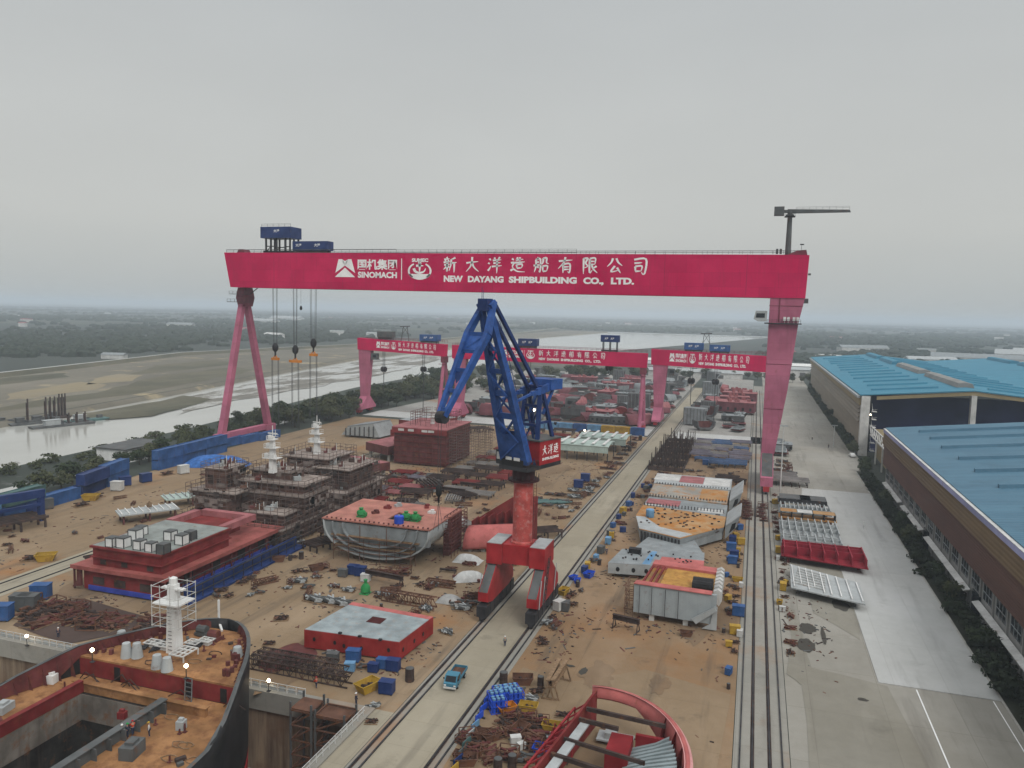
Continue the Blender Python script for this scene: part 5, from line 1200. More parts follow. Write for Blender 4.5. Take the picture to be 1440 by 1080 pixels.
# brown banded block (net-wrapped) and pink decked blocks behind
T = thing('wrapped_block', 'tall square block sheathed in dark red brown boards with a salmon deck', 'hull block', (-113, 257, 0))
MB().box(-121, -101, 245, 268, .6, 13.2).build('side_plating', M_PRIMD, T)
for z in range(7): MB().box(-121.3, -100.7, 244.7, 268.3, 1.4 + z * 1.75, 1.55 + z * 1.75).build('staging', M_PRIM, T)
m = MB()
for x in range(9): m.box(-120.8 + x * 2.45, -120.6 + x * 2.45, 244.55, 244.69, .3, 13.2)
m.build('standard', M_PRIMD, T)
MB().box(-121.6, -100.4, 244.3, 268.6, 13.21, 13.5).build('deck', M_SALMD, T)
MB().box(-121.5, -100.5, 244.2, 244.29, 11.4, 13.2).build('parapet', M_PRIM, T)
m = MB()
for x in (-119, -115.2, -110, -107.5): m.box(x, x + 2.2, 244.1, 244.19, 12.2, 13.0)
m.build('window_opening', M_DIRTYW, T)
scaffold(MB(), -100.2, -92, 246, 268, 0, 12, 2.2, .1, 1.9).build('scaffolding', M_BROWNG, T)
scaffold(MB(), -117, -103, 250, 264, 13.5, 17.5, 2, .1, 1.6).build('scaffolding', M_PRIMD, T)
MB().taper((-111, 256, 13.5), (-111, 256, 20), 1.2, 1.2, .8, .8).box(-112.6, -109.6, 255, 257, 16, 16.3).box(-112.2, -110, 255, 257, 18, 18.3).build('radar_mast', M_DIRTYW, T)
MB().lathe([(.8, 0), (1.1, .8), (1.0, 1.8), (.3, 2.4)], (-108, 258, 17.8), 10).build('radome', M_WHITE, T, 40)
def deck_block(label, poly, z0, z1, deckm, sidem, holes=(), nm='hull_block', cat='hull block', stools=True, group=None):
    cx = sum(p[0] for p in poly) / len(poly); cy = sum(p[1] for p in poly) / len(poly)
    T = thing(nm, label, cat, (cx, cy, 0), 0, group)
    MB().prism(poly, z0, z1).build('side_plating', sidem, T)
    MB().prism([(cx + (x - cx) * .985, cy + (y - cy) * .985) for x, y in poly], z1 + .001, z1 + .09).build('deck', deckm, T)
    if holes:
        m = MB()
        for (x, y, w_, h_) in holes: m.box(x - w_ / 2, x + w_ / 2, y - h_ / 2, y + h_ / 2, z1 + .091, z1 + .13)
        m.build('opening', M_BLACK, T)
    if stools:
        m = MB()
        for (x, y) in poly: m.cbox((cx + (x - cx) * .85, cy + (y - cy) * .85, 0), .9, .9, z0 - .004)
        m.build('support_stool', M_CONC, T)
    return T
random.seed(11)
T = deck_block('flat salmon pink deck block on stools behind the scaffolded superstructures, nearer one', [(-140, 213), (-121, 211), (-113, 226), (-131, 232)], 2.2, 4.6, M_SALMD, M_PRIMD, [(-130, 220, 1.2, 1), (-124, 222, .8, .8)])
T = deck_block('flat salmon pink deck block on stools by the trees, farther one', [(-136, 252), (-124, 246), (-117, 268), (-131, 274)], 2.6, 5.6, M_SALMD, M_PRIMD, [(-127, 258, 1, 1)])
T = thing('hull_block', 'pale grey wedge shaped block standing before the farthest left pink leg', 'hull block', (-157, 295, 0))
MB().ext([(-167, 288, .9), (-149, 288, .9), (-152, 288, 6.6), (-164, 288, 4.6)], (1.5, 13, 0)).build('side_plating', M_GREYL, T)
MB().ext([(-164.2, 287.8, 4.62), (-151.8, 287.8, 6.68), (-151.8, 287.8, 6.85), (-164.2, 287.8, 4.8)], (1.5, 13.4, 0)).build('deck', M_GREY, T)
m = MB()
for k in range(7): m.box(-165 + k * 2.2, -164.7 + k * 2.2, 287.4, 287.98, 1, 4 + k * .25)
m.build('stiffener', M_GREYD, T); MB().box(-166, -164, 289, 300, 0, .89).box(-153, -151, 289, 300, 0, .89).build('support_stool', M_CONC, T)
T = deck_block('tilted pale grey plate block right of the grey wedge block', [(-146, 300), (-130, 296), (-126, 318), (-142, 322)], 3, 7.2, M_GREYL, M_PRIM)
T = deck_block('low dark red block between the grey blocks and the tall wrapped block', [(-140, 280), (-124, 276), (-122, 290), (-138, 294)], 1.5, 6.0, M_SALMD, M_PRIM)

# midship section standing open towards the dock
T = thing('midship_section', 'open midship hull section, grey curved shell below a salmon deck', 'hull block', (-76, 154, 0))
xc, W_, ya, yb, zd = -76.3, 12.8, 145.5, 164, 8.6
def sec(s_, zz):   # half breadth of the rounded bottom
    t = (zz - .2) / (zd - .2); return W_ * (min(1, t * 1.05 + .001)) ** .40
rings = []
for k in range(17):
    a = -pi / 2 + pi * k / 16; zz = zd - (zd - .9) * cos(a) ** .8 if abs(k - 8) < 8 else zd
    rings.append((xc + W_ * sin(a), zz))
shell = MB().loft([[V(x, ya, z) for x, z in rings], [V(x * .995 + xc * .005, yb, z) for x, z in rings]])
o = shell.build('bottom_shell', M_GREYL, T, 40); sol = o.modifiers.new('t', 'SOLIDIFY'); sol.thickness = .35
m = MB()
for f_ in (.80, .60): m.loft([[V(xc + (x - xc) * f_, ya - .6, zd - .5 - (zd - .5 - z) * f_ - .1) for x, z in rings], [V(xc + (x - xc) * f_, ya + .2, zd - .5 - (zd - .5 - z) * f_ - .1) for x, z in rings]])
o = m.build('web_frame', M_GREY, T); sol = o.modifiers.new('t', 'SOLIDIFY'); sol.thickness = .22
m = MB(); m.sheet([(x, ya + 1.6, z) for x, z in rings]); m.build('inner_bulkhead', M_GREYL, T, normals=False)
m = MB().box(xc - W_ * .98, xc + W_ * .98, ya + .3, ya + 1.5, 4.8, 8.2); m.build('upper_bulkhead', M_GREY, T)
m = MB().box(xc - 9.5, xc + 9.0, ya - .6, ya + 1.4, 3.4, 3.55).box(xc - 10.5, xc + 10.5, ya - .4, ya + 1.45, 5.4, 5.6); m.build('staging_plank', M_WOOD, T)
m = MB(); scaffold(m, xc - 9.5, xc + 9.0, ya - .9, ya + 1.4, .1, 4.6, 3.1, .09, 1.7); m.bar((xc - 3.4, ya - .3, .4), (xc - 3.4, ya - .3, 8.2), .12).bar((xc + 3, ya - .3, .4), (xc + 3, ya - .3, 8.2), .12); m.build('scaffolding', M_RUST, T)
m = MB()
hx0, hx1, hy0, hy1 = xc + .8, xc + 7.2, ya + 4.2, ya + 10.2
x0, x1 = xc - W_ - .1, xc + W_ + .1
m.box(x0, hx0, ya - .1, yb, zd, zd + .3).box(hx1, x1, ya - .1, yb, zd, zd + .3).box(hx0, hx1, ya - .1, hy0, zd, zd + .3).box(hx0, hx1, hy1, yb, zd, zd + .3)
m.build('deck', paint('salmon_dusty_deck', (.37, .15, .115, 1), .65, .2, .3, 0, rustcol=(.32, .18, .10, 1)), T)
MB().box(hx0, hx1, hy0, hy1, zd - 4.2, zd - 4.0).box(hx0 - .2, hx0 - .01, hy0, hy1, zd - 4.2, zd - .01).box(hx1 + .01, hx1 + .2, hy0, hy1, zd - 4.2, zd - .01).box(hx0 - .2, hx1 + .2, hy1 + .01, hy1 + .2, zd - 4.2, zd - .01).build('hatch_well', M_DARK, T)  # dark-walled box added so the hatch opening reads dark
m = MB()
for k in range(22): m.box(x0 + 1 + k * 1.15, x0 + 1.25 + k * 1.15, ya + .1, ya + .4, zd + .3, zd + .62)
m.build('lug', M_PRIMD, T)
MB().box(xc + W_ - 1.2, xc + W_ + .2, yb - 8, yb - .2, .1, zd - .02).build('end_shoring', M_PRIMD, T)
scaffold(MB(), xc + W_ - .4, xc + W_ + 1.4, ya + 9, yb, .1, 8.4, 1.8, .12, 1.6).build('scaffolding', M_PRIMD, T)
for (u, v, mt_, nm, lb, h) in ((508, 727, M_GREEN, 'green_machine', 'green machine standing alone at the left of the salmon deck', 1.9), (571, 731, M_GREEN, 'green_machine', 'green machine by the hatch on the salmon deck', 1.7), (584, 733, M_GREEN, 'green_machine', 'green machine nearest the right edge of the salmon deck', 1.9), (561, 736, M_BBLUE, 'blue_tank', 'blue cylindrical tank on the salmon deck in front of the hatch', 1.7)):
    p = G(u, v, zd + .3); t_ = thing(nm, lb, 'machine' if 'machine' in nm else 'tank', (p.x, p.y, zd + .31))
    if nm == 'blue_tank':
        MB().lathe([(1.0, 0), (1.05, .2), (1.05, h - .1), (.9, h)], (0, 0, 0), 16).build('shell', mt_, t_, 40, world=False); MB().lathe([(.2, h), (.2, h + .2)], (0, 0, 0), 8).build('cap', M_GREYL, t_, world=False)
    else:
        MB().lathe([(.5, 0), (.95, .3), (1.0, h * .45), (.85, h * .62), (.4, h * .7), (.4, h * .86), (.55, h * .88), (.5, h * .95)], (0, 0, .3), 12).tube((.6, 0, h * .5), (1.25, 0, h * .5), .22, n=8).build('hopper', mt_, t_, 40, world=False); MB().box(-.9, .9, -.6, .6, 0, .3).box(.5, 1.3, -.4, .4, .3, 1.1).build('base', mt_, t_, world=False)
random.seed(21)
for k, (u, v) in enumerate(((545, 715), (560, 712), (600, 714), (607, 722), (528, 722))):
    p = G(u, v, zd + .3); t_ = MB().cbox((p.x, p.y, zd + .31), 1.6, 1.0, .5, k).cbox((p.x + .2, p.y, zd + .81), .8, .8, .4, k + .5).build('equipment_box', (M_PRIM, M_GREYL, M_PRIM, M_WHITE, M_PRIMD)[k]); crowd(t_, 'small equipment box on the salmon deck of the midship section, @', 'box', 'boxes on the midship deck')
# pink curved side shell
T = thing('curved_shell_block', 'curved salmon pink bilge shell block with dark red frames behind the jib crane foot', 'hull block', (-55, 167, 0))
def cs(u, v):
    a = pi * .5 * (v); return V(-61.4 + 13.0 * u, 159.5 + 5.0 * u + 4.4 * (1 - cos(a)), .7 + 4.6 * sin(a) + .6 * u)
o = MB().grid(cs, 8, 10).build('bilge_plate', M_SALM, T, 60); sol = o.modifiers.new('t', 'SOLIDIFY'); sol.thickness = .2
m = MB()
for k in range(8):
    x = -61.2 + k * 1.8; y = 164.6 + k * .7; h = 1.6 + k * .78; m.ext([(x, y, .3), (x + .2, y, .3), (x + .2, y, 5.2 + h * .6), (x, y, 5.2 + h * .6)], (0, 4.5 - .1 * k, 0))
m.build('web_frame', M_PRIM, T)
MB().ext([(-61.4, 168.8, .3), (-48, 174.2, .3), (-48, 174.2, 11.0), (-53, 172.2, 11.2), (-61.4, 168.8, 5.6)], (.0, .25, 0)).build('deck_plate', M_PRIM, T)
m = MB()
for k in range(5): m.cbox((-60 + k * 2.8, 161 + k * 1.1, 0), .8, .8, .9)
m.build('support_stool', M_CONC, T)

# right yard blocks
T = thing('hull_block', 'long flat rust stained deck block with angled corners beside the gantry rail', 'hull block', (-15, 208, 0))
P1 = [(-27.0, 193), (-24.4, 180.5), (-14.4, 176), (-5.2, 190), (-5, 200), (-26.8, 204)]
MB().prism([(x * .96 - .6, y * .99 + 2) for x, y in P1], .9, 2.6).loft([[V(x * .96 - .6, y * .99 + 2, 2.6) for x, y in P1], [V(x, y, 3.9) for x, y in P1]], closed=True).build('side_plating', M_GREY, T)
MB().prism(P1, 3.9, 4.02).build('deck', M_RUSTO, T)
MB().prism([(-26.9, 192.0), (-24.45, 180.8), (-14.5, 176.5), (-12, 180.5), (-20, 184.0), (-24.6, 192)], 4.021, 4.05).build('grey_margin', M_GREYL, T)
m = MB()
for k in range(60): random.seed(k); m.cbox((-25 + random.random() * 19, 184 + random.random() * 18, 4.03), .35 + random.random() * .4, .3, .15 + .2 * random.random(), random.random())
m.build('lug', M_RUSTD, T)
m = MB()
for k in range(12): f_ = k / 11; m.box(-24 + 9.2 * f_, -23.6 + 9.2 * f_, 180.2 - 4.1 * f_, 180.8 - 4.1 * f_, .9, 3.6)
m.build('stiffener', M_DARK, T)
for nm, poly, z1, mt_ in (('deck_strip', [(-26.8, 204.3), (-5.2, 200.6), (-5.2, 213), (-26.6, 215)], 3.9, M_GREY), ('deck_strip', [(-26.9, 215.3), (-5.4, 213.3), (-5.2, 230), (-27.2, 231)], 4.2, M_RUSTG), ('deck_strip', [(-27.4, 231.3), (-5, 230.3), (-5, 246), (-28.2, 246)], 4.4, M_GREYL)):
    MB().prism(poly, .9, z1).build(nm, mt_, T)
for (x0_, x1_, y0_, y1_, z_, mt_) in ((-28, -20.5, 236, 245, 4.42, M_DIRTYW), (-20.3, -13.2, 235, 244.6, 4.42, M_SALMD), (-13, -5.4, 234, 244.2, 4.42, M_DIRTYW), (-26.4, -17.5, 206, 212.5, 3.92, M_SALMD), (-12.6, -6, 203, 206.5, 3.92, M_DIRTYW), (-13, -5.6, 216, 229, 4.22, M_RUSTO), (-26.5, -22, 204.8, 206.6, 3.92, M_DIRTYW)):
    MB().box(x0_, x1_, y0_, y1_, z_, z_ + .05).build('primed_plate', mt_, T)
m = MB()
for y in (204.2, 215.1, 231.1):
    for k in range(26): m.box(-26.5 + k * .82, -26.3 + k * .82, y - .2, y + .25, 3.4, 4.75)
m.build('rib_end', M_DARK, T)
p = G(914, 727, 4); MB().lathe([(1.0, 0), (1.05, .2), (1.05, 1.9), (.9, 2)], (p.x, p.y, 4.05), 14).build('tank', M_CONTS, T, 40)
for (ya_, yb_, nm_) in ((216, 232, 'far'), (190, 203, 'near')):
    m = MB().ext([(-4.9, ya_, 1.0), (-2.2, ya_, 4.4), (-1.6, ya_, 7.2), (-4.9, ya_, 4.4)], (0, yb_ - ya_, 0)); m.build('wing_tank', M_GREY, T)
    MB().ext([(-4.85, ya_ - .05, 4.5), (-1.55, ya_ - .05, 7.3), (-1.4, ya_ - .05, 7.15), (-4.7, ya_ - .05, 4.35)], (0, yb_ - ya_ + .1, 0)).build('sloping_plate', M_GREYL, T)
    MB().ext([(-4.0, ya_ - .06, 2.6), (-2.7, ya_ - .06, 3.9), (-2.5, ya_ - .06, 5.4), (-3.4, ya_ - .06, 4.9)], (0, .05, 0)).build('lightening_hole', M_BLACK, T)
# grey stepped blocks
T = thing('hull_block', 'grey double bottom block with round manholes along its near side', 'hull block', (-19, 162, 0))
P2 = [(-27.2, 155.5), (-14.2, 157.5), (-8, 158.5), (-8.5, 170), (-26.0, 166)]
MB().prism(P2, .9, 3.1).build('side_plating', M_GREYL, T); MB().prism([(x, y) for x, y in P2], 3.101, 3.18).build('deck', M_GREY, T)
MB().prism([(-24.4, 166.3), (-8.6, 170.3), (-11.5, 181), (-15.5, 184.5), (-21.5, 182.5)], 1.4, 2.6).build('lower_panel', M_GREY, T)
m = MB()
for x in (-25.2, -22, -19.4): m.ext([(x + .42 * cos(2 * pi * k / 10), 155.5 + (x + 27.2) * .154 - .03, 1.9 + .5 * sin(2 * pi * k / 10)) for k in range(10)], (0, -.03, 0))
m.build('manhole', M_BLACK, T)
MB().prism([(-20.4, 157.2), (-18.8, 157.4), (-18.4, 166.8), (-19.6, 166.6)], 3.181, 3.2).build('blue_mark', M_CONTS, T)
MB().prism([(-17.4, 157.3), (-8, 158.6), (-8.2, 164), (-17.0, 163.5)], 3.182, 3.25).build('primed_margin', M_SALM, T)
m = MB()
for k in range(34): random.seed(k + 90); m.cbox((-25.5 + random.random() * 15, 158.5 + random.random() * 8, 3.2), .3, .25, .3, random.random())
m.build('lug', M_DARK, T)
MB().box(-24.2, -21.6, 163.4, 165, 3.19, 4.2).build('generator', M_BLACK, T)
m = MB()
for x in (-25.5, -17, -10): m.cbox((x, 158.2, 0), .8, .8, .89)
m.build('support_stool', M_DIRTYW, T)
T = thing('hull_block', 'grey sided block with orange rusted top, pink margins and curved white rib ends', 'hull block', (-11, 141, 0))
P3 = [(-18.8, 135.4), (-4.4, 134.6), (-4.2, 149.5), (-17.0, 150.5)]
MB().prism([(-18.8, 135.4), (-4.4, 134.6), (-4.3, 135.2), (-18.7, 136)], 1.3, 6.6).build('side_plating', paint('pale_blue_grey_side', (.30, .335, .345, 1), .5, .06, .06, .12), T)
MB().prism([(-18.7, 136.01), (-4.5, 135.21), (-4.3, 149.5), (-17.0, 150.5)], 3.0, 5.6).build('tank_top', M_RUSTO, T)
MB().prism([(-18.9, 135.2), (-5.2, 134.4), (-5.1, 136.3), (-18.6, 137.1)], 6.601, 6.72).build('primed_margin', M_SALM, T)
MB().prism([(-17.2, 148.4), (-4.4, 147.6), (-4.2, 150.4), (-17.0, 151.2)], 5.4, 6.4).build('primed_margin', M_SALM, T)
MB().prism([(-14.6, 137.2), (-5.2, 136.6), (-5.0, 147.8), (-14.2, 148.6)], 5.601, 5.95).build('rusted_panel', paint('yellow_rust', (.40, .215, .05, 1), .75, .2, .55, 0, rustcol=(.27, .10, .03, 1), scale=.5), T)
for x in (-17.6, -16.4, -15.4): MB().bar((x, 137.2, 6.2), (x + .6, 148.6, 6.0), .35).build('girder_flange', M_PRIM, T)
for y in (138.4, 140.4): MB().tube((-8.8, y, 6.7), (-5.2, y - .1, 6.7), .85, n=10).build('black_pipe', M_BLACK, T)
for k in range(7):
    y = 136.4 + k * 2.0; m = MB(); m.ext([(-5.0, y, 5.2), (-4.0, y, 4.0), (-3.5, y, 5.0), (-3.6, y, 6.6), (-4.2, y, 7.0), (-5.0, y, 6.6)], (0, 1.15, 0)); m.build('rib_end', M_DIRTYW, T)
MB().ext([(-8.4, 134.0, 2.0), (-4.6, 134.0, 4.6), (-4.2, 134.0, 4.0), (-7.6, 134.0, 1.2)], (0, .35, 0)).ext([(-6.6, 134.38, .4), (-4.1, 134.38, .4), (-4.1, 134.38, 4.6), (-4.7, 134.38, 4.6), (-5.2, 134.38, 1.4)], (0, .2, 0)).build('bilge_bracket', M_GREYL, T)
m = MB()
for x in (-17.8, -15.6, -13.2, -10.9): m.box(x, x + .1, 135.05 - (x + 18.8) * .055, 135.12 - (x + 18.8) * .055, 1.3, 6.4)
m.build('draught_line', M_DARK, T)
m = MB(); scaffold(m, -20.4, -18.9, 135.5, 141, 0, 5, 1.8, .08, 1.6); m.build('scaffolding', M_RUST, T)
m = MB()
for (x, y) in ((-15.5, 136), (-9.5, 135.8), (-16, 148), (-6, 147)): m.cbox((x, y, 0), .9, .9, 1.29 if y < 140 else 2.98)
m.build('support_stool', M_DIRTYW, T)

# panels stacked beside the gantry rails
random.seed(31)
def panel(label, x0, x1, y0, y1, z0, z1, mt_, rib, ribm, nb=9, tilt=.0, uprights=True, patches=()):
    T = thing('deck_section', label, 'deck section', ((x0 + x1) / 2, (y0 + y1) / 2, 0))
    MB().ext([(x0, y0, z0), (x1, y0 - tilt, z0), (x1, y0 - tilt, z0 + .25), (x0, y0, z0 + .25)], (0, y1 - y0, 0)).build('plate', mt_, T)
    m = MB()
    for k in range(nb):
        x = x0 + .5 + (x1 - x0 - 1) * k / max(1, nb - 1)
        m.box(x, x + .22, y0 - tilt * (x - x0) / (x1 - x0) + .1, y1 - .5, z0 + .251, z1)
    m.build('stiffener', ribm, T)
    if rib:
        m = MB()
        for y in rib: m.box(x0 + .2, x1 - .2, y, y + .2, z0 + .252, z1 - .12)
        m.build('girder', ribm, T)
    for (a, b_, c_) in patches: MB().box(a, b_, y0 + .3, y1 - .6, z1 + .002, z1 + .05).build('primed_plate', c_, T)
    m = MB()
    for x in (x0 + 1.5, x1 - 1.5):
        for y in (y0 + .6, y1 - 1): m.cbox((x, y, 0), .6, .6, z0 - .002)
    m.build('support_stool', M_PRIMD, T)
    return T
panel('grey brown stiffened panel topmost and farthest in the stack by the gantry foot', 8.2, 21.5, 229, 236, 2.4, 3.6, M_GREYD, (229.2,), M_DARK, 10, 0, True, ((8.6, 21, M_GREYD), (14.2, 17, M_DIRTYW)))
panel('stiffened panel carrying rusty orange and white plates, second in the stack by the gantry foot', 8.2, 21.8, 219, 227, 2.0, 3.4, M_GREY, (219.1, 223), M_GREYL, 12, 0, True, ())
panel('long narrow rust orange topped girder between the grey panels', 8.0, 22.4, 212.6, 217, 2.0, 3.8, M_RUSTO, (), M_DARK, 6, 0, True, ((8.4, 12.5, M_RUSTO), (12.7, 16.4, M_DIRTYW), (16.6, 22, M_RUSTO)))
panel('pale blue grey stiffened panel with upright ribs in the middle of the stack', 8.0, 22.0, 198, 211, 1.6, 3.0, M_GREYL, (202, 206), M_GREYL, 9)
panel('light grey ribbed panel directly behind the crimson panel', 8.0, 21.8, 189.5, 197, 1.6, 2.9, M_GREY, (190.2, 193), M_GREYL, 8)
T = panel('crimson red stiffened panel lying across the apron', 7.8, 25.4, 179.5, 187, 1.5, 3.6, paint('crimson_primer', (.22, .010, .022, 1), .6, .2, .05, .1), (181, 184, 186), paint('crimson_primer_b', (.25, .012, .028, 1), .6, .2, .05, .1), 7, 3.2)
T = thing('deck_section', 'grey grating panel with white bars on short stools, nearest on the apron', 'deck section', (16, 164, 0))
MB().prism([(9.0, 158.2), (22.0, 153.6), (22.4, 166), (9.4, 173.5)], 1.5, 1.75).build('plate', M_GREYL, T)
m = MB()
for k in range(9):
    f_ = (.03, .14, .24, .33, .45, .55, .68, .82, .96)[k]; x = 9.2 + 12.9 * f_; ya_ = 158.6 - 4.6 * f_; yb_ = 172.8 - 7.3 * f_; w_ = .14 if k < 4 else .2
    m.box(x, x + w_, ya_ + (.3 if k > 3 else 2.5 * (k % 2)), yb_ - .3, 1.751, 2.05)
m.build('stiffener', M_WHITE, T)
m = MB()
for k in range(7): m.bar((9.4 + k * .25, 161 + k * 1.6, 1.9), (15.4 + k * .1, 158.6 + k * 1.5, 1.9), .16, .26)
m.build('cross_stiffener', M_DIRTYW, T)
m = MB()
for (x, y) in ((10.5, 160), (20.4, 156.2), (10.8, 170), (21, 164.5)): m.cbox((x, y, 0), .6, .6, 1.49)
m.build('support_stool', M_GREYD, T)

# white and pale green shelters
for (lab, x0, x1, y0, y1, z_) in (('pale green roofed work shelter, nearer of the pair beyond the jib crane', -70, -50, 278, 292, 6.0), ('pale green roofed work shelter, farther of the pair beyond the jib crane', -66.5, -47, 300, 314, 5.6)):
    T = thing('work_shelter', lab, 'shelter', ((x0 + x1) / 2, (y0 + y1) / 2, 0))
    MB().ext([(x0, y0, z_ - .3), (x0, (y0 + y1) / 2, z_ + .5), (x0, y1, z_ - .3), (x0, y1, z_ - .05), (x0, (y0 + y1) / 2, z_ + .75), (x0, y0, z_ - .05)], (x1 - x0, 0, 0)).build('roof', M_GREENP, T)
    m = MB()
    for k in range(5): x = x0 + 2 + (x1 - x0 - 4) * k / 4; m.box(x - .5, x + .5, y0 + .5, y1 - .5, z_ + .56, z_ + .82)
    m.build('roof_light', M_WHITE, T)
    MB().box(x0 + .2, x1 - .2, y0 + .2, y0 + .4, z_ - 2.6, z_ - .32).build('valance', M_GREENP, T)
    m = MB()
    for k in range(6): x = x0 + .4 + (x1 - x0 - .8) * k / 5; m.bar((x, y0 + .6, 0), (x, y0 + .6, z_ - .4), .3).bar((x, y1 - .4, 0), (x, y1 - .4, z_ - .4), .3)
    m.build('post', M_DARK, T)

# curved bow block in the foreground
T = thing('curved_shell_block', 'open red bow block with pink curved shell and grey ribs at the bottom edge', 'hull block', (-12, 88, 0))
def arcp(t): a = radians(100 - 112 * t); return V(-16.5 + 11.3 * cos(a), 81.5 + 15.6 * sin(a) * (1 if sin(a) > 0 else .7), 0)
AR = [arcp(k / 18) for k in range(19)]
m = MB(); inn = [V(p.x - .0, p.y, 0) for p in AR]
cen = V(-16.5, 80, 0)
m.loft([[V(p.x, p.y, 4.4 - 3.9 * min(1, max(0, (k - 5) / 6))) + (p - cen) * -.03 for k, p in enumerate(AR)], [V(p.x, p.y, 4.9 - 1.9 * min(1, max(0, (k - 5) / 6))) for k, p in enumerate(AR)], [V(p.x, p.y, 5.6) + (p - cen) * .012 for p in AR]])
o = m.build('shell_plate', M_SALM, T, 50); sol = o.modifiers.new('t', 'SOLIDIFY'); sol.thickness = .5; sol.offset = 1
m = MB(); m.loft([[V(p.x, p.y, 5.62) for p in AR], [V(p.x, p.y, 5.3) + (cen - p).normalized() * -1.0 for p in AR]]); m.build('shell_rim', paint('pale_salmon_rim', (.55, .27, .26, 1), .6, .1, .05, .1), T)
m = MB()
for i in range(9, 18, 2):
    p = AR[i]; q = p + (cen - p).normalized() * 1.6; m.ext([(p.x, p.y, .6), (q.x, q.y, .6), (q.x, q.y, 2.2), (p.x, p.y, 5.4)], (.12, .12, 0))
m.build('web_frame', M_PRIM, T)
L0 = V(-18.0, 96.4, 0); L1 = V(-21.5, 76, 0)
m = MB().ext([(L0.x, L0.y, .5), (L1.x, L1.y, .5), (L1.x, L1.y, 4.6), (L0.x, L0.y, 5.4)], (.3, .05, 0)); m.build('longitudinal_bulkhead', M_PRIM, T)
m = MB()
for k in range(9): y = 94.5 - k * 2.3; x = L0.x + (L1.x - L0.x) * (96.4 - y) / 20.4; m.bar((x - 1.9, y, .3), (x - 1.9, y, 3.6), .18).bar((x - 1.9, y, 3.2), (x, y, 4.6), .18).bar((x - 1.9, y, 1.6), (x, y, 1.8), .2)
m.bar((-20.3, 94.5, 3.4), (-23.2, 76, 3.4), .25); m.build('side_bracket', paint('bright_primer', (.27, .022, .028, 1), .6, .2, .1, .1), T)
m = MB().bar((-18.2, 92.2, 4.9), (-8.2, 91.4, 4.9), .35, .5).bar((-18.6, 89.6, 4.8), (-13.6, 89, 4.8), .35, .5).bar((-19.4, 85, 4.6), (-9.6, 83.2, 4.6), .3, .45).bar((-20, 81.4, 4.6), (-10.6, 79.6, 4.6), .4, .5); m.build('cross_beam', M_RUSTD, T)
MB().box(-14.6, -11.9, 85.5, 90.2, .5, 3.6).box(-11.6, -8.2, 89.8, 90.3, .5, 4.0).build('inner_tank', paint('dark_red_tank', (.20, .012, .016, 1), .55, .15, 0, .1), T)
m = MB().ext([(-18.3, 90, 4.3), (-17.2, 90, 4.3), (-19.2, 76, 4.3), (-20.4, 76, 4.3)], (0, 0, .25)); m.build('grey_stringer', M_GREYL, T)
m = MB()
for k in range(20):
    y = 89.4 - k * .82; xr = -16.5 + 11.3 * sqrt(max(0, 1 - ((y - 81.5) / 15.6) ** 2)) - .8
    m.ext([(-12.2 - k * .05, y, 1.2), (xr, y, 3.4), (xr, y, 4.6), (-9.2 - k * .06, y, 3.5), (-12.2 - k * .05, y, 2.2)], (0, .42, 0))
m.build('rib', paint('blue_grey_rib', (.25, .30, .31, 1), .5, .12, .08, .15), T)
MB().prism([(-11.6, 73), (-11.2, 88.6), (-6.6, 86), (-5.9, 73)], .9, 1.19).build('bottom_plate', M_GREYD, T)
MB().box(-17, -12.4, 92.8, 95.2, .6, .8).box(-16, -14.5, 93.2, 94.4, .81, 1.6).build('tray', M_GREYL, T)
T = thing('ribbed_cradle', 'red ribbed steel frame lying beside the foreground bow block', 'steel frame', (-21.5, 86, 0))
m = MB().box(-22.6, -19.0, 88, 92.4, .4, .6); m.build('plate', M_PRIM, T)
m = MB()
for k in range(5): m.box(-22.6, -19.0, 88 + k * 1.05, 88.2 + k * 1.05, .601, 1.5)
for k in range(6): m.bar((-22.3 + k * .62, 92.2, .6), (-22.3 + k * .62, 92.2, 2.2), .14)
m.build('rib', paint('bright_primer2', (.27, .02, .03, 1), .6, .2, .1, .1), T)
# ================================================================ TREES
def foliage(name, c1, c2, c3):
    m, t, b = new_mat(name); p = coords(t, 'World'); oi = N(t, 'ShaderNodeObjectInfo')
    c = mix(t, ramp(t, noise_n(t, p, .45, 4, .6), .35, .65), c1, c2); c = mix(t, mul(t, oi.outputs['Random'], .6), c, c3)
    t.links.new(c, b.inputs['Base Color']); b.inputs['Roughness'].default_value = .8; b.inputs['Specular IOR Level'].default_value = .1; return m
M_LEAF = foliage('leaf_dark_green', (.022, .036, .018, 1), (.05, .066, .032, 1), (.035, .045, .025, 1))
M_LEAF2 = foliage('leaf_olive', (.05, .058, .028, 1), (.095, .098, .05, 1), (.045, .06, .03, 1))
M_LEAF3 = foliage('leaf_hedge', (.016, .024, .014, 1), (.034, .046, .024, 1), (.02, .026, .018, 1))
M_BARK = paint('bark', (.06, .048, .036, 1), .9, .3, 0, 0, scale=2)
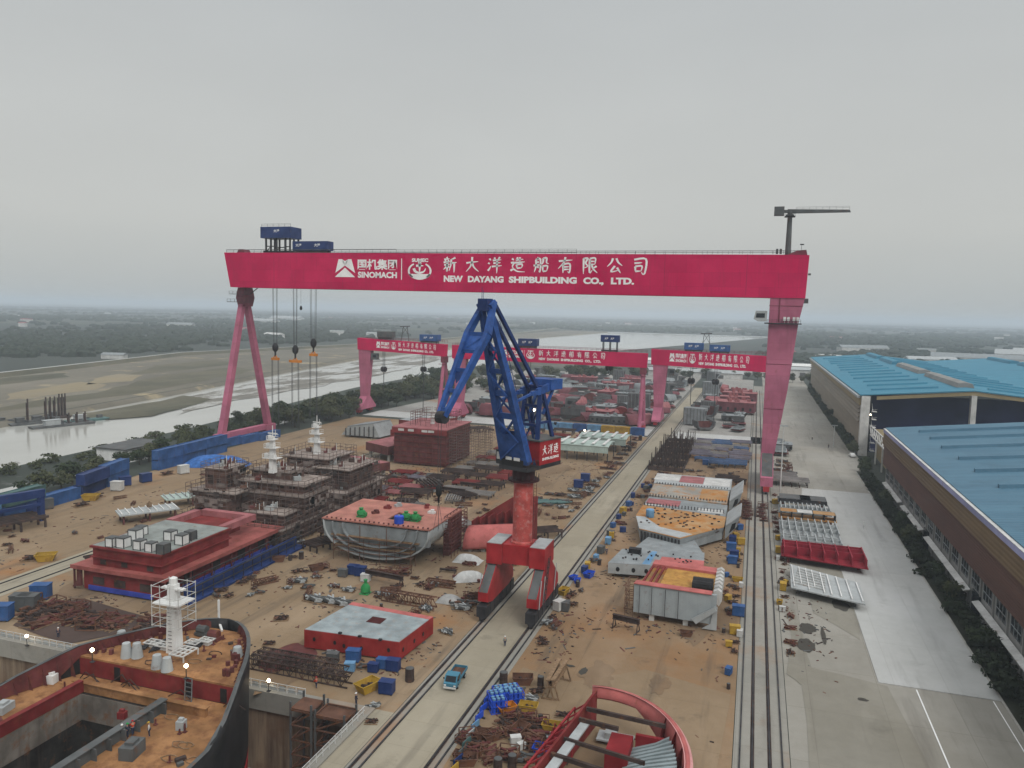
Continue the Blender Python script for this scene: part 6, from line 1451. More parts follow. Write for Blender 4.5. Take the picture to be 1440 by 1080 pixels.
def tree_meshes(seed, h, w_, n, leaf, mat, trunk=True, low=.25):
    random.seed(seed); tr_ = MB(); cr_ = MB(); lobes = []
    if trunk:
        tr_.tube((0, 0, -.1), (.1, .05, h * .45), .035 * h, .02 * h, 7)
    for k in range(7):
        a = random.random() * 2 * pi; r = w_ * random.uniform(.18, .42); z = h * random.uniform(low + .12, .82); c = V(r * cos(a), r * sin(a), z)
        lobes.append((c, w_ * random.uniform(.22, .36), h * random.uniform(.13, .22)))
        if trunk: tr_.tube((.1, .05, h * random.uniform(.25, .44)), tuple(c), .013 * h, .005 * h, 5)
    lobes.append((V(0, 0, h * .78), w_ * .3, h * .22)); lobes.append((V(0, 0, h * (low + .2)), w_ * .38, h * .2))
    for i in range(n):
        c, rw, rh = random.choice(lobes)
        d = V(random.gauss(0, 1), random.gauss(0, 1), random.gauss(0, 1)).normalized(); rr = random.uniform(.6, 1.08)
        p = c + V(d.x * rw * rr, d.y * rw * rr, d.z * rh * rr)
        if p.z < .1: p.z = .1 + random.random() * .3
        nn = (d + V(random.uniform(-.7, .7), random.uniform(-.7, .7), random.uniform(-.3, .9))).normalized()
        a = nn.orthogonal().normalized(); b_ = nn.cross(a); s_ = leaf * random.uniform(.6, 1.35); th = random.random() * pi; a, b_ = a * cos(th) + b_ * sin(th), b_ * cos(th) - a * sin(th)
        cr_.add([p - a * s_ - b_ * s_ * .5, p + a * s_ * .2 - b_ * s_ * .7, p + a * s_ * 1.1, p + a * s_ * .1 + b_ * s_ * .75], [(0, 1, 2, 3)])
    return (tr_.mesh('trunk', M_BARK, 60) if trunk else None), cr_.mesh('crown', mat, None, False)
TV = [tree_meshes(100 + i, 1.0 * 10, 8.5, 900, .55, M_LEAF if i % 2 else M_LEAF2) for i in range(6)]
BV = [tree_meshes(200 + i, 3.0, 4.2, 420, .30, M_LEAF3, True, .02) for i in range(4)]
UV_ = [tree_meshes(250 + i, 2.4, 5.0, 260, .32, M_LEAF2, True, .02) for i in range(3)]
def tree(name, x, y, var, sc, base, cat, group):
    o = thing(name, None, None, (x, y, 0), random.random() * 6.28); o.scale = (sc * random.uniform(.85, 1.15), sc * random.uniform(.85, 1.15), sc * random.uniform(.85, 1.15))
    for me, nm in ((var[0], 'trunk'), (var[1], 'crown')):
        c = bpy.data.objects.new(nm, me); COL.objects.link(c); c.parent = o
    crowd(o, base, cat, group)
random.seed(60)
for i in range(30):
    y = 150 + i * 7.2 + random.uniform(-2, 2); x = -188 - (y - 150) * .10 - random.uniform(2, 9)
    tree('tree', x, y, random.choice(TV), random.uniform(.5, .82), 'dark bushy tree between the blue containers and the canal, @', 'tree', 'trees behind the blue containers')
for i in range(62):
    y = 285 + 220 * (i / 62) + random.uniform(-5, 5); x = -212 + (y - 285) * .02 + random.uniform(-14, 20)
    tree('tree', x, y, random.choice(TV), random.uniform(.65, 1.15), 'full green tree in the belt along the canal behind the smaller cranes, @', 'tree', 'tree belt along the canal')
for i in range(40):
    x = -205 + random.uniform(-12, 45); y = 415 + random.uniform(0, 150)
    if x > -190 + (y - 415) * .1 + 12: x -= 40
    tree('tree', x, y, random.choice(TV), random.uniform(.6, 1.0), 'bushy tree left of the stored hull blocks, @', 'tree', 'trees left of the stored blocks')
for i in range(40):
    t_ = i / 40; x = -232 + 150 * t_ + random.uniform(-10, 10); y = 560 + 120 * t_ + random.uniform(-25, 30)
    tree('tree', x, y, random.choice(TV), random.uniform(.8, 1.25), 'hazy green tree at the far edge of the block yard, @', 'tree', 'trees at the far edge of the block yard')
for i in range(22):
    x = -80 + 7 * i + random.uniform(-3, 3); y = 690 + random.uniform(-12, 12)
    if -34 < x < 8: y += 25
    tree('tree', x, y, random.choice(TV), random.uniform(.6, .9), 'small tree before the long pale sheds, @', 'tree', 'trees before the sheds')
for i in range(30):
    y = 345 + i * 9.6 + random.uniform(-2, 2)
    tree('tree', 40.4 + random.uniform(-.9, .5), y, random.choice(TV), random.uniform(.30, .58), 'roadside tree along the beige wall of the far hall, @', 'tree', 'roadside trees by the far hall')
tree('tree', 39.6, 300, TV[1], .52, 'dark round tree at the corner between the two halls, nearer one', 'tree', 'corner trees between the halls')
tree('tree', 40.0, 338, TV[2], .55, 'dark round tree by the pale pillar of the far hall', 'tree', 'corner trees by the pillar')
tree('tree', 38.6, 293, TV[3], .5, 'dark round tree just in front of the corner tree', 'tree', 'corner tree pair')
for i in range(64):
    y = 100 + i * 3.05 + random.uniform(-2, 2)
    tree('shrub', 38.6 + random.uniform(-.6, 1.4), y, random.choice(BV), random.uniform(.6, 1.15), 'dark evergreen shrub in the strip beside the brown hall wall, @', 'shrub', 'shrubs beside the brown hall')
for i in range(7):
    y = 142 + i * 21 + random.uniform(-4, 4)
    tree('tree', 39.0 + random.uniform(-.3, .6), y, random.choice(TV), random.uniform(.36, .48), 'small dark tree in the strip beside the brown hall wall, @', 'tree', 'small trees beside the brown hall')
for i in range(52):
    y = 130 + i * 6.2; x = -226 - (y - 180) * .06 + random.uniform(-3, 7) if y > 180 else -226 + random.uniform(-3, 7)
    tree('shrub', x, y + random.uniform(-2, 2), random.choice(UV_), random.uniform(.7, 1.5), 'olive scrub bush on the near canal bank, @', 'shrub', 'scrub on the canal bank')
# far woodland: thousands of clumps, one mass
def inwood(x, y):
    return noise.noise(V(x * .0016, y * .0009, 3)) + .45 * noise.noise(V(x * .006, y * .004, 8)) > -.02
random.seed(91); fwm = MB()
def clump(x, y, r, h):
    n = 6; ring1 = [(x + r * cos(2 * pi * i / n) * random.uniform(.7, 1.2), y + r * .8 * sin(2 * pi * i / n) * random.uniform(.7, 1.2), 0) for i in range(n)]
    ring2 = [(p[0] * .96 + x * .04, p[1] * .96 + y * .04, h * random.uniform(.45, .75)) for p in ring1]
    ring3 = [(x + (p[0] - x) * .5, y + (p[1] - y) * .5, h * random.uniform(.8, 1.1)) for p in ring1]
    vs = ring1 + ring2 + ring3 + [(x, y, h * random.uniform(.9, 1.15))]
    fs = [(k * n + i, k * n + (i + 1) % n, (k + 1) * n + (i + 1) % n, (k + 1) * n + i) for k in range(2) for i in range(n)] + [(2 * n + i, 2 * n + (i + 1) % n, 3 * n) for i in range(n)]
    fwm.add(vs, fs)
cnt = 0
while cnt < 12000:
    d = 420 + 7500 * random.random() ** 2.1; a = radians(random.uniform(-26, 62)); x = -d * sin(a); y = d * cos(a)
    if x > -640 - max(0, y - 700) * .02 and x < 0 and y < 2400: continue
    if x > -100 and y < 980: continue
    if -520 < x < 160 and y < 2300 and x < -60 + (y - 900) * .12: continue
    if 20 < x < 330 and y < 960: continue
    if not inwood(x, y) and random.random() < .93: continue
    cnt += 1; s_ = random.uniform(3, 6.5) * (1 + d / 2200); clump(x, y, s_, random.uniform(4, 8))
o = fwm.build('far_woodland', foliage('far_foliage', (.022, .032, .022, 1), (.042, .052, .034, 1), (.03, .04, .028, 1))); o['kind'] = 'stuff'
# farms and works scattered over the plain
random.seed(14)
fh = []
for i in range(46):
    d = random.uniform(700, 4200); a = radians(random.uniform(-22, 55)); x = -d * sin(a); y = d * cos(a)
    if (x > -660 and x < 20 and y < 2400) or (20 < x < 330 and y < 1000): continue
    fh.append((x, y, random.uniform(14, 34), random.uniform(8, 13), random.uniform(4, 8)))
fh += [(-600, 600, 22, 9, 4), (-1500, 2100, 120, 30, 8), (-1300, 1500, 60, 20, 7), (-1750, 2600, 140, 40, 9), (-800, 1150, 40, 14, 6), (300, 1150, 150, 24, 8), (420, 1300, 160, 30, 9), (210, 1080, 60, 16, 7), (520, 1500, 200, 24, 7), (170, 1400, 80, 20, 8)]
for x, y, L, W_, h in fh:
    o = thing('far_building', None, None, (x, y, 0), random.uniform(-.4, .4)); MB().box(-L / 2, L / 2, -W_ / 2, W_ / 2, 0, h).build('wall', M_DIRTYW, o, world=False)
    MB().ext([(-L / 2 - .5, -W_ / 2 - .5, h), (-L / 2 - .5, W_ / 2 + .5, h), (-L / 2 - .5, 0, h + W_ * .22)], (L + 1, 0, 0)).build('roof', random.choice((M_DIRTYW, M_GREYL, M_GREY, M_SALMD if L < 40 else M_GREYL)), o, world=False)
    crowd(o, 'distant pale building on the hazy plain, @', 'building', 'distant buildings on the plain')
# dyke road white line on the right
# barges
random.seed(2)
for k, (u, v, L, nm, mt_) in enumerate(((88, 599, 26, 'largest dark dredging barge moored on the canal', M_GREYD), (122, 592, 18, 'low green grey barge right of the largest barge', M_TEAL), (60, 594, 14, 'small dark pontoon with tall posts left of the largest barge', M_RUSTD), (35, 597, 12, 'small dark pontoon with a single mast, second from left', M_GREYD), (8, 597, 12, 'small low pontoon at the left edge of the canal', M_GREYD), (80, 588, 10, 'dark pontoon with tall posts behind the largest barge', M_RUSTD))):
    p = G(u, v, -2.2); o = thing('barge', nm, 'barge', (p.x, p.y, -2.2), .35, None); o.rotation_euler = (0, 0, 1.25)
    MB().ext([(-L / 2, -2.6, -.4), (-L / 2 - .8, -2.6, 1.0), (L / 2 + .8, -2.6, 1.0), (L / 2, -2.6, -.4)], (0, 5.2, 0)).build('hull', mt_, o, world=False)
    MB().box(-L * .3, -L * .05, -1.6, 1.6, 1.001, 3.2).box(-L * .32, -L * .03, -1.8, 1.8, 3.21, 3.4).build('cabin', M_GREYL if k < 2 else M_GREYD, o, world=False)
    if k in (2, 3, 5, 0):
        m = MB()
        for q in range(1 if k == 3 else 3): xx = L * (.1 + .14 * q); m.bar((xx, -.6, 1), (xx, -.6, 12 if k != 0 else 6), .5).bar((xx, .6, 1), (xx, .6, 10 if k != 0 else 5), .5)
        m.build('spud_post', M_RUSTD, o, world=False)
    m = MB()
    for q in range(5): m.cbox((L * random.uniform(-.4, .45), random.uniform(-1.6, 1.6), 1.0), random.uniform(1, 3), 1.2, random.uniform(.5, 1.6), 0)
    m.build('deck_gear', M_GREYD, o, world=False)

# ================================================================ VEHICLE, PEOPLE, LAMPS, RAILINGS, DOCK STAIRS
T = thing('pickup_truck', 'small blue flatbed truck driving along the crane runway', 'truck', (-39.9, 101.8, .1), radians(-86))
w_ = .95
MB().ext([(2.75, -w_, .55), (2.85, -w_, 1.15), (2.55, -w_, 1.25), (2.05, -w_, 2.05), (.75, -w_, 2.1), (.62, -w_, .55)], (0, 2 * w_, 0)).build('cab', M_TRUCKB, T, world=False)
o = T
MB().add([(2.57, -.8, 1.3), (2.57, .8, 1.3), (2.12, .74, 2.0), (2.12, -.74, 2.0)], [(0, 1, 2, 3)]).build('windscreen', M_GLASS, T, world=False)
for s_ in (-1, 1): MB().ext([(2.35, s_ * (w_ + .005), 1.3), (2.0, s_ * (w_ + .005), 1.95), (1.0, s_ * (w_ + .005), 1.95), (1.0, s_ * (w_ + .005), 1.3)], (0, s_ * .02, 0)).build('side_window', M_GLASS, T, world=False)
MB().box(-2.7, .55, -1.0, 1.0, .95, 1.02).box(-2.7, .55, -1.02, -.96, 1.021, 1.45).box(-2.7, .55, .96, 1.02, 1.021, 1.45).box(-2.76, -2.7, -1.0, 1.0, .95, 1.45).box(.55, .6, -1, 1, .95, 1.7).build('flatbed', M_TRUCKB, T, world=False)
MB().box(-2.6, .5, -.94, .94, 1.021, 1.12).build('load', M_RUST, T, world=False)
MB().box(-2.6, 2.6, -.5, .5, .5, .94).build('chassis', M_DARK, T, world=False)
MB().box(2.86, 2.95, -.95, .95, .42, .68).build('bumper', M_DIRTYW, T, world=False)
for s_ in (-1, 1):
    MB().box(2.82, 2.88, s_ * .72 - .16, s_ * .72 + .16, .78, .98).build('headlight', M_WHITE, T, world=False)
    MB().box(2.2, 2.3, s_ * 1.0 - (.0 if s_ > 0 else .2), s_ * 1.0 + (.2 if s_ > 0 else 0), 1.5, 1.75).build('mirror', M_DARK, T, world=False)
    for x in (1.75, -1.7):
        wl = MB().tube((x, s_ * .68, .38), (x, s_ * .95, .38), .38, n=14).build('wheel', M_TYRE, T, world=False); MB().tube((x, s_ * .955, .38), (x, s_ * .965, .38), .2, n=10).build('rim', M_GREYL, wl, world=False)
def skin(name, verts, edges, radii, mat, lvl=1):
    me = bpy.data.meshes.new(name); me.from_pydata(verts, edges, []); o = bpy.data.objects.new(name, me); COL.objects.link(o)
    sm = o.modifiers.new('skin', 'SKIN'); ss = o.modifiers.new('sub', 'SUBSURF'); ss.levels = lvl; ss.render_levels = lvl
    for i, r in enumerate(radii): me.skin_vertices[0].data[i].radius = (r, r) if not hasattr(r, '__len__') else r
    me.skin_vertices[0].data[0].use_root = True
    bpy.context.view_layer.update(); ev = o.evaluated_get(bpy.context.evaluated_depsgraph_get()); nm = bpy.data.meshes.new_from_object(ev); nm.name = name
    bpy.data.objects.remove(o); nm.materials.clear(); nm.materials.append(mat); nm.shade_smooth(); return nm
def person_meshes(arm, stride):
    J_ = {'pel': (0, 0, .95), 'wai': (0, 0, 1.12), 'che': (0, .01, 1.32), 'nec': (0, .02, 1.48), 'hea': (0, .035, 1.62), 'top': (0, .04, 1.73)}
    vs = list(J_.values()); ed = [(0, 1), (1, 2), (2, 3), (3, 4), (4, 5)]; ra = [(.15, .11), (.14, .10), (.17, .11), .055, .09, .075]
    up = [0, 1, 2]
    for s_ in (-1, 1):
        b_ = len(vs); f_ = stride * s_
        vs += [(s_ * .10, 0, .88), (s_ * .11, f_ * .12 + .02, .50), (s_ * .11, f_ * .22 - .02, .09), (s_ * .11, f_ * .22 + .14, .04)]; ed += [(0, b_), (b_, b_ + 1), (b_ + 1, b_ + 2), (b_ + 2, b_ + 3)]; ra += [.095, .065, .045, .04]
        b_ = len(vs); el, ha = arm[s_ > 0]
        vs += [(s_ * .21, .01, 1.40), (s_ * .26 + el[0], el[1], 1.12 + el[2]), (s_ * .27 + ha[0], ha[1], .88 + ha[2]), (s_ * .27 + ha[0] * 1.1, ha[1] + .05, .80 + ha[2])]; ed += [(2, b_), (b_, b_ + 1), (b_ + 1, b_ + 2), (b_ + 2, b_ + 3)]; ra += [.06, .05, .035, .03]
    return vs, ed, ra
STAND = person_meshes((((0, 0, 0), (0, .06, 0)), ((0, 0, 0), (0, .08, 0))), .15)
WORK = person_meshes((((0, .1, .05), (.05, .34, .22)), ((0, .1, .05), (-.05, .36, .25))), .5)
PB = {}
def person(x, y, z, rz, pose, top, hat, label):
    vs, ed, ra = STAND if pose == 's' else WORK
    if (pose, 'b') not in PB:
        PB[(pose, 'b')] = skin('body', vs, ed, ra, M_SKIN)
        keep = [0, 1, 2]; arms = [10, 11, 12, 18, 19, 20]; legs = [6, 7, 8, 14, 15, 16]
        def sub(ids, grow):
            mp_ = {a: i for i, a in enumerate(ids)}; return [vs[a] for a in ids], [(mp_[a], mp_[b_]) for a, b_ in ed if a in mp_ and b_ in mp_], [(tuple(q + grow for q in ra[a]) if hasattr(ra[a], '__len__') else ra[a] + grow) for a in ids]
        PB[(pose, 'j')] = lambda mt_, q=sub([0, 1, 2] + arms, .022): skin('jacket', *q, mt_)
        PB[(pose, 't')] = skin('trousers', *sub([0] + legs, .02), M_CLOTHN)
    if (pose, top.name) not in PB: PB[(pose, top.name)] = PB[(pose, 'j')](top)
    T = thing('person', label, 'person', (x, y, z), rz)
    for nm, me in (('body', PB[(pose, 'b')]), ('trousers', PB[(pose, 't')]), ('jacket', PB[(pose, top.name)])):
        o = bpy.data.objects.new(nm, me); COL.objects.link(o); o.parent = T
    MB().lathe([(.135, 0), (.13, .06), (.09, .12), (.02, .145)], (0, .035, 1.66), 12).box(-.09, .09, .14, .22, 1.655, 1.675).build('helmet', hat, T, 60, world=False)
    m = MB()
    for s_ in (-1, 1): m.box(s_ * .035 - .012, s_ * .035 + .012, .118, .126, 1.63, 1.642)
    m.build('eye', M_BLACK, T, world=False)
    MB().box(-.012, .012, .118, .142, 1.585, 1.62).build('nose', M_SKIN, T, world=False); MB().box(-.025, .025, .112, .122, 1.555, 1.562).build('mouth', M_PRIM, T, world=False)
for (u, v, z, pose, top, hat, rz, lab) in ((710, 909, .1, 's', M_CLOTHG, M_WHITE, .5, 'worker in grey jacket and white helmet walking on the crane runway'), (501, 991, .3, 's', M_CLOTHN, M_WHITE, 2.5, 'worker in dark clothes standing at the dock corner by the stair tower'), (187, 1034, 6.96, 'w', M_CLOTHR, M_RED, 1.2, 'worker in orange red jacket beside the ship hatch'), (179, 1038, 6.96, 'w', M_CLOTHN, M_GREEN, -1.0, 'worker in dark clothes and green helmet beside the ship hatch'), (210, 1036, 6.96, 's', M_DIRTYW, M_YEL, 2.2, 'worker in pale jacket on the orange deck right of the hatch'), (172, 1040, 6.96, 's', M_CLOTHG, M_WHITE, .8, 'worker in grey jacket leftmost beside the ship hatch'),
                                   (1165, 630, .06, 's', M_CLOTHN, M_CLOTHN, .2, 'person in dark clothes on the road before the far hall pillar'), (1142, 619, .06, 's', M_CLOTHG, M_WHITE, .2, 'person in grey clothes farthest along the pale road'), (853, 780, .06, 's', M_CLOTHN, M_YEL, .4, 'worker in dark clothes beside the row of blue racks along the runway'), (82, 897, .06, 's', M_CLOTHN, M_WHITE, .4, 'worker in dark clothes left of the ship by the dark steel heaps'), (445, 968, .06, 'w', M_CLOTHR, M_RED, 1.4, 'worker in orange red clothes at the dock head above the stair tower')):
    p = G(u, v, z); person(p.x, p.y, z, rz, pose, top, hat, lab)
def work_light(u, v, z, label, h=1.4, r=.22):
    p = G(u, v, z); T = thing('work_light', label, 'work light', (p.x, p.y, z))
    MB().bar((0, 0, 0), (0, 0, h), .08).box(-.25, .25, -.25, .25, 0, .08).build('stand', M_DARK, T, world=False)
    MB().lathe([(.05, h - .05), (r, h + .1), (r, h + .3), (.05, h + .45)], (0, 0, 0), 10).build('lamp_head', M_LAMP, T, world=False)
for q in ((130, 931, 9.4, 'lit work light at the left aft edge of the ship forecastle'), (262, 954, 9.4, 'lit work light at the right aft edge of the ship forecastle'), (38, 908, .3, 'lit work light on the dock head left of the ship'), (378, 972, .3, 'lit work light on the dock head right of the ship'), (338, 964, .3, 'lit work light on the dock head just behind the bow')): work_light(*q)
for q in ((822, 612, .1, 'lit work light in front of the pale site cabins'), (1224, 590, 11, 'lit lamp at the edge of the near hall roof')): work_light(*q, r=.4, h=2)
def dock_rail(x0, x1, label):
    T = thing('railing', label, 'railing', ((x0 + x1) / 2, DY1 + .3, .3)); m = MB(); n = int((x1 - x0) / 1.5)
    for i in range(n + 1): x = x0 + (x1 - x0) * i / n; m.bar((x, DY1 + .2, .3), (x, DY1 + .2, 1.5), .1)
    m.build('post', M_DIRTYW, T); m = MB()
    for z in (.9, 1.45): m.bar((x0, DY1 + .2, z), (x1, DY1 + .2, z), .07)
    m.build('rail', M_DIRTYW, T)
    m = MB()
    for i in range(n): x = x0 + (x1 - x0) * i / n; m.sheet([(x + .2, DY1 + .24, .5), (x + 1.25, DY1 + .24, .5), (x + 1.25, DY1 + .24, 1.15), (x + .2, DY1 + .24, 1.2)])
    m.build('mesh_infill', M_GREYL, T)
dock_rail(-150, -76, 'white railing along the dock head left of the ship'); dock_rail(-68.5, -58, 'white railing along the dock head right of the ship bow')
T = thing('railing', 'white railing along the right side wall of the dock', 'railing', (DX1 + .3, 70, .3)); m = MB()
for k in range(40): y = 32 + k * 1.45; m.bar((DX1 + .3, y, .3), (DX1 + .3, y, 1.4), .09)
m.build('post', M_DIRTYW, T); MB().bar((DX1 + .3, 32, 1.38), (DX1 + .3, 89, 1.38), .07).bar((DX1 + .3, 32, .85), (DX1 + .3, 89, .85), .06).build('rail', M_DIRTYW, T)
for (x0, x1, zt_, lab) in ((-57.6, -54.4, .9, 'rusty stair tower at the dock corner, left one'), (-53.8, -49.4, .4, 'rusty stair tower at the dock corner, right one')):
    T = thing('stair_tower', lab, 'stair tower', ((x0 + x1) / 2, 88, -12)); m = MB()
    for x in (x0, x1):
        for y in (86, 89.2): m.bar((x, y, -12), (x, y, zt_ + .9), .24)
    m.build('post', M_GREYD, T); m = MB()
    for k in range(6):
        z = -12 + 2.1 * k; m.bar((x0, 86, z + 2.1), (x1, 86, z + 2.1), .16).bar((x0, 89.2, z + 2.1), (x1, 89.2, z + 2.1), .16).bar((x0, 86, z), (x1, 86, z + 2.1), .18).bar((x0, 86, z + 2.1), (x0, 89.2, z + 2.1), .16).bar((x1, 86, z), (x1, 89.2, z + 2.1), .14)
    m.build('lacing', M_RUST, T); MB().box(x0, x1, 86, 89.2, zt_ - .2, zt_).build('top_landing', M_RUST, T)
for (u, v, h, lab) in ((1097, 692, 21, 'tall thin lamp mast beside the wide pink leg'), (1172, 628, 9, 'thin lamp mast among the roadside trees of the far hall'), (700, 560, 14, 'thin lamp mast beyond the cross road behind the jib crane')):
    p = G(u, v); T = thing('lamp_mast', lab, 'lamp mast', (p.x, p.y, 0)); MB().tube((0, 0, 0), (0, 0, h), .24, .12, 8).build('pole', M_DIRTYW, T, world=False); MB().box(-1.2, 1.2, -.15, .15, h, h + .4).build('lamp_bar', M_GREYL, T, world=False)
for i, (u, v) in enumerate(((1310, 812), (1332, 856), (1214, 744))):
    p = G(u, v); T = thing('sign_post', None, None, (p.x, p.y, .1)); MB().bar((0, 0, 0), (0, 0, 1.2), .1).build('post', M_GREYL, T, world=False); MB().box(-.25, .25, -.3, -.24, .9, 2.0).build('sign_panel', M_WHITE, T, world=False)
    crowd(T, 'small white sign on a post at the edge of the planting strip, @', 'sign', 'small white signs in the strip')
T = thing('parked_car', 'white car parked under the trees by the far hall pillar', 'car', (38.9, 331, .1), radians(95))
MB().ext([(-2.2, -.88, .35), (-2.2, -.88, .95), (-1.5, -.88, 1.0), (-.9, -.82, 1.48), (.6, -.82, 1.5), (1.2, -.88, 1.0), (2.2, -.88, .85), (2.25, -.88, .35)], (0, 1.76, 0)).build('body', M_WHITE, T, world=False)
MB().ext([(-1.35, -.90, 1.03), (-.85, -.85, 1.42), (.55, -.85, 1.42), (1.02, -.90, 1.03)], (0, .02, 0)).ext([(-1.35, .88, 1.03), (-.85, .83, 1.42), (.55, .83, 1.42), (1.02, .88, 1.03)], (0, .02, 0)).build('side_window', M_GLASS, T, world=False)
for x in (-1.35, 1.4):
    for s_ in (-1, 1): MB().tube((x, s_ * .7, .32), (x, s_ * .9, .32), .32, n=12).build('wheel', M_TYRE, T, world=False)
# ================================================================ SMALLER YARD OBJECTS
PROTO = {}
def proto(key, name, parts):
    """one thing of a kind, kept as the first placed one; later ones are copies sharing its meshes"""
    T = thing(name); 
    for pn, mb, mat in parts: mb.build(pn, mat, T, world=False)
    PROTO[key] = [T, False]
def place(key, x, y, rz=0.0, sc=1.0, z=0.06, base=None, cat=None, group=None, mats=None):
    T, used = PROTO[key]
    if not used: o = T; PROTO[key][1] = True
    else: o = copy_tree(T)
    o.location = (x, y, z); o.rotation_euler = (0, 0, rz); o.scale = (sc, sc, sc) if not hasattr(sc, '__len__') else sc
    crowd(o, base, cat, group); return o
def at(u, v): p = G(u, v); return p.x, p.y
def skip(mat, key):
    m = MB(); a, b_, c_, d_, h = 1.5, .9, 1.05, .7, 1.15
    for (p, q, r_, s_) in (((-c_, -d_), (c_, -d_), (a, -b_), (-a, -b_)), ((c_, -d_), (c_, d_), (a, b_), (a, -b_)), ((c_, d_), (-c_, d_), (-a, b_), (a, b_)), ((-c_, d_), (-c_, -d_), (-a, -b_), (-a, b_))):
        m.add([(p[0], p[1], .1), (q[0], q[1], .1), (r_[0], r_[1], h), (s_[0], s_[1], h)], [(0, 1, 2, 3)])
    m.box(-c_, c_, -d_, d_, .05, .1)
    r = MB().box(-a - .06, a + .06, -b_ - .06, -b_ + .04, h, h + .09).box(-a - .06, a + .06, b_ - .04, b_ + .06, h, h + .09).box(-a - .06, -a + .05, -b_ + .041, b_ - .041, h, h + .09).box(a - .05, a + .06, -b_ + .041, b_ - .041, h, h + .09)
    random.seed(len(key)); f = MB()
    for k in range(9): f.cbox((random.uniform(-.8, .8), random.uniform(-.4, .4), .3), random.uniform(.3, .9), random.uniform(.2, .4), random.uniform(.2, .6), random.random() * 3)
    proto(key, 'skip', [('body', m, mat), ('rim', r, mat), ('scrap', f, M_RUSTD)])
skip(M_YEL, 'skip_y'); skip(M_RUST, 'skip_r'); skip(M_BBLUE, 'skip_b'); skip(M_ORG, 'skip_o')
# rack of gas cylinders
m = MB(); cp = MB()
for i in range(3):
    for j in range(2): m.lathe([(.24, 0), (.24, 1.25), (.12, 1.45)], (i * .56 - .56, j * .56 - .28, .1), 8); cp.lathe([(.1, 1.46), (.2, 1.5), (.2, 1.72), (.1, 1.75)], (i * .56 - .56, j * .56 - .28, .1), 8)
fr = MB()
for x in (-.95, .95):
    for y in (-.65, .65): fr.bar((x, y, 0), (x, y, 1.6), .09)
for z in (.08, .9, 1.6):
    for y in (-.65, .65): fr.bar((-.95, y, z), (.95, y, z), .08)
    for x in (-.95, .95): fr.bar((x, -.65, z), (x, .65, z), .08)
proto('cyl', 'gas_cylinder_rack', [('cylinder', m, M_BBLUE), ('cap', cp, M_CONTS), ('frame', fr, M_BBLUE)])
# steel cage / crate, tool cabinet, drum, pallet, rail piece, trestle, lattice beam
m = MB()
for x in (-1.1, 1.1):
    for y in (-.8, .8): m.bar((x, y, 0), (x, y, 1.3), .1)
for z in (.1, .7, 1.3):
    for y in (-.8, .8): m.bar((-1.1, y, z), (1.1, y, z), .09)
    for x in (-1.1, 1.1): m.bar((x, -.8, z), (x, .8, z), .09)
f = MB(); random.seed(8)
for k in range(12): f.cbox((random.uniform(-.8, .8), random.uniform(-.5, .5), .14 + .08 * k), random.uniform(.3, 1.2), random.uniform(.2, .5), .12, random.random() * 3)
proto('cage', 'steel_cage', [('frame', m, M_RUST), ('floor', MB().box(-1.1, 1.1, -.8, .8, .05, .13), M_RUSTD), ('scrap', f, M_PRIMD)])
def cabinet(key, mat):
    proto(key, 'tool_cabinet', [('body', MB().box(-1.1, 1.1, -.75, .75, .15, 1.9), mat), ('lid', MB().box(-1.16, 1.16, -.8, .8, 1.901, 2.0), mat), ('door', MB().box(-1.0, -.03, -.80, -.755, .3, 1.75).box(.03, 1.0, -.80, -.755, .3, 1.75), mat), ('skid', MB().box(-1, -.8, -.7, .7, 0, .149).box(.8, 1, -.7, .7, 0, .149), M_DARK)])
cabinet('cab_b', M_CONTB); cabinet('cab_s', M_CONTS); cabinet('cab_g', M_GREYD); cabinet('cab_y', M_YEL); cabinet('cab_n', M_BLUED); cabinet('cab_w', M_DIRTYW)
proto('drum', 'oil_drum', [('body', MB().lathe([(.6, 0), (.62, .1), (.6, .6), (.63, .62), (.6, .66), (.6, 1.2), (.63, 1.22), (.6, 1.26), (.6, 1.8)], (0, 0, 0), 14), M_RUSTD), ('lid', MB().lathe([(.56, 1.801), (.5, 1.86)], (0, 0, 0), 12), M_GREYD)])
def pallet(key, n, mats, seed, lo=.5, hi=2.4):
    random.seed(seed); b_ = MB()
    for k in range(3): b_.box(-1.5, 1.5, -.9 + k * .8, -.7 + k * .8, 0, .16)
    L = []
    for q, mt_ in enumerate(mats):
        m = MB()
        for k in range(n): m.cbox((random.uniform(-1, 1), random.uniform(-.6, .6), .17 + random.random() * .45), random.uniform(lo, hi), random.uniform(.12, .4), random.uniform(.1, .35), random.gauss(.1, .5))
        L.append(('stacked_steel', m, mt_))
    proto(key, 'steel_pallet', [('pallet_base', b_, M_WOOD)] + L)
pallet('pal_r', 9, (M_RUST, M_PRIMD), 1); pallet('pal_g', 9, (M_GREYD, M_RUST), 2); pallet('pal_w', 8, (M_GREYL, M_GREYD), 3); pallet('pal_d', 11, (M_RUSTD, M_RUST), 4, .3, 1.6)
def beam(key, L, mat, legs=True):
    b_ = MB().box(-L / 2, L / 2, -.3, .3, 1.5, 1.62).box(-L / 2, L / 2, -.06, .06, 1.62, 2.28).box(-L / 2, L / 2, -.3, .3, 2.281, 2.4)
    g_ = MB()
    for x in (-L / 2 + .5, L / 2 - .5):
        for y in (-.9, .9): g_.bar((x, y, 0), (x, y * .3, 1.5), .2)
        g_.bar((x, -.9, .1), (x, .9, .1), .18)
    proto(key, 'beam_trestle', [('beam', b_, mat), ('trestle_leg', g_, mat)])
beam('tr_d', 9, M_RUSTD); beam('tr_w', 8.5, M_WOOD)
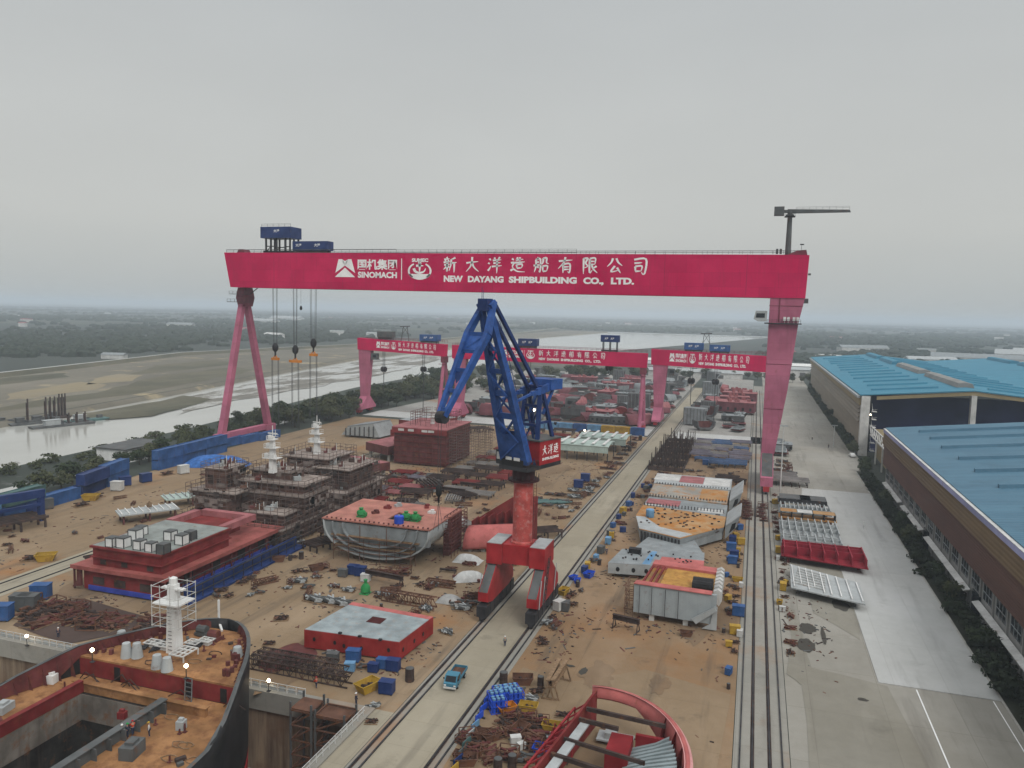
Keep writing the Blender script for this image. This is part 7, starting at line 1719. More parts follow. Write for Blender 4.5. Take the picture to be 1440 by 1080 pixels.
def lattice(key, L, w_, h, mat, n=10):
    m = MB(); d = MB()
    for y in (-w_ / 2, w_ / 2):
        for z in (.15, h): m.bar((-L / 2, y, z), (L / 2, y, z), .2)
    for k in range(n):
        a = -L / 2 + L * k / n; b_ = a + L / n
        for y in (-w_ / 2, w_ / 2): d.bar((a, y, .15 if k % 2 else h), (b_, y, h if k % 2 else .15), .12).bar((a, y, .15), (a, y, h), .12)
        d.bar((a, -w_ / 2, h), (b_, w_ / 2, h), .1).bar((a, -w_ / 2, h), (a, w_ / 2, h), .12)
    proto(key, 'lattice_truss', [('chord', m, mat), ('lacing', d, mat)])
lattice('lat_d', 26, 1.9, 1.9, M_RUSTD, 16); lattice('lat_b', 11, 1.3, 2.0, M_RUST, 9); lattice('lat_r', 6, 1.2, 1.2, M_RUST, 6)
def grill(key, L, W_, h, mat, n, seed, cross=3):
    random.seed(seed); m = MB(); g_ = MB(); 
    for k in range(n): y = -W_ / 2 + W_ * k / (n - 1); m.bar((-L / 2, y, h), (L / 2 * random.uniform(.8, 1), y, h), .32, .4)
    for k in range(cross):
        x = -L / 2 + .6 + (L - 1.2) * k / (cross - 1); m.bar((x, -W_ / 2, h - .42), (x, W_ / 2, h - .42), .34, .4)
        for y in (-W_ / 2, 0, W_ / 2): g_.bar((x, y, 0), (x, y, h - .62), .3)
    proto(key, 'jig_frame', [('rails', m, mat), ('prop', g_, M_RUSTD)])
grill('jig_g', 9, 5, 1.5, paint('jig_grey', (.20, .19, .18, 1), .7, .25, .3, .2), 7, 1); grill('jig_d', 9, 5, 1.8, M_RUSTD, 6, 2); grill('jig_r', 9, 5, 1.5, M_PRIM, 8, 3); grill('jig_p', 8, 5, 1.4, M_SALMD, 8, 4); grill('jig_b', 8, 5, 1.5, paint('jig_blue', (.05, .10, .20, 1), .6, .3, .2, .2), 7, 5); grill('jig_v', 8, 5, 1.5, paint('jig_violet', (.13, .12, .15, 1), .7, .3, .2, .2), 9, 6)
def tarp(key, mat, L, W_, h, seed):
    fn = lambda u, v: V((u - .5) * L, (v - .5) * W_, max(.06, h * (1 - (2 * abs(u - .5)) ** 3) * (1 - (2 * abs(v - .5)) ** 3) + .28 * h * noise.noise(V(u * 3 + seed, v * 3, seed))) if 0 < u < 1 and 0 < v < 1 else .05)
    b_ = MB(); random.seed(seed)
    for k in range(8): b_.cbox((random.uniform(-L / 2, L / 2) * .98, random.uniform(-W_ / 2, W_ / 2) * .98, 0), .5, .5, .6, random.random())
    proto(key, 'covered_stack', [('cover_sheet', MB().grid(fn, 16, 10), mat), ('stacked_goods', b_, M_PRIMD)])
tarp('tp_w', M_TARPW, 6.5, 4, 1.6, 1); tarp('tp_g', paint('grey_sheet', (.30, .30, .29, 1), .8, .2, 0, 0), 5, 4, 1.3, 2); tarp('tp_b', M_TARPB, 16, 9, 4.0, 3)
# --- foreground scrap corner
FG = 'scrap corner by the crane runway'
for (u, v, k, rz, sc) in ((708, 962, 'drum', 0, 1), (735, 962, 'skip_r', .3, 1), (760, 965, 'drum', 0, .8), (715, 972, 'pal_r', .2, .8), (730, 978, 'pal_g', 1.2, .8), (745, 986, 'pal_w', .3, .8), (755, 975, 'pal_d', .7, .8),
                          (712, 1002, 'skip_o', .8, .85), (743, 1000, 'skip_y', .1, .85), (776, 1028, 'skip_y', .05, .85), (742, 1015, 'cage', .1, 1), (760, 1022, 'cage', .2, 1), (718, 1012, 'cage', .4, .9), (708, 1020, 'pal_d', -.3, .9),
                          (683, 1040, 'skip_r', .2, .9), (698, 1038, 'cage', .9, .9), (675, 1055, 'pal_r', .5, .9), (665, 1062, 'cage', .2, .9), (752, 1040, 'pal_r', .1, 1.2), (750, 1053, 'cage', .1, 1), (780, 1042, 'pal_w', .2, .9), (782, 1052, 'pal_g', .2, .9), (765, 1062, 'skip_b', .0, .9),
                          (725, 1048, 'cab_w', .5, .6), (733, 1054, 'cab_w', .9, .45), (715, 1068, 'cage', .1, 1.1), (738, 1072, 'pal_g', .2, 1), (690, 1070, 'pal_r', 1.1, .9), (655, 1076, 'skip_r', .4, .9), (770, 1075, 'pal_d', .3, 1), (800, 1030, 'lat_r', .9, .7), (720, 1080, 'drum', 0, .9), (700, 1085, 'drum', 0, .9), (760, 1015, 'drum', 0, .55), (790, 1008, 'pal_d', .1, .7)):
    x, y = at(u, v)
    nm = {'drum': ('dark upright steel drum', 'drum'), 'skip_r': ('rust brown open skip', 'skip'), 'skip_o': ('orange open skip', 'skip'), 'skip_y': ('yellow open skip', 'skip'), 'skip_b': ('blue open skip', 'skip'), 'cage': ('rusty steel cage of scrap', 'steel cage'), 'pal_r': ('brown stack of steel pieces', 'steel stack'), 'pal_g': ('grey stack of steel pieces', 'steel stack'), 'pal_w': ('pale grey stack of steel pieces', 'steel stack'), 'pal_d': ('dark brown heap of steel scrap', 'steel stack'), 'cab_w': ('white equipment box', 'box'), 'lat_r': ('short rusty lattice frame', 'lattice frame')}[k]
    place(k, x, y, rz, sc, base=nm[0] + ' in the foreground scrap corner, @', cat=nm[1], group=nm[1] + ' in the scrap corner')
for (u, v) in ((697, 992), (704, 985), (711, 989), (718, 983), (724, 990), (700, 1001)):
    x, y = at(u, v); place('cyl', x, y, .6, 1.15, base='bright blue gas cylinder rack among the foreground scrap, @', cat='gas cylinder rack', group='blue gas cylinder racks')
for i in range(9):   # low blue barrier line beside the runway
    a = V(*at(686 - 6 * i, 990 + 12.5 * i), 0)
    m = thing('barrier', None, None, (a.x, a.y, .06), radians(78)); mt_ = (M_BBLUE, M_BBLUE, M_BBLUE, M_CONTS, M_GREYL, M_TEAL, M_GREYD, M_BLUED, M_YEL)[i]
    MB().box(-1.0, 1.0, -.06, .06, .3, 1.15).build('panel', mt_, m, world=False); MB().box(-.9, -.75, -.4, .4, 0, .28).box(.75, .9, -.4, .4, 0, .28).bar((-.95, 0, .0), (-.95, 0, 1.3), .08).bar((.95, 0, 0), (.95, 0, 1.3), .08).build('foot', M_DARK, m, world=False)
    crowd(m, 'low coloured barrier panel lining the crane runway in the foreground, @', 'barrier', 'barriers along the runway')
for k, (u0, v0, u1, v1) in enumerate(((770, 985, 785, 955), (777, 985, 795, 957))):
    p, q = G(u0, v0), G(u1, v1); L = (q - p).length; c = (p + q) / 2
    place('tr_w', c.x, c.y, atan2(q.y - p.y, q.x - p.x), (L / 8.5 * 1.1, 1, 1.3), base='long timber topped trestle standing beside the foreground scrap, @', cat='trestle', group='foreground trestles')
# --- between dock and red block
for (u, v, k, rz, sc, nm, cat) in ((468, 932, 'cab_g', .2, .8, 'dark grey cabinet', 'cabinet'), (497, 930, 'cab_b', .2, .95, 'blue steel cabinet', 'cabinet'), (492, 944, 'cab_s', .3, .7, 'pale blue cabinet', 'cabinet'), (525, 945, 'cab_n', .1, .7, 'navy cabinet', 'cabinet'), (538, 940, 'cab_b', .1, .8, 'blue steel cabinet', 'cabinet'), (553, 943, 'cab_n', .1, .9, 'navy cabinet', 'cabinet'), (510, 940, 'pal_g', .4, .7, 'grey heap of fittings', 'steel stack'),
                                   (517, 972, 'skip_y', 1.2, 1.15, 'yellow open skip', 'skip'), (544, 975, 'cab_n', .1, .95, 'blue work bench box', 'work bench'), (576, 958, 'drum', 0, 1.1, 'dark upright steel drum', 'drum'), (466, 920, 'pal_w', .9, .7, 'pale heap of fittings', 'steel stack'), (526, 995, 'pal_w', .6, .6, 'small pale machine', 'machine'), (522, 1017, 'pal_d', .3, .6, 'small dark heap of fittings', 'steel stack')):
    x, y = at(u, v); place(k, x, y, rz, sc, base=nm + ' between the dock and the flat red block, @', cat=cat, group=cat + ' near the dock head')
for k, (u0, v0, u1, v1) in enumerate(((352, 938, 492, 966), (356, 934, 486, 958), (362, 931, 470, 950))):
    p, q = G(u0, v0), G(u1, v1); c = (p + q) / 2; L = (q - p).length
    place('lat_d', c.x, c.y + k * .4, atan2(q.y - p.y, q.x - p.x), (L / 26, .8, .9), base='long dark lattice truss lying along the dock head, @', cat='truss', group='lattice trusses at the dock head')
M_DARKST = ground_mat('dark_rust_litter', (.055, .04, .035, 1), (.09, .06, .05, 1), .3, .5, .2)
# --- pile of dark steel left of the ship
random.seed(17)
lump([G(22, 880), G(60, 850), G(110, 846), G(250, 880), G(200, 886), G(100, 905)], .14, 'rust_stain', M_DARKST)
for k in range(44):
    u = random.uniform(30, 225); v = 850 + (u - 35) * .13 + random.uniform(-2, 30 - (u - 35) * .06)
    x, y = at(u, v)
    place(random.choice(('pal_d', 'pal_r', 'pal_d', 'cage', 'pal_d')), x, y, random.choice((1.45, .1, .3)), random.uniform(.9, 1.7), base='dark rusty heap of steel parts behind the ship bow, @', cat='steel stack', group='dark steel heaps behind the ship')
for (u, v, k, nm) in ((58, 842, 'cab_b', 'blue cabinet'), (30, 857, 'cab_g', 'grey cabinet'), (3, 872, 'cab_b', 'blue cabinet'), (40, 858, 'cab_g', 'grey cabinet')):
    x, y = at(u, v); place(k, x, y, .4, 1.4, base=nm + ' beside the dark steel heaps at the left edge, @', cat='cabinet', group='cabinets at the left edge')
for (u, v, k, nm, rz, sc) in ((65, 789, 'skip_y', 'yellow skip', .6, 1.3), (45, 788, 'pal_d', 'rusty heap', .5, 1.3), (350, 816, 'pal_d', 'dark scrap heap', .7, 1.0), (340, 821, 'pal_d', 'dark scrap heap', .6, .9), (365, 790, 'pal_g', 'grey scrap heap', .5, .9), (392, 790, 'skip_r', 'red brown skip', .5, .9), (395, 872, 'pal_d', 'low rusty scrap', .5, .9), (378, 907, 'pal_d', 'low rusty scrap', .4, .7), (310, 833, 'pal_d', 'dark scrap heap', .7, 1), (385, 765, 'pal_w', 'pale heap', .4, 1), (425, 765, 'pal_w', 'pale heap', .2, .9),
                              (420, 820, 'pal_w', 'white and grey crate stack', .3, 1.1), (445, 803, 'skip_r', 'rusty open skip', .9, 1), (455, 800, 'cage', 'wooden crate stack', .9, .9), (428, 805, 'pal_d', 'flat dark plate', .1, .6), (468, 804, 'pal_d', 'flat dark plate', .1, .6), (445, 813, 'pal_w', 'white packing case', .5, .6), (482, 811, 'cab_g', 'dark green cabinet', .1, .8), (497, 808, 'cab_n', 'navy bench', .1, 1), (507, 810, 'cab_n', 'navy bench', .1, 1), (514, 818, 'cab_w', 'white cabinet', .1, .8), (470, 826, 'pal_w', 'pale flat pieces', .4, .7), (490, 832, 'pal_w', 'pale flat pieces', .1, .9), (540, 838, 'pal_w', 'pale flat pieces', .1, 1), (540, 810, 'cage', 'rusty cage', .05, 1.2), (555, 812, 'cage', 'rusty cage', .05, 1.2), (568, 808, 'cage', 'rusty cage', .05, 1.2),
                              (620, 825, 'lat_r', 'rusty frame', .0, 1), (640, 850, 'pal_g', 'grey steel heap', .3, 1), (650, 858, 'pal_w', 'pale steel heap', .2, 1.1), (660, 852, 'pal_g', 'grey steel heap', .4, 1), (668, 842, 'skip_r', 'rusty drum cradle', .5, .8), (635, 802, 'pal_r', 'red stack', .1, .8), (660, 795, 'pal_r', 'red stack', .1, .9)):
    x, y = at(u, v); place(k, x, y, rz, sc, base=nm + ' on the open yard left of the jib crane, @', cat='steel stack' if k[:3] == 'pal' else 'yard item', group='loose items left of the jib crane')
for (u, v, sc) in ((443, 846, 1.0), (462, 848, 1.0), (478, 851, .9)):
    x, y = at(u, v); place('pal_w', x, y, -.1, (1.5, 1.2, 1.3), base='white and black stack of steel tubes behind the flat red block, @', cat='steel stack', group='tube stacks behind the red block')
for (u, v, k, rz, L, nm) in ((575, 850, 'lat_b', -.05, 1.0, 'rusty lattice truss behind the flat red block'), (540, 822, 'tr_d', -.12, 1.0, 'dark beam trestle before the midship section'), (635, 697, 'tr_d', -.08, 1.0, 'dark beam trestle left of the jib crane column, nearer one'), (666, 690, 'tr_d', -.03, 1.0, 'dark beam trestle left of the jib crane column, farther one'), (880, 886, 'tr_d', -.2, .55, 'low rusty beam lying before the grey sided block'), (630, 805, 'tr_d', 0.1, .4, 'short dark trestle beside the covered stacks')):
    x, y = at(u, v); place(k, x, y, rz, (L, 1, 1 if L > .5 else .3), base=nm, cat='trestle' if k == 'tr_d' else 'truss', group='beams and trusses on the yard')
p = G(514, 835); T = thing('green_machine', 'green bottle shaped machine standing on the ground before the midship section', 'machine', (p.x, p.y, .06))
MB().lathe([(.55, 0), (.9, .25), (.92, 1.1), (.6, 1.6), (.3, 1.9), (.3, 2.4), (.42, 2.45), (.4, 2.6)], (0, 0, .2), 12).build('hopper', M_GREEN, T, 40, world=False); MB().box(-.9, .9, -.9, .9, 0, .2).build('base', M_GREEN, T, world=False)
for (u, v, k, sc, rz) in ((658, 790, 'tp_w', .95, 0), (660, 815, 'tp_w', 1.0, .5), (632, 846, 'tp_g', .9, 0), (622, 738, 'tp_g', 1.5, .2), (640, 735, 'tp_g', 1.3, .5)):
    x, y = at(u, v); place(k, x, y, rz, sc, base='pale sheeted stack on the yard left of the jib crane, @', cat='covered stack', group='sheeted stacks left of the jib crane')
x, y = at(303, 655); place('tp_b', x, y, .35, (1.4, 1, .9), base='big heap under blue tarpaulin beside the left crane leg', cat='covered stack', group='blue tarpaulin heap')
x, y = at(325, 660); place('pal_d', x, y, .35, (3, 2, 2), base='brown heap of timber in front of the blue tarpaulin', cat='heap', group='brown heap')
# --- right hand side of the runway: blue racks, cabinets
for (u, v, k, nm) in ((904, 686, 'cab_n', 'blue cabinet'), (890, 700, 'cab_n', 'blue rack'), (884, 712, 'cab_b', 'blue rack'), (876, 722, 'cab_y', 'yellow box'), (870, 730, 'cab_n', 'navy rack'), (862, 742, 'cab_b', 'blue rack'), (860, 756, 'cab_y', 'yellow box'), (855, 765, 'cab_s', 'pale blue cabinet'), (845, 778, 'cab_g', 'grey cabinet'), (838, 788, 'cab_s', 'pale blue cabinet'), (826, 800, 'cab_y', 'yellow box'), (822, 806, 'cab_n', 'blue sheeted rack'), (812, 820, 'skip_b', 'blue sheeted rack'), (806, 815, 'skip_b', 'blue sheeted rack'), (828, 812, 'skip_b', 'blue sheeted rack'), (792, 836, 'skip_y', 'yellow box'), (786, 858, 'cab_w', 'white box'), (781, 850, 'pal_g', 'grey stack'), (770, 878, 'pal_w', 'pale steel frame'), (782, 880, 'pal_r', 'brown steel frame'), (805, 838, 'pal_d', 'dark steel scrap'), (835, 790, 'pal_g', 'grey stack')):
    x, y = at(u, v); place(k, x, y, 1.4 + random.uniform(-.3, .3), random.uniform(.62, .95), base=nm + ' in the row right of the crane runway, @', cat='cabinet' if k[:3] == 'cab' else 'yard item', group='row along the crane runway')
# --- along the gantry rails
random.seed(9)
for (u, v, k, nm, sc) in ((1042, 766, 'cab_y', 'yellow box', .8), (1030, 765, 'cab_n', 'navy rack', 1), (1028, 775, 'cab_b', 'blue rack', 1), (1032, 785, 'cab_n', 'navy rack', .9), (1030, 793, 'cab_b', 'blue rack', .9), (1037, 818, 'skip_y', 'yellow skip', .7), (1042, 826, 'cab_w', 'white box', .5), (1038, 866, 'cab_b', 'blue cabinet', 1), (1033, 892, 'cab_y', 'yellow cabinet', .8), (1040, 895, 'cab_w', 'white box', .6), (1033, 905, 'pal_d', 'rusty fittings', .6), (1033, 918, 'pal_d', 'rusty fittings', .6), (1035, 840, 'pal_d', 'rusty fittings', .6),
                          (1096, 778, 'cab_y', 'yellow cabinet', .8), (1094, 788, 'cab_w', 'white box', .5), (1101, 830, 'cab_y', 'yellow cabinet', .8), (1096, 850, 'skip_y', 'yellow skip', .6), (1100, 860, 'cab_w', 'white box', .5), (1112, 868, 'pal_r', 'rusty plates', .7), (1112, 885, 'pal_r', 'rusty plates', .7), (1112, 905, 'pal_r', 'rusty plates', .7), (1112, 920, 'pal_d', 'rusty fittings', .7), (965, 895, 'skip_r', 'small brown cage', .7), (996, 850, 'pal_d', 'dark fittings', .6), (1010, 808, 'cab_w', 'white stool', .4)):
    x, y = at(u, v); place(k, x, y, random.choice((0, .1, 1.5)), sc, base=nm + ' beside the right gantry rails, @', cat='yard item', group='items beside the right gantry rails')
random.seed(66)
for i in range(22):
    u = random.uniform(640, 800); v = random.uniform(1012, 1085); x, y = at(u, v); q = random.choice(('skip_r', 'cage', 'pal_r', 'skip_r', 'cage', 'pal_d'))
    if x > -23.5: continue
    place(q, x, y, random.uniform(0, 1.5), random.uniform(.7, 1.0), base={'skip_r': 'rust brown open skip', 'cage': 'rusty steel cage of scrap', 'pal_r': 'brown stack of steel pieces', 'pal_d': 'dark brown heap of steel scrap'}[q] + ' in the foreground scrap corner, @', cat={'skip_r': 'skip', 'cage': 'steel cage'}.get(q, 'steel stack'), group='steel scrap in the foreground corner')
m = None
for i in range(14):
    u = 1012 + (i % 5) * 9; v = 708 + (i // 5) * 17; x, y = at(u, v)
    place(random.choice(('cage', 'pal_r', 'cage')), x, y, 1.5, random.uniform(.9, 1.3), base='rusty cage or stack crowded beside the gantry leg foot, @', cat='steel cage', group='cages at the gantry leg foot')
for i in range(8):
    u = 1049 + (i % 2) * 22 + random.uniform(-3, 3); v = 712 + i * 3; x, y = at(u, v)
    place('cage', x, y, 0, random.uniform(.9, 1.4), base='dark cage of cables at the near foot of the gantry leg, @', cat='steel cage', group='cable cages at the leg foot')
# --- loose scatter over the working floor
M_LITTER = (M_RUSTD, M_RUST, M_GREYD, M_PRIMD)
random.seed(303)
def scatter(n, x0, x1, y0, y1, keys, where, sc, avoid=()):
    k = 0
    while k < n:
        x, y = random.uniform(x0, x1), random.uniform(y0, y1)
        if any(a <= x <= b_ and c <= y <= d for a, b_, c, d in avoid): continue
        k += 1; q = random.choice(keys); nm = {'pal_r': 'brown offcut heap', 'pal_g': 'grey offcut heap', 'pal_w': 'pale offcut heap', 'pal_d': 'dark offcut heap', 'cage': 'rusty steel cage', 'lat_r': 'short rusty lattice frame', 'drum': 'dark upright drum', 'cab_n': 'navy box', 'cab_b': 'blue box', 'cab_y': 'yellow box', 'cab_g': 'grey box', 'skip_r': 'rusty skip', 'jig_g': 'grey jig frame', 'jig_d': 'dark jig frame'}[q]
        place(q, x, y, random.uniform(0, 3.1), random.uniform(*sc), base=nm + ' ' + where + ', @', cat='box' if q[:3] == 'cab' else 'steel heap', group='loose items ' + where)
scatter(46, -96, -47, 117, 143, ('pal_r', 'pal_g', 'pal_w', 'pal_d', 'pal_d', 'cage', 'lat_r', 'drum'), 'before the midship section', (.45, .9), ((-68, -49, 100, 119), (-92, -62, 141, 150)))
scatter(50, -92, -47, 170, 208, ('pal_r', 'pal_g', 'pal_w', 'pal_d', 'pal_d', 'cage', 'lat_r', 'jig_d', 'jig_g'), 'behind the midship section', (.5, 1.0), ((-90, -72, 170, 176),))
scatter(30, -170, -140, 115, 230, ('pal_r', 'pal_g', 'pal_d', 'cage', 'lat_r'), 'on the sand left of the superstructures', (.5, .9))
scatter(26, -131, -124, 118, 205, ('pal_r', 'pal_g', 'pal_d', 'cage', 'jig_d'), 'along the left track beside the superstructures', (.6, 1.1))
scatter(34, -96, -90, 150, 240, ('pal_r', 'pal_g', 'pal_w', 'pal_d', 'cage', 'jig_d'), 'right of the scaffolded superstructures', (.6, 1.2))
scatter(34, -32.6, -29.5, 118, 270, ('pal_r', 'pal_d', 'cage', 'cab_n', 'cab_b', 'pal_g', 'drum', 'cab_g'), 'along the right kerb of the runway', (.5, .9))
scatter(34, -48.2, -45.4, 116, 262, ('pal_r', 'pal_d', 'cage', 'pal_g', 'pal_w', 'lat_r'), 'along the left kerb of the runway', (.5, .85), ((-49, -40, 120, 142),))
scatter(40, -3.6, -.8, 112, 245, ('pal_r', 'pal_d', 'cage', 'cab_b', 'pal_g', 'cab_y', 'pal_d', 'drum'), 'left of the right gantry rails', (.45, .8))
scatter(26, 7.2, 8.6, 125, 250, ('pal_r', 'pal_d', 'cage', 'cab_y', 'pal_d', 'pal_g'), 'right of the right gantry rails', (.4, .75))
scatter(18, -30, -5, 252, 284, ('pal_r', 'pal_d', 'cage', 'pal_g', 'jig_d'), 'before the racks of upright posts', (.7, 1.1))
scatter(22, -136, -104, 268, 340, ('pal_r', 'pal_d', 'jig_g', 'pal_g', 'jig_d', 'pal_w'), 'around the tall wrapped block', (.8, 1.4), ((-122, -99, 243, 270),))
# fine litter: plate scraps, dunnage and dirt trodden over the whole yard
random.seed(404); lit = [MB() for _ in M_LITTER]
for k in range(9000):
    r_ = random.random()
    if r_ < .52: x, y = random.uniform(-128, -46), 100 + 235 * random.random() ** 1.5
    elif r_ < .86: x, y = random.uniform(-33, -.8), 76 + 250 * random.random() ** 1.4
    elif r_ < .93: x, y = random.uniform(7, 15), random.uniform(110, 330)
    else: x, y = random.uniform(-168, -140), random.uniform(115, 330)
    if noise.noise(V(x * .05, y * .05, 2)) + .5 * noise.noise(V(x * .2, y * .2, 4)) < .02 and random.random() < .85: continue
    if x > -26 and y < 128 and random.random() < .9: continue
    L = random.uniform(.15, .75) * (1 if random.random() < .85 else 2.6); lit[k % 4].cbox((x, y, .07), L, random.uniform(.08, .3), random.uniform(.03, .14), random.uniform(0, 3.14))
for mb_, mt_ in zip(lit, M_LITTER): mb_.build('scattered_litter', mt_)['kind'] = 'stuff'
# --- jig yards behind
random.seed(12)
def field(keys, poly, nx, ny, base, cat, group, jit=.8, rz=0.0, sc=(.8, 1.15)):
    a, b_, c_, d_ = [V(p[0], p[1], 0) for p in poly]
    for j in range(ny):
        for i in range(nx):
            s_, t_ = (i + .5) / nx, (j + .5) / ny
            p = (a.lerp(b_, s_)).lerp(d_.lerp(c_, s_), t_)
            place(random.choice(keys), p.x + random.uniform(-jit, jit), p.y + random.uniform(-jit, jit), rz + random.choice((0, pi)) + random.uniform(-.06, .06), random.uniform(*sc), base=base, cat=cat, group=group)
field(('jig_g', 'jig_d', 'jig_g', 'jig_r'), [(-96, 208), (-72, 205), (-70, 300), (-98, 300)], 3, 9, 'low steel jig frame in the field behind the jib crane column, @', 'jig frame', 'jig frames left of the shelters')
field(('jig_r', 'jig_p', 'jig_d'), [(-96, 308), (-52, 318), (-52, 343), (-100, 340)], 4, 3, 'red or dark jig frame just before the cross road, @', 'jig frame', 'jig frames before the cross road')
field(('jig_v', 'jig_g', 'jig_v', 'jig_b'), [(-22, 300), (-1, 298), (-1, 344), (-23, 344)], 3, 6, 'grey or violet jig frame left of the wide pink leg, @', 'jig frame', 'jig frames left of the wide leg')
field(('jig_b', 'jig_b', 'cab_b'), [(-19, 287), (-3, 286), (-3, 298), (-19, 298)], 3, 2, 'blue jig frame or box before the grey jig frames, @', 'jig frame', 'blue jig frames')
field(('jig_d', 'jig_r', 'jig_g', 'jig_p', 'jig_v'), [(-118, 196), (-100, 188), (-92, 222), (-112, 236)], 3, 4, 'low jig frame on the yard before the tall wrapped block, @', 'jig frame', 'jig frames before the wrapped block', sc=(.7, .9))
field(('pal_g', 'pal_d', 'pal_w'), [(-62, 204), (-47, 204), (-47, 222), (-60, 224)], 3, 3, 'stack of steel parts right of the jib crane column, @', 'steel stack', 'stacks right of the jib crane', sc=(1, 1.4))
for k in range(5):
    x, y = at(752 + 10 * k, 708); m = MB(); 
    for q in range(5): m.tube((-2.2, -1.4 + q * .7, .55), (2.2, -1.4 + q * .7 + .3, .55), .3, n=8)
    o = thing('pipe_stack', None, None, (x, y, .06), .6); m.build('pipe', M_TEAL, o, world=False); MB().box(-1.6, -1.4, -1.8, 1.8, 0, .2).box(1.4, 1.6, -1.8, 1.8, 0, .2).build('bearer', M_WOOD, o, world=False)
    crowd(o, 'stack of teal pipes right of the jib crane column, @', 'pipe stack', 'teal pipe stacks')
field(('pal_r', 'pal_d', 'pal_w', 'cab_n'), [(-53, 226), (-46, 226), (-46, 246), (-53, 246)], 2, 4, 'stack of mixed steel beside the left edge of the runway, @', 'steel stack', 'mixed stacks at the runway edge', sc=(1, 1.4))
field(('cage', 'pal_g', 'pal_d', 'drum'), [(-50, 262), (-45.5, 262), (-45.5, 338), (-50, 338)], 2, 8, 'small stack or cage along the runway beside the shelters, @', 'steel stack', 'stacks beside the shelters', sc=(.9, 1.5))
field(('pal_g', 'pal_w', 'cage', 'pal_r', 'jig_g'), [(9, 262), (14, 262), (14, 310), (9, 310)], 2, 6, 'stack of steel parts right of the wide pink leg, @', 'steel stack', 'stacks right of the wide leg', sc=(1, 1.5))
# upright post racks
random.seed(44)
for i in range(4):
    for j in range(5):
        x = -33 + i * 3.1; y = 276 + j * 14; o = thing('post_rack', None, None, (x, y, .06))
        m = MB()
        for k in range(8): px, py = random.uniform(-1.5, 1.5), random.uniform(-5, 5); m.bar((px, py, 0), (px + random.uniform(-.2, .2), py, random.uniform(3, 6.5)), .28)
        m.build('post', M_RUSTD, o, world=False); MB().box(-1.5, 1.5, -5.4, -5.2, .2, 1.6).box(-1.5, 1.5, 5.2, 5.4, .2, 1.6).box(-1.5, -1.35, -5.19, 5.19, .2, 1.4).box(1.35, 1.5, -5.19, 5.19, .2, 1.4).build('base_frame', M_RUSTD, o, world=False)
        crowd(o, 'rack of upright dark posts beyond the rust stained deck block, @', 'post rack', 'upright post racks')
# low ground frames with planking
for k, (a, b_) in enumerate(((560, 668), (600, 672), (520, 690), (560, 690))):
    x, y = at(a, b_); o = thing('parts_bay', None, None, (x, y, .06), .12 + pi / 2 * 0)
    m = MB(); random.seed(k)
    for q in (-4.6, 4.6): m.bar((-7, q, .3), (7, q, .3), .4)
    for q in (-7, -2.4, 2.4, 7): m.bar((q, -4.6, .3), (q, 4.6, .3), .35)
    m.build('frame', M_PRIMD, o, world=False); m = MB()
    for q in range(14): m.cbox((random.uniform(-6, 6), random.uniform(-4, 4), .1), random.uniform(.6, 3), random.uniform(.4, 1.2), random.uniform(.2, .7), random.random())
    m.build('parts', random.choice((M_PRIM, M_GREYD)), o, world=False)
    crowd(o, 'red framed bay of parts on the ground before the tall wrapped block, @', 'ground frame', 'framed bays of parts')
# deck panels on trestles at left
for (lab, u, v, rz, mt_) in (('pale panel on rusty trestles in the left of the yard, nearer one', 208, 722, .95, M_GREYL), ('pale green grey panel on trestles in the left of the yard, farther one', 268, 700, .95, M_GREENP)):
    x, y = at(u, v + 8); T = thing('deck_section', lab, 'deck section', (x, y, .06), rz)
    MB().box(-7, 7, -3.2, 3.2, 2.2, 2.5).build('plate', mt_, T, world=False); m = MB()
    for k in range(9): m.box(-6.5 + k * 1.6, -6.3 + k * 1.6, -3, 3, 2.501, 2.9)
    m.build('stiffener', M_WHITE if mt_ is M_GREYL else M_GREYL, T, world=False); m = MB()
    for a in (-6, 0, 6):
        for b_ in (-2.4, 2.4): m.bar((a, b_, 0), (a, b_, 2.2), .4)
    m.build('trestle_leg', M_PRIMD, T, world=False); MB().cbox((.5, .5, 2.9), .9, .9, 1.2, .3).lathe([(.3, 4.1), (.1, 4.5)], (.5, .5, 0), 6).build('fitting', M_WOOD, T, world=False)
for (u, v, k, nm, rz) in ((20, 745, 'jig_d', 'navy steel frame', 1.3), (115, 712, 'pal_d', 'brown heap', 1.2), (128, 704, 'skip_y', 'yellow skip', .4), (165, 690, 'cab_w', 'white box', .2), (176, 683, 'cab_n', 'dark box', 1), (135, 700, 'pal_d', 'brown heap', 1.2), (65, 716, 'cab_g', 'dark box', 1.2), (45, 722, 'cab_n', 'navy box', 1.2), (235, 668, 'pal_d', 'brown heap', 1.2), (258, 666, 'cab_w', 'small white vehicle-like box', 1.2), (205, 678, 'cab_n', 'navy box', 1.2), (120, 688, 'pal_w', 'flat grey plate', 1)):
    x, y = at(u, v); place(k, x, y, rz, 1.4, base=nm + ' beside the rail in front of the blue containers, @', cat='yard item', group='items before the blue containers')
p = G(18, 742); T = thing('steel_portal', 'dark navy steel portal frame at the far left edge of the yard', 'steel frame', (p.x, p.y, 0), .0)
MB().bar((p.x - 6, p.y - 14, 7), (p.x + 1, p.y + 8, 7), 1.4, 2.0).bar((p.x - 4, p.y - 14, 4.4), (p.x + 1.4, p.y + 7, 4.4), .6, .8).build('beam', M_BLUED, T)
MB().bar((p.x + 1, p.y + 7, 0), (p.x + 1, p.y + 7, 6.2), 1.2).bar((p.x - 3, p.y - 4, 0), (p.x - 3, p.y - 4, 6), 1.2).build('post', M_BLUED, T)

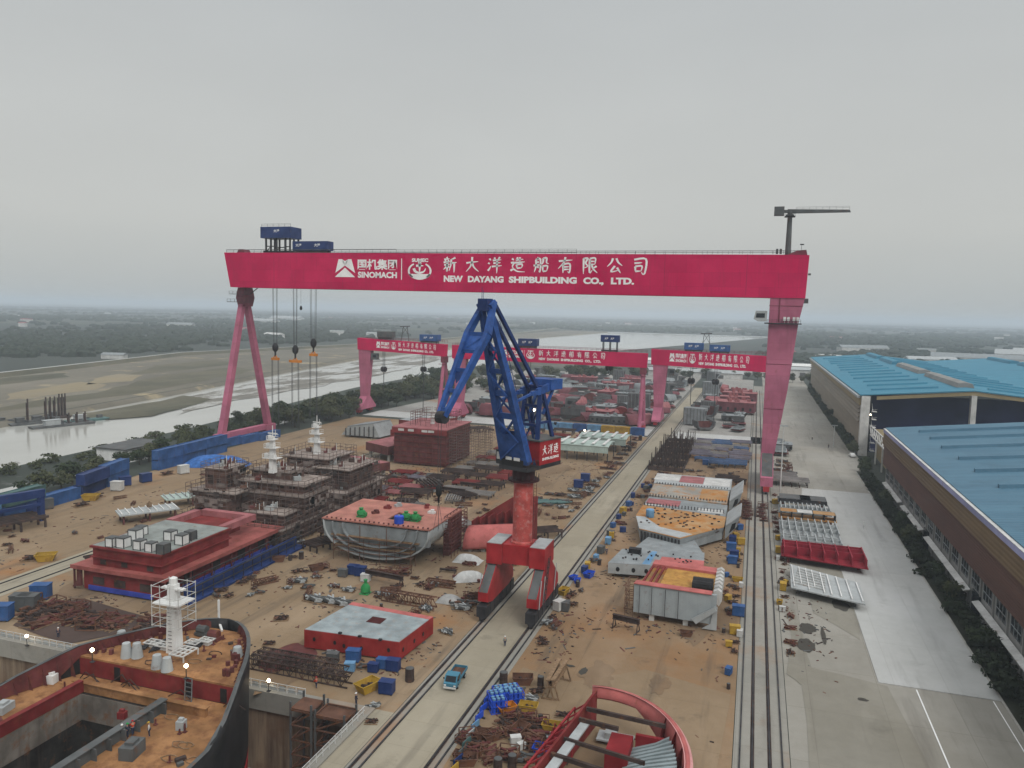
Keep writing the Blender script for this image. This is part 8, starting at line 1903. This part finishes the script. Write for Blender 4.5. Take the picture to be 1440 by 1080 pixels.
# ---------------------------------------------------------------- containers
def container(mat, key, L=12.2):
    b_ = MB(); n = 40
    b_.box(-L / 2, L / 2, -1.22, 1.22, .12, 2.75)
    for k in range(n):
        x = -L / 2 + .2 + (L - .4) * k / n; b_.box(x, x + (L - .4) / n * .5, -1.28, 1.28, .3, 2.6)
    f = MB()
    for x in (-L / 2, L / 2):
        for y in (-1.25, 1.25): f.box(x - .1, x + .1, y - .1, y + .1, 0, 2.9)
    for y in (-1.25, 1.25): f.box(-L / 2 + .1, L / 2 - .1, y - .08, y + .08, 2.72, 2.9).box(-L / 2 + .1, L / 2 - .1, y - .08, y + .08, 0, .16)
    d = MB()
    for y in (-.62, .62): d.box(L / 2 + .02, L / 2 + .07, y - .55, y + .55, .25, 2.65)
    proto(key, 'container', [('body', b_, mat), ('frame', f, mat), ('door', d, mat)])
container(M_CONTB, 'con_b'); container(M_BLUED, 'con_n'); container(M_CONTS, 'con_s'); container(M_TEAL, 'con_t'); container(M_YEL, 'con_y', 6.1)
random.seed(5)
path = [(-176.5, 128), (-179.5, 166), (-186.5, 191), (-188.5, 240)]
def along(s):
    acc = 0
    for a, b_ in zip(path, path[1:]):
        L = sqrt((b_[0] - a[0]) ** 2 + (b_[1] - a[1]) ** 2)
        if s <= acc + L: t = (s - acc) / L; return a[0] + (b_[0] - a[0]) * t, a[1] + (b_[1] - a[1]) * t, atan2(b_[1] - a[1], b_[0] - a[0])
        acc += L
    return None
stack = [2, 2, 1, 2, 2, 0, 2, 2, 2, 2]
for i, n in enumerate(stack):
    q = along(6 + i * 12.6)
    if not q: break
    if n == 0: continue
    for k in range(n): place('con_s' if (i == 0 and k == 1) else 'con_t' if (i == 1 and k == 1) else 'con_n' if i in (0, 3) else 'con_b', q[0] + random.uniform(-.5, .5) + k * .3, q[1] + random.uniform(-.4, .4) * k, q[2] + pi * random.choice((0, 1)) + random.uniform(-.02, .02), (random.uniform(.93, .99), 1, 1.15), z=.06 + k * 3.36, base=('upper' if k else 'ground level') + ' blue container in the row along the canal side trees, @', cat='container', group='blue containers by the canal')
for i in range(4): place('con_b', -197 + i * 2, 243 + i * 9, 1.5, (1, 1, 1.1), base='blue container near the left crane leg, @', cat='container', group='blue containers by the left leg')
cols = ['con_s', 'con_s', 'con_s', 'con_s', 'con_b', 'con_s', 'con_y', 'con_y', 'con_b']
x = -103
for i, k in enumerate(cols):
    L = 6.1 if k == 'con_y' else 6.4; place(k, x, 347.2, 0.0, (.5 if k != 'con_y' else 1, 1, 1.25), base='site cabin container in the row facing the cross road, @', cat='container', group='site cabins by the cross road'); x += 6.7
gsheet('cabin_plinth', [(-108, 343.8), (-46, 343.8), (-46, 345.4), (-108, 345.4)], .12, M_ROAD)
# ---------------------------------------------------------------- far block yard
random.seed(77)
def hb_curved(key, mat, mat2, nx=10):
    fn = lambda u, v: V((u - .5) * 16, 5 * cos(pi * v) * (1 - .55 * u ** 2), 4.6 * sin(pi * v) * (1 - .25 * u) + .8)
    fr = MB()
    for k in range(5):
        u = k / 4; fr.sheet([fn(u, v / 8) + V(.02, 0, 0) for v in range(9)])
    proto(key, 'hull_block', [('shell', MB().grid(fn, 8, 12), mat), ('frame', fr, mat2), ('support_stool', MB().cbox((-5, 0, 0), 1, 6, .9).cbox((5, 0, 0), 1, 4, .9), M_CONC)])
def hb_box(key, mat, mat2, L, W_, H):
    d = MB(); s_ = MB(); h = MB()
    for k in range(8): s_.box(-L / 2 + .4 + k * L / 8.4, -L / 2 + .6 + k * L / 8.4, -W_ / 2 - .25, W_ / 2 + .25, .9, H - .1)
    for k in range(5): h.box(-L / 2 + 1.4 + k * L / 5, -L / 2 + 2.6 + k * L / 5, -W_ / 2 - .29, -W_ / 2 - .26, 1.5, 2.6)
    d.box(-L / 2 - .2, L / 2 + .2, -W_ / 2 - .3, W_ / 2 + .3, H, H + .18)
    for k in range(7): d.cbox((random.uniform(-L / 2, L / 2) * .85, random.uniform(-W_ / 2, W_ / 2) * .8, H + .18), random.uniform(.6, 2), random.uniform(.5, 1.2), random.uniform(.4, 1.4), random.random())
    proto(key, 'hull_block', [('side_plating', MB().box(-L / 2, L / 2, -W_ / 2, W_ / 2, .8, H - .002), mat), ('stiffener', s_, mat), ('deck', d, mat2), ('cut_out', h, M_BLACK), ('support_stool', MB().cbox((-L * .35, 0, 0), 1, W_ * .7, .79).cbox((L * .35, 0, 0), 1, W_ * .7, .79), M_CONC)])
def hb_wing(key, mat, mat2):
    ring = [(-5, .8), (5, .8), (5, 2.4), (-1.5, 4), (-2.2, 6.5), (1.5, 9.6), (1.5, 10.8), (-5, 10.8)]
    m = MB().ext([(x, -6, z) for x, z in ring], (0, 12, 0)); h = MB()
    for y in (-6.03, 6.01): h.ext([(-3.8, y, 5), (-2.9, y, 6.8), (-.4, y, 9.2), (-3.8, y, 9.4)], (0, .02, 0)).ext([(-3.8, y, 1.4), (2.6, y, 1.4), (-2.4, y, 3.2), (-3.8, y, 3.4)], (0, .02, 0))
    r = MB()
    for k in range(7): r.box(-5.25, -5.0, -5.8 + k * 1.9, -5.6 + k * 1.9, 1, 10.6)
    proto(key, 'hull_block', [('shell', m, mat), ('lightening_hole', h, M_BLACK), ('stiffener', r, mat2), ('support_stool', MB().cbox((0, -4, 0), 6, .8, .79).cbox((0, 4, 0), 6, .8, .79), M_CONC)])
def hb_plates(key, mats, L, W_):
    P = []
    for k, mt_ in enumerate(mats): P.append(('plate', MB().cbox((random.uniform(-.8, .8), random.uniform(-.5, .5), .6 + k * .8), L * random.uniform(.8, 1), W_ * random.uniform(.8, 1), .35, random.uniform(-.06, .06)), mt_))
    r = MB()
    for k in range(8): r.box(-L / 2 + 1 + k * L / 8, -L / 2 + 1.2 + k * L / 8, -W_ * .38, W_ * .38, .6 + .8 * len(mats), 1.3 + .8 * len(mats))
    proto(key, 'plate_stack', P + [('stiffener', r, mats[-1])])
def hb_tub(key, mat, mat2):
    ring = [(-7, 6), (-6.6, 3), (-4.6, 1), (0, .7), (4.6, 1), (6.6, 3), (7, 6), (6.2, 6), (5.7, 3.4), (4, 1.9), (0, 1.6), (-4, 1.9), (-5.7, 3.4), (-6.2, 6)]
    m = MB().ext([(x, -5, z) for x, z in ring], (0, 10, 0)); r = MB().box(-6, 6, -1, -.7, 1.8, 5).box(-6, 6, 2.6, 2.9, 1.8, 5.4)
    proto(key, 'hull_block', [('shell', m, mat), ('bulkhead', r, mat2), ('support_stool', MB().cbox((-3, 0, 0), 1, 8, .7).cbox((3, 0, 0), 1, 8, .7), M_CONC)])
hb_curved('hc_p', M_SALMD, M_PRIM); hb_curved('hc_r', paint('dull_maroon', (.14, .04, .05, 1), .7, .2, .2, .2), M_PRIMD); hb_curved('hc_g', M_GREY, M_GREYD)
hb_box('hb_g', M_GREYD, M_GREY, 15, 9, 4.6); hb_box('hb_r', paint('dull_maroon', (.14, .04, .05, 1)), M_SALMD, 20, 9, 4.4); hb_box('hb_l', M_GREYD, M_GREY, 13, 9, 3.6)
hb_wing('hw_g', M_GREYD, M_GREY); hb_wing('hw_l', M_GREY, M_GREYD); hb_plates('hp_g', (M_GREYD, M_PRIMD, M_GREY), 12, 8); hb_plates('hp_r', (M_PRIMD, M_SALMD, M_GREYD), 12, 8); hb_tub('ht_g', M_GREY, M_GREYD); hb_tub('ht_r', M_GREYD, M_PRIMD)
NM = {'hc_p': ('salmon curved hull shell', 'hull block'), 'hc_r': ('maroon curved hull shell', 'hull block'), 'hc_g': ('grey curved hull shell', 'hull block'), 'hb_g': ('dark grey box block', 'hull block'), 'hb_r': ('long maroon box block', 'hull block'), 'hb_l': ('grey flat block', 'hull block'), 'hw_g': ('dark grey wing tank block', 'hull block'), 'hw_l': ('grey wing tank block', 'hull block'), 'hp_g': ('stack of grey plates', 'plate stack'), 'hp_r': ('stack of red and grey plates', 'plate stack'), 'ht_g': ('grey open hull ring', 'hull block'), 'ht_r': ('dark open hull ring', 'hull block')}
def far_field(x0, x1, y0, y1, nx, ny, keys, where, jit=.25, zsc=1.0):
    for j in range(ny):
        for i in range(nx):
            k = random.choice(keys); x = x0 + (x1 - x0) * (i + .5 + random.uniform(-jit, jit)) / nx; y = y0 + (y1 - y0) * (j + .5 + random.uniform(-jit, jit)) / ny
            s_ = random.uniform(.6, 1.05)
            place(k, x, y, random.choice((0, pi / 2, .5, 2.4, 1.2)) + random.uniform(-.2, .2) if k[:2] != 'hb' else random.choice((0, .1, -.1, 1.45)), (s_, s_, s_ * zsc * random.uniform(.9, 1.3)), base=NM[k][0] + ' ' + where + ', @', cat=NM[k][1], group='blocks stored ' + where)
far_field(-150, -47, 374, 478, 11, 8, ['hc_p', 'hc_r', 'hc_r', 'hb_g', 'hw_g', 'hb_r', 'hp_r', 'hb_l', 'hp_r', 'hc_r', 'ht_r', 'hc_g'], 'beyond the cross road')
far_field(-175, -47, 480, 640, 10, 8, ['hb_l', 'hp_g', 'hw_g', 'hb_g', 'hp_r', 'hc_g', 'hb_r', 'hp_r', 'ht_g', 'hc_r'], 'far back in the block yard')
far_field(-33, -16, 372, 470, 1, 7, ['ht_g', 'hw_l', 'hw_g', 'hp_g', 'ht_r'], 'just left of the wide pink leg', .15)
far_field(-15, -1, 372, 440, 1, 5, ['hp_r', 'hb_l', 'hb_r', 'hp_r', 'hp_g'], 'close beside the wide pink leg', .15)
far_field(-18, -1, 445, 560, 1, 8, ['hb_r', 'hb_r', 'hc_r'], 'behind the wide pink leg', .1, 1.5)
far_field(-33, -18, 475, 620, 1, 8, ['hb_l', 'hp_g', 'hc_p', 'hw_l'], 'near the far sheds', .2)
far_field(8, 14, 320, 352, 1, 3, ['hb_l', 'hp_g'], 'right of the wide pink leg', .1)
# ---------------------------------------------------------------- haze
hz = MB().box(-27000, 27000, -600, 27000, -13.0, 96.0).build('haze', None); hz['kind'] = 'stuff'
m = bpy.data.materials.new('haze_air'); m.use_nodes = True; t = m.node_tree; t.nodes.clear()
pv = N(t, 'ShaderNodeVolumePrincipled'); pv.inputs['Density'].default_value = .00021; pv.inputs['Color'].default_value = (.80, .895, .985, 1); pv.inputs['Anisotropy'].default_value = 0.0
o_ = N(t, 'ShaderNodeOutputMaterial'); t.links.new(pv.outputs[0], o_.inputs['Volume']); hz.data.materials.append(m)
finish_crowds()
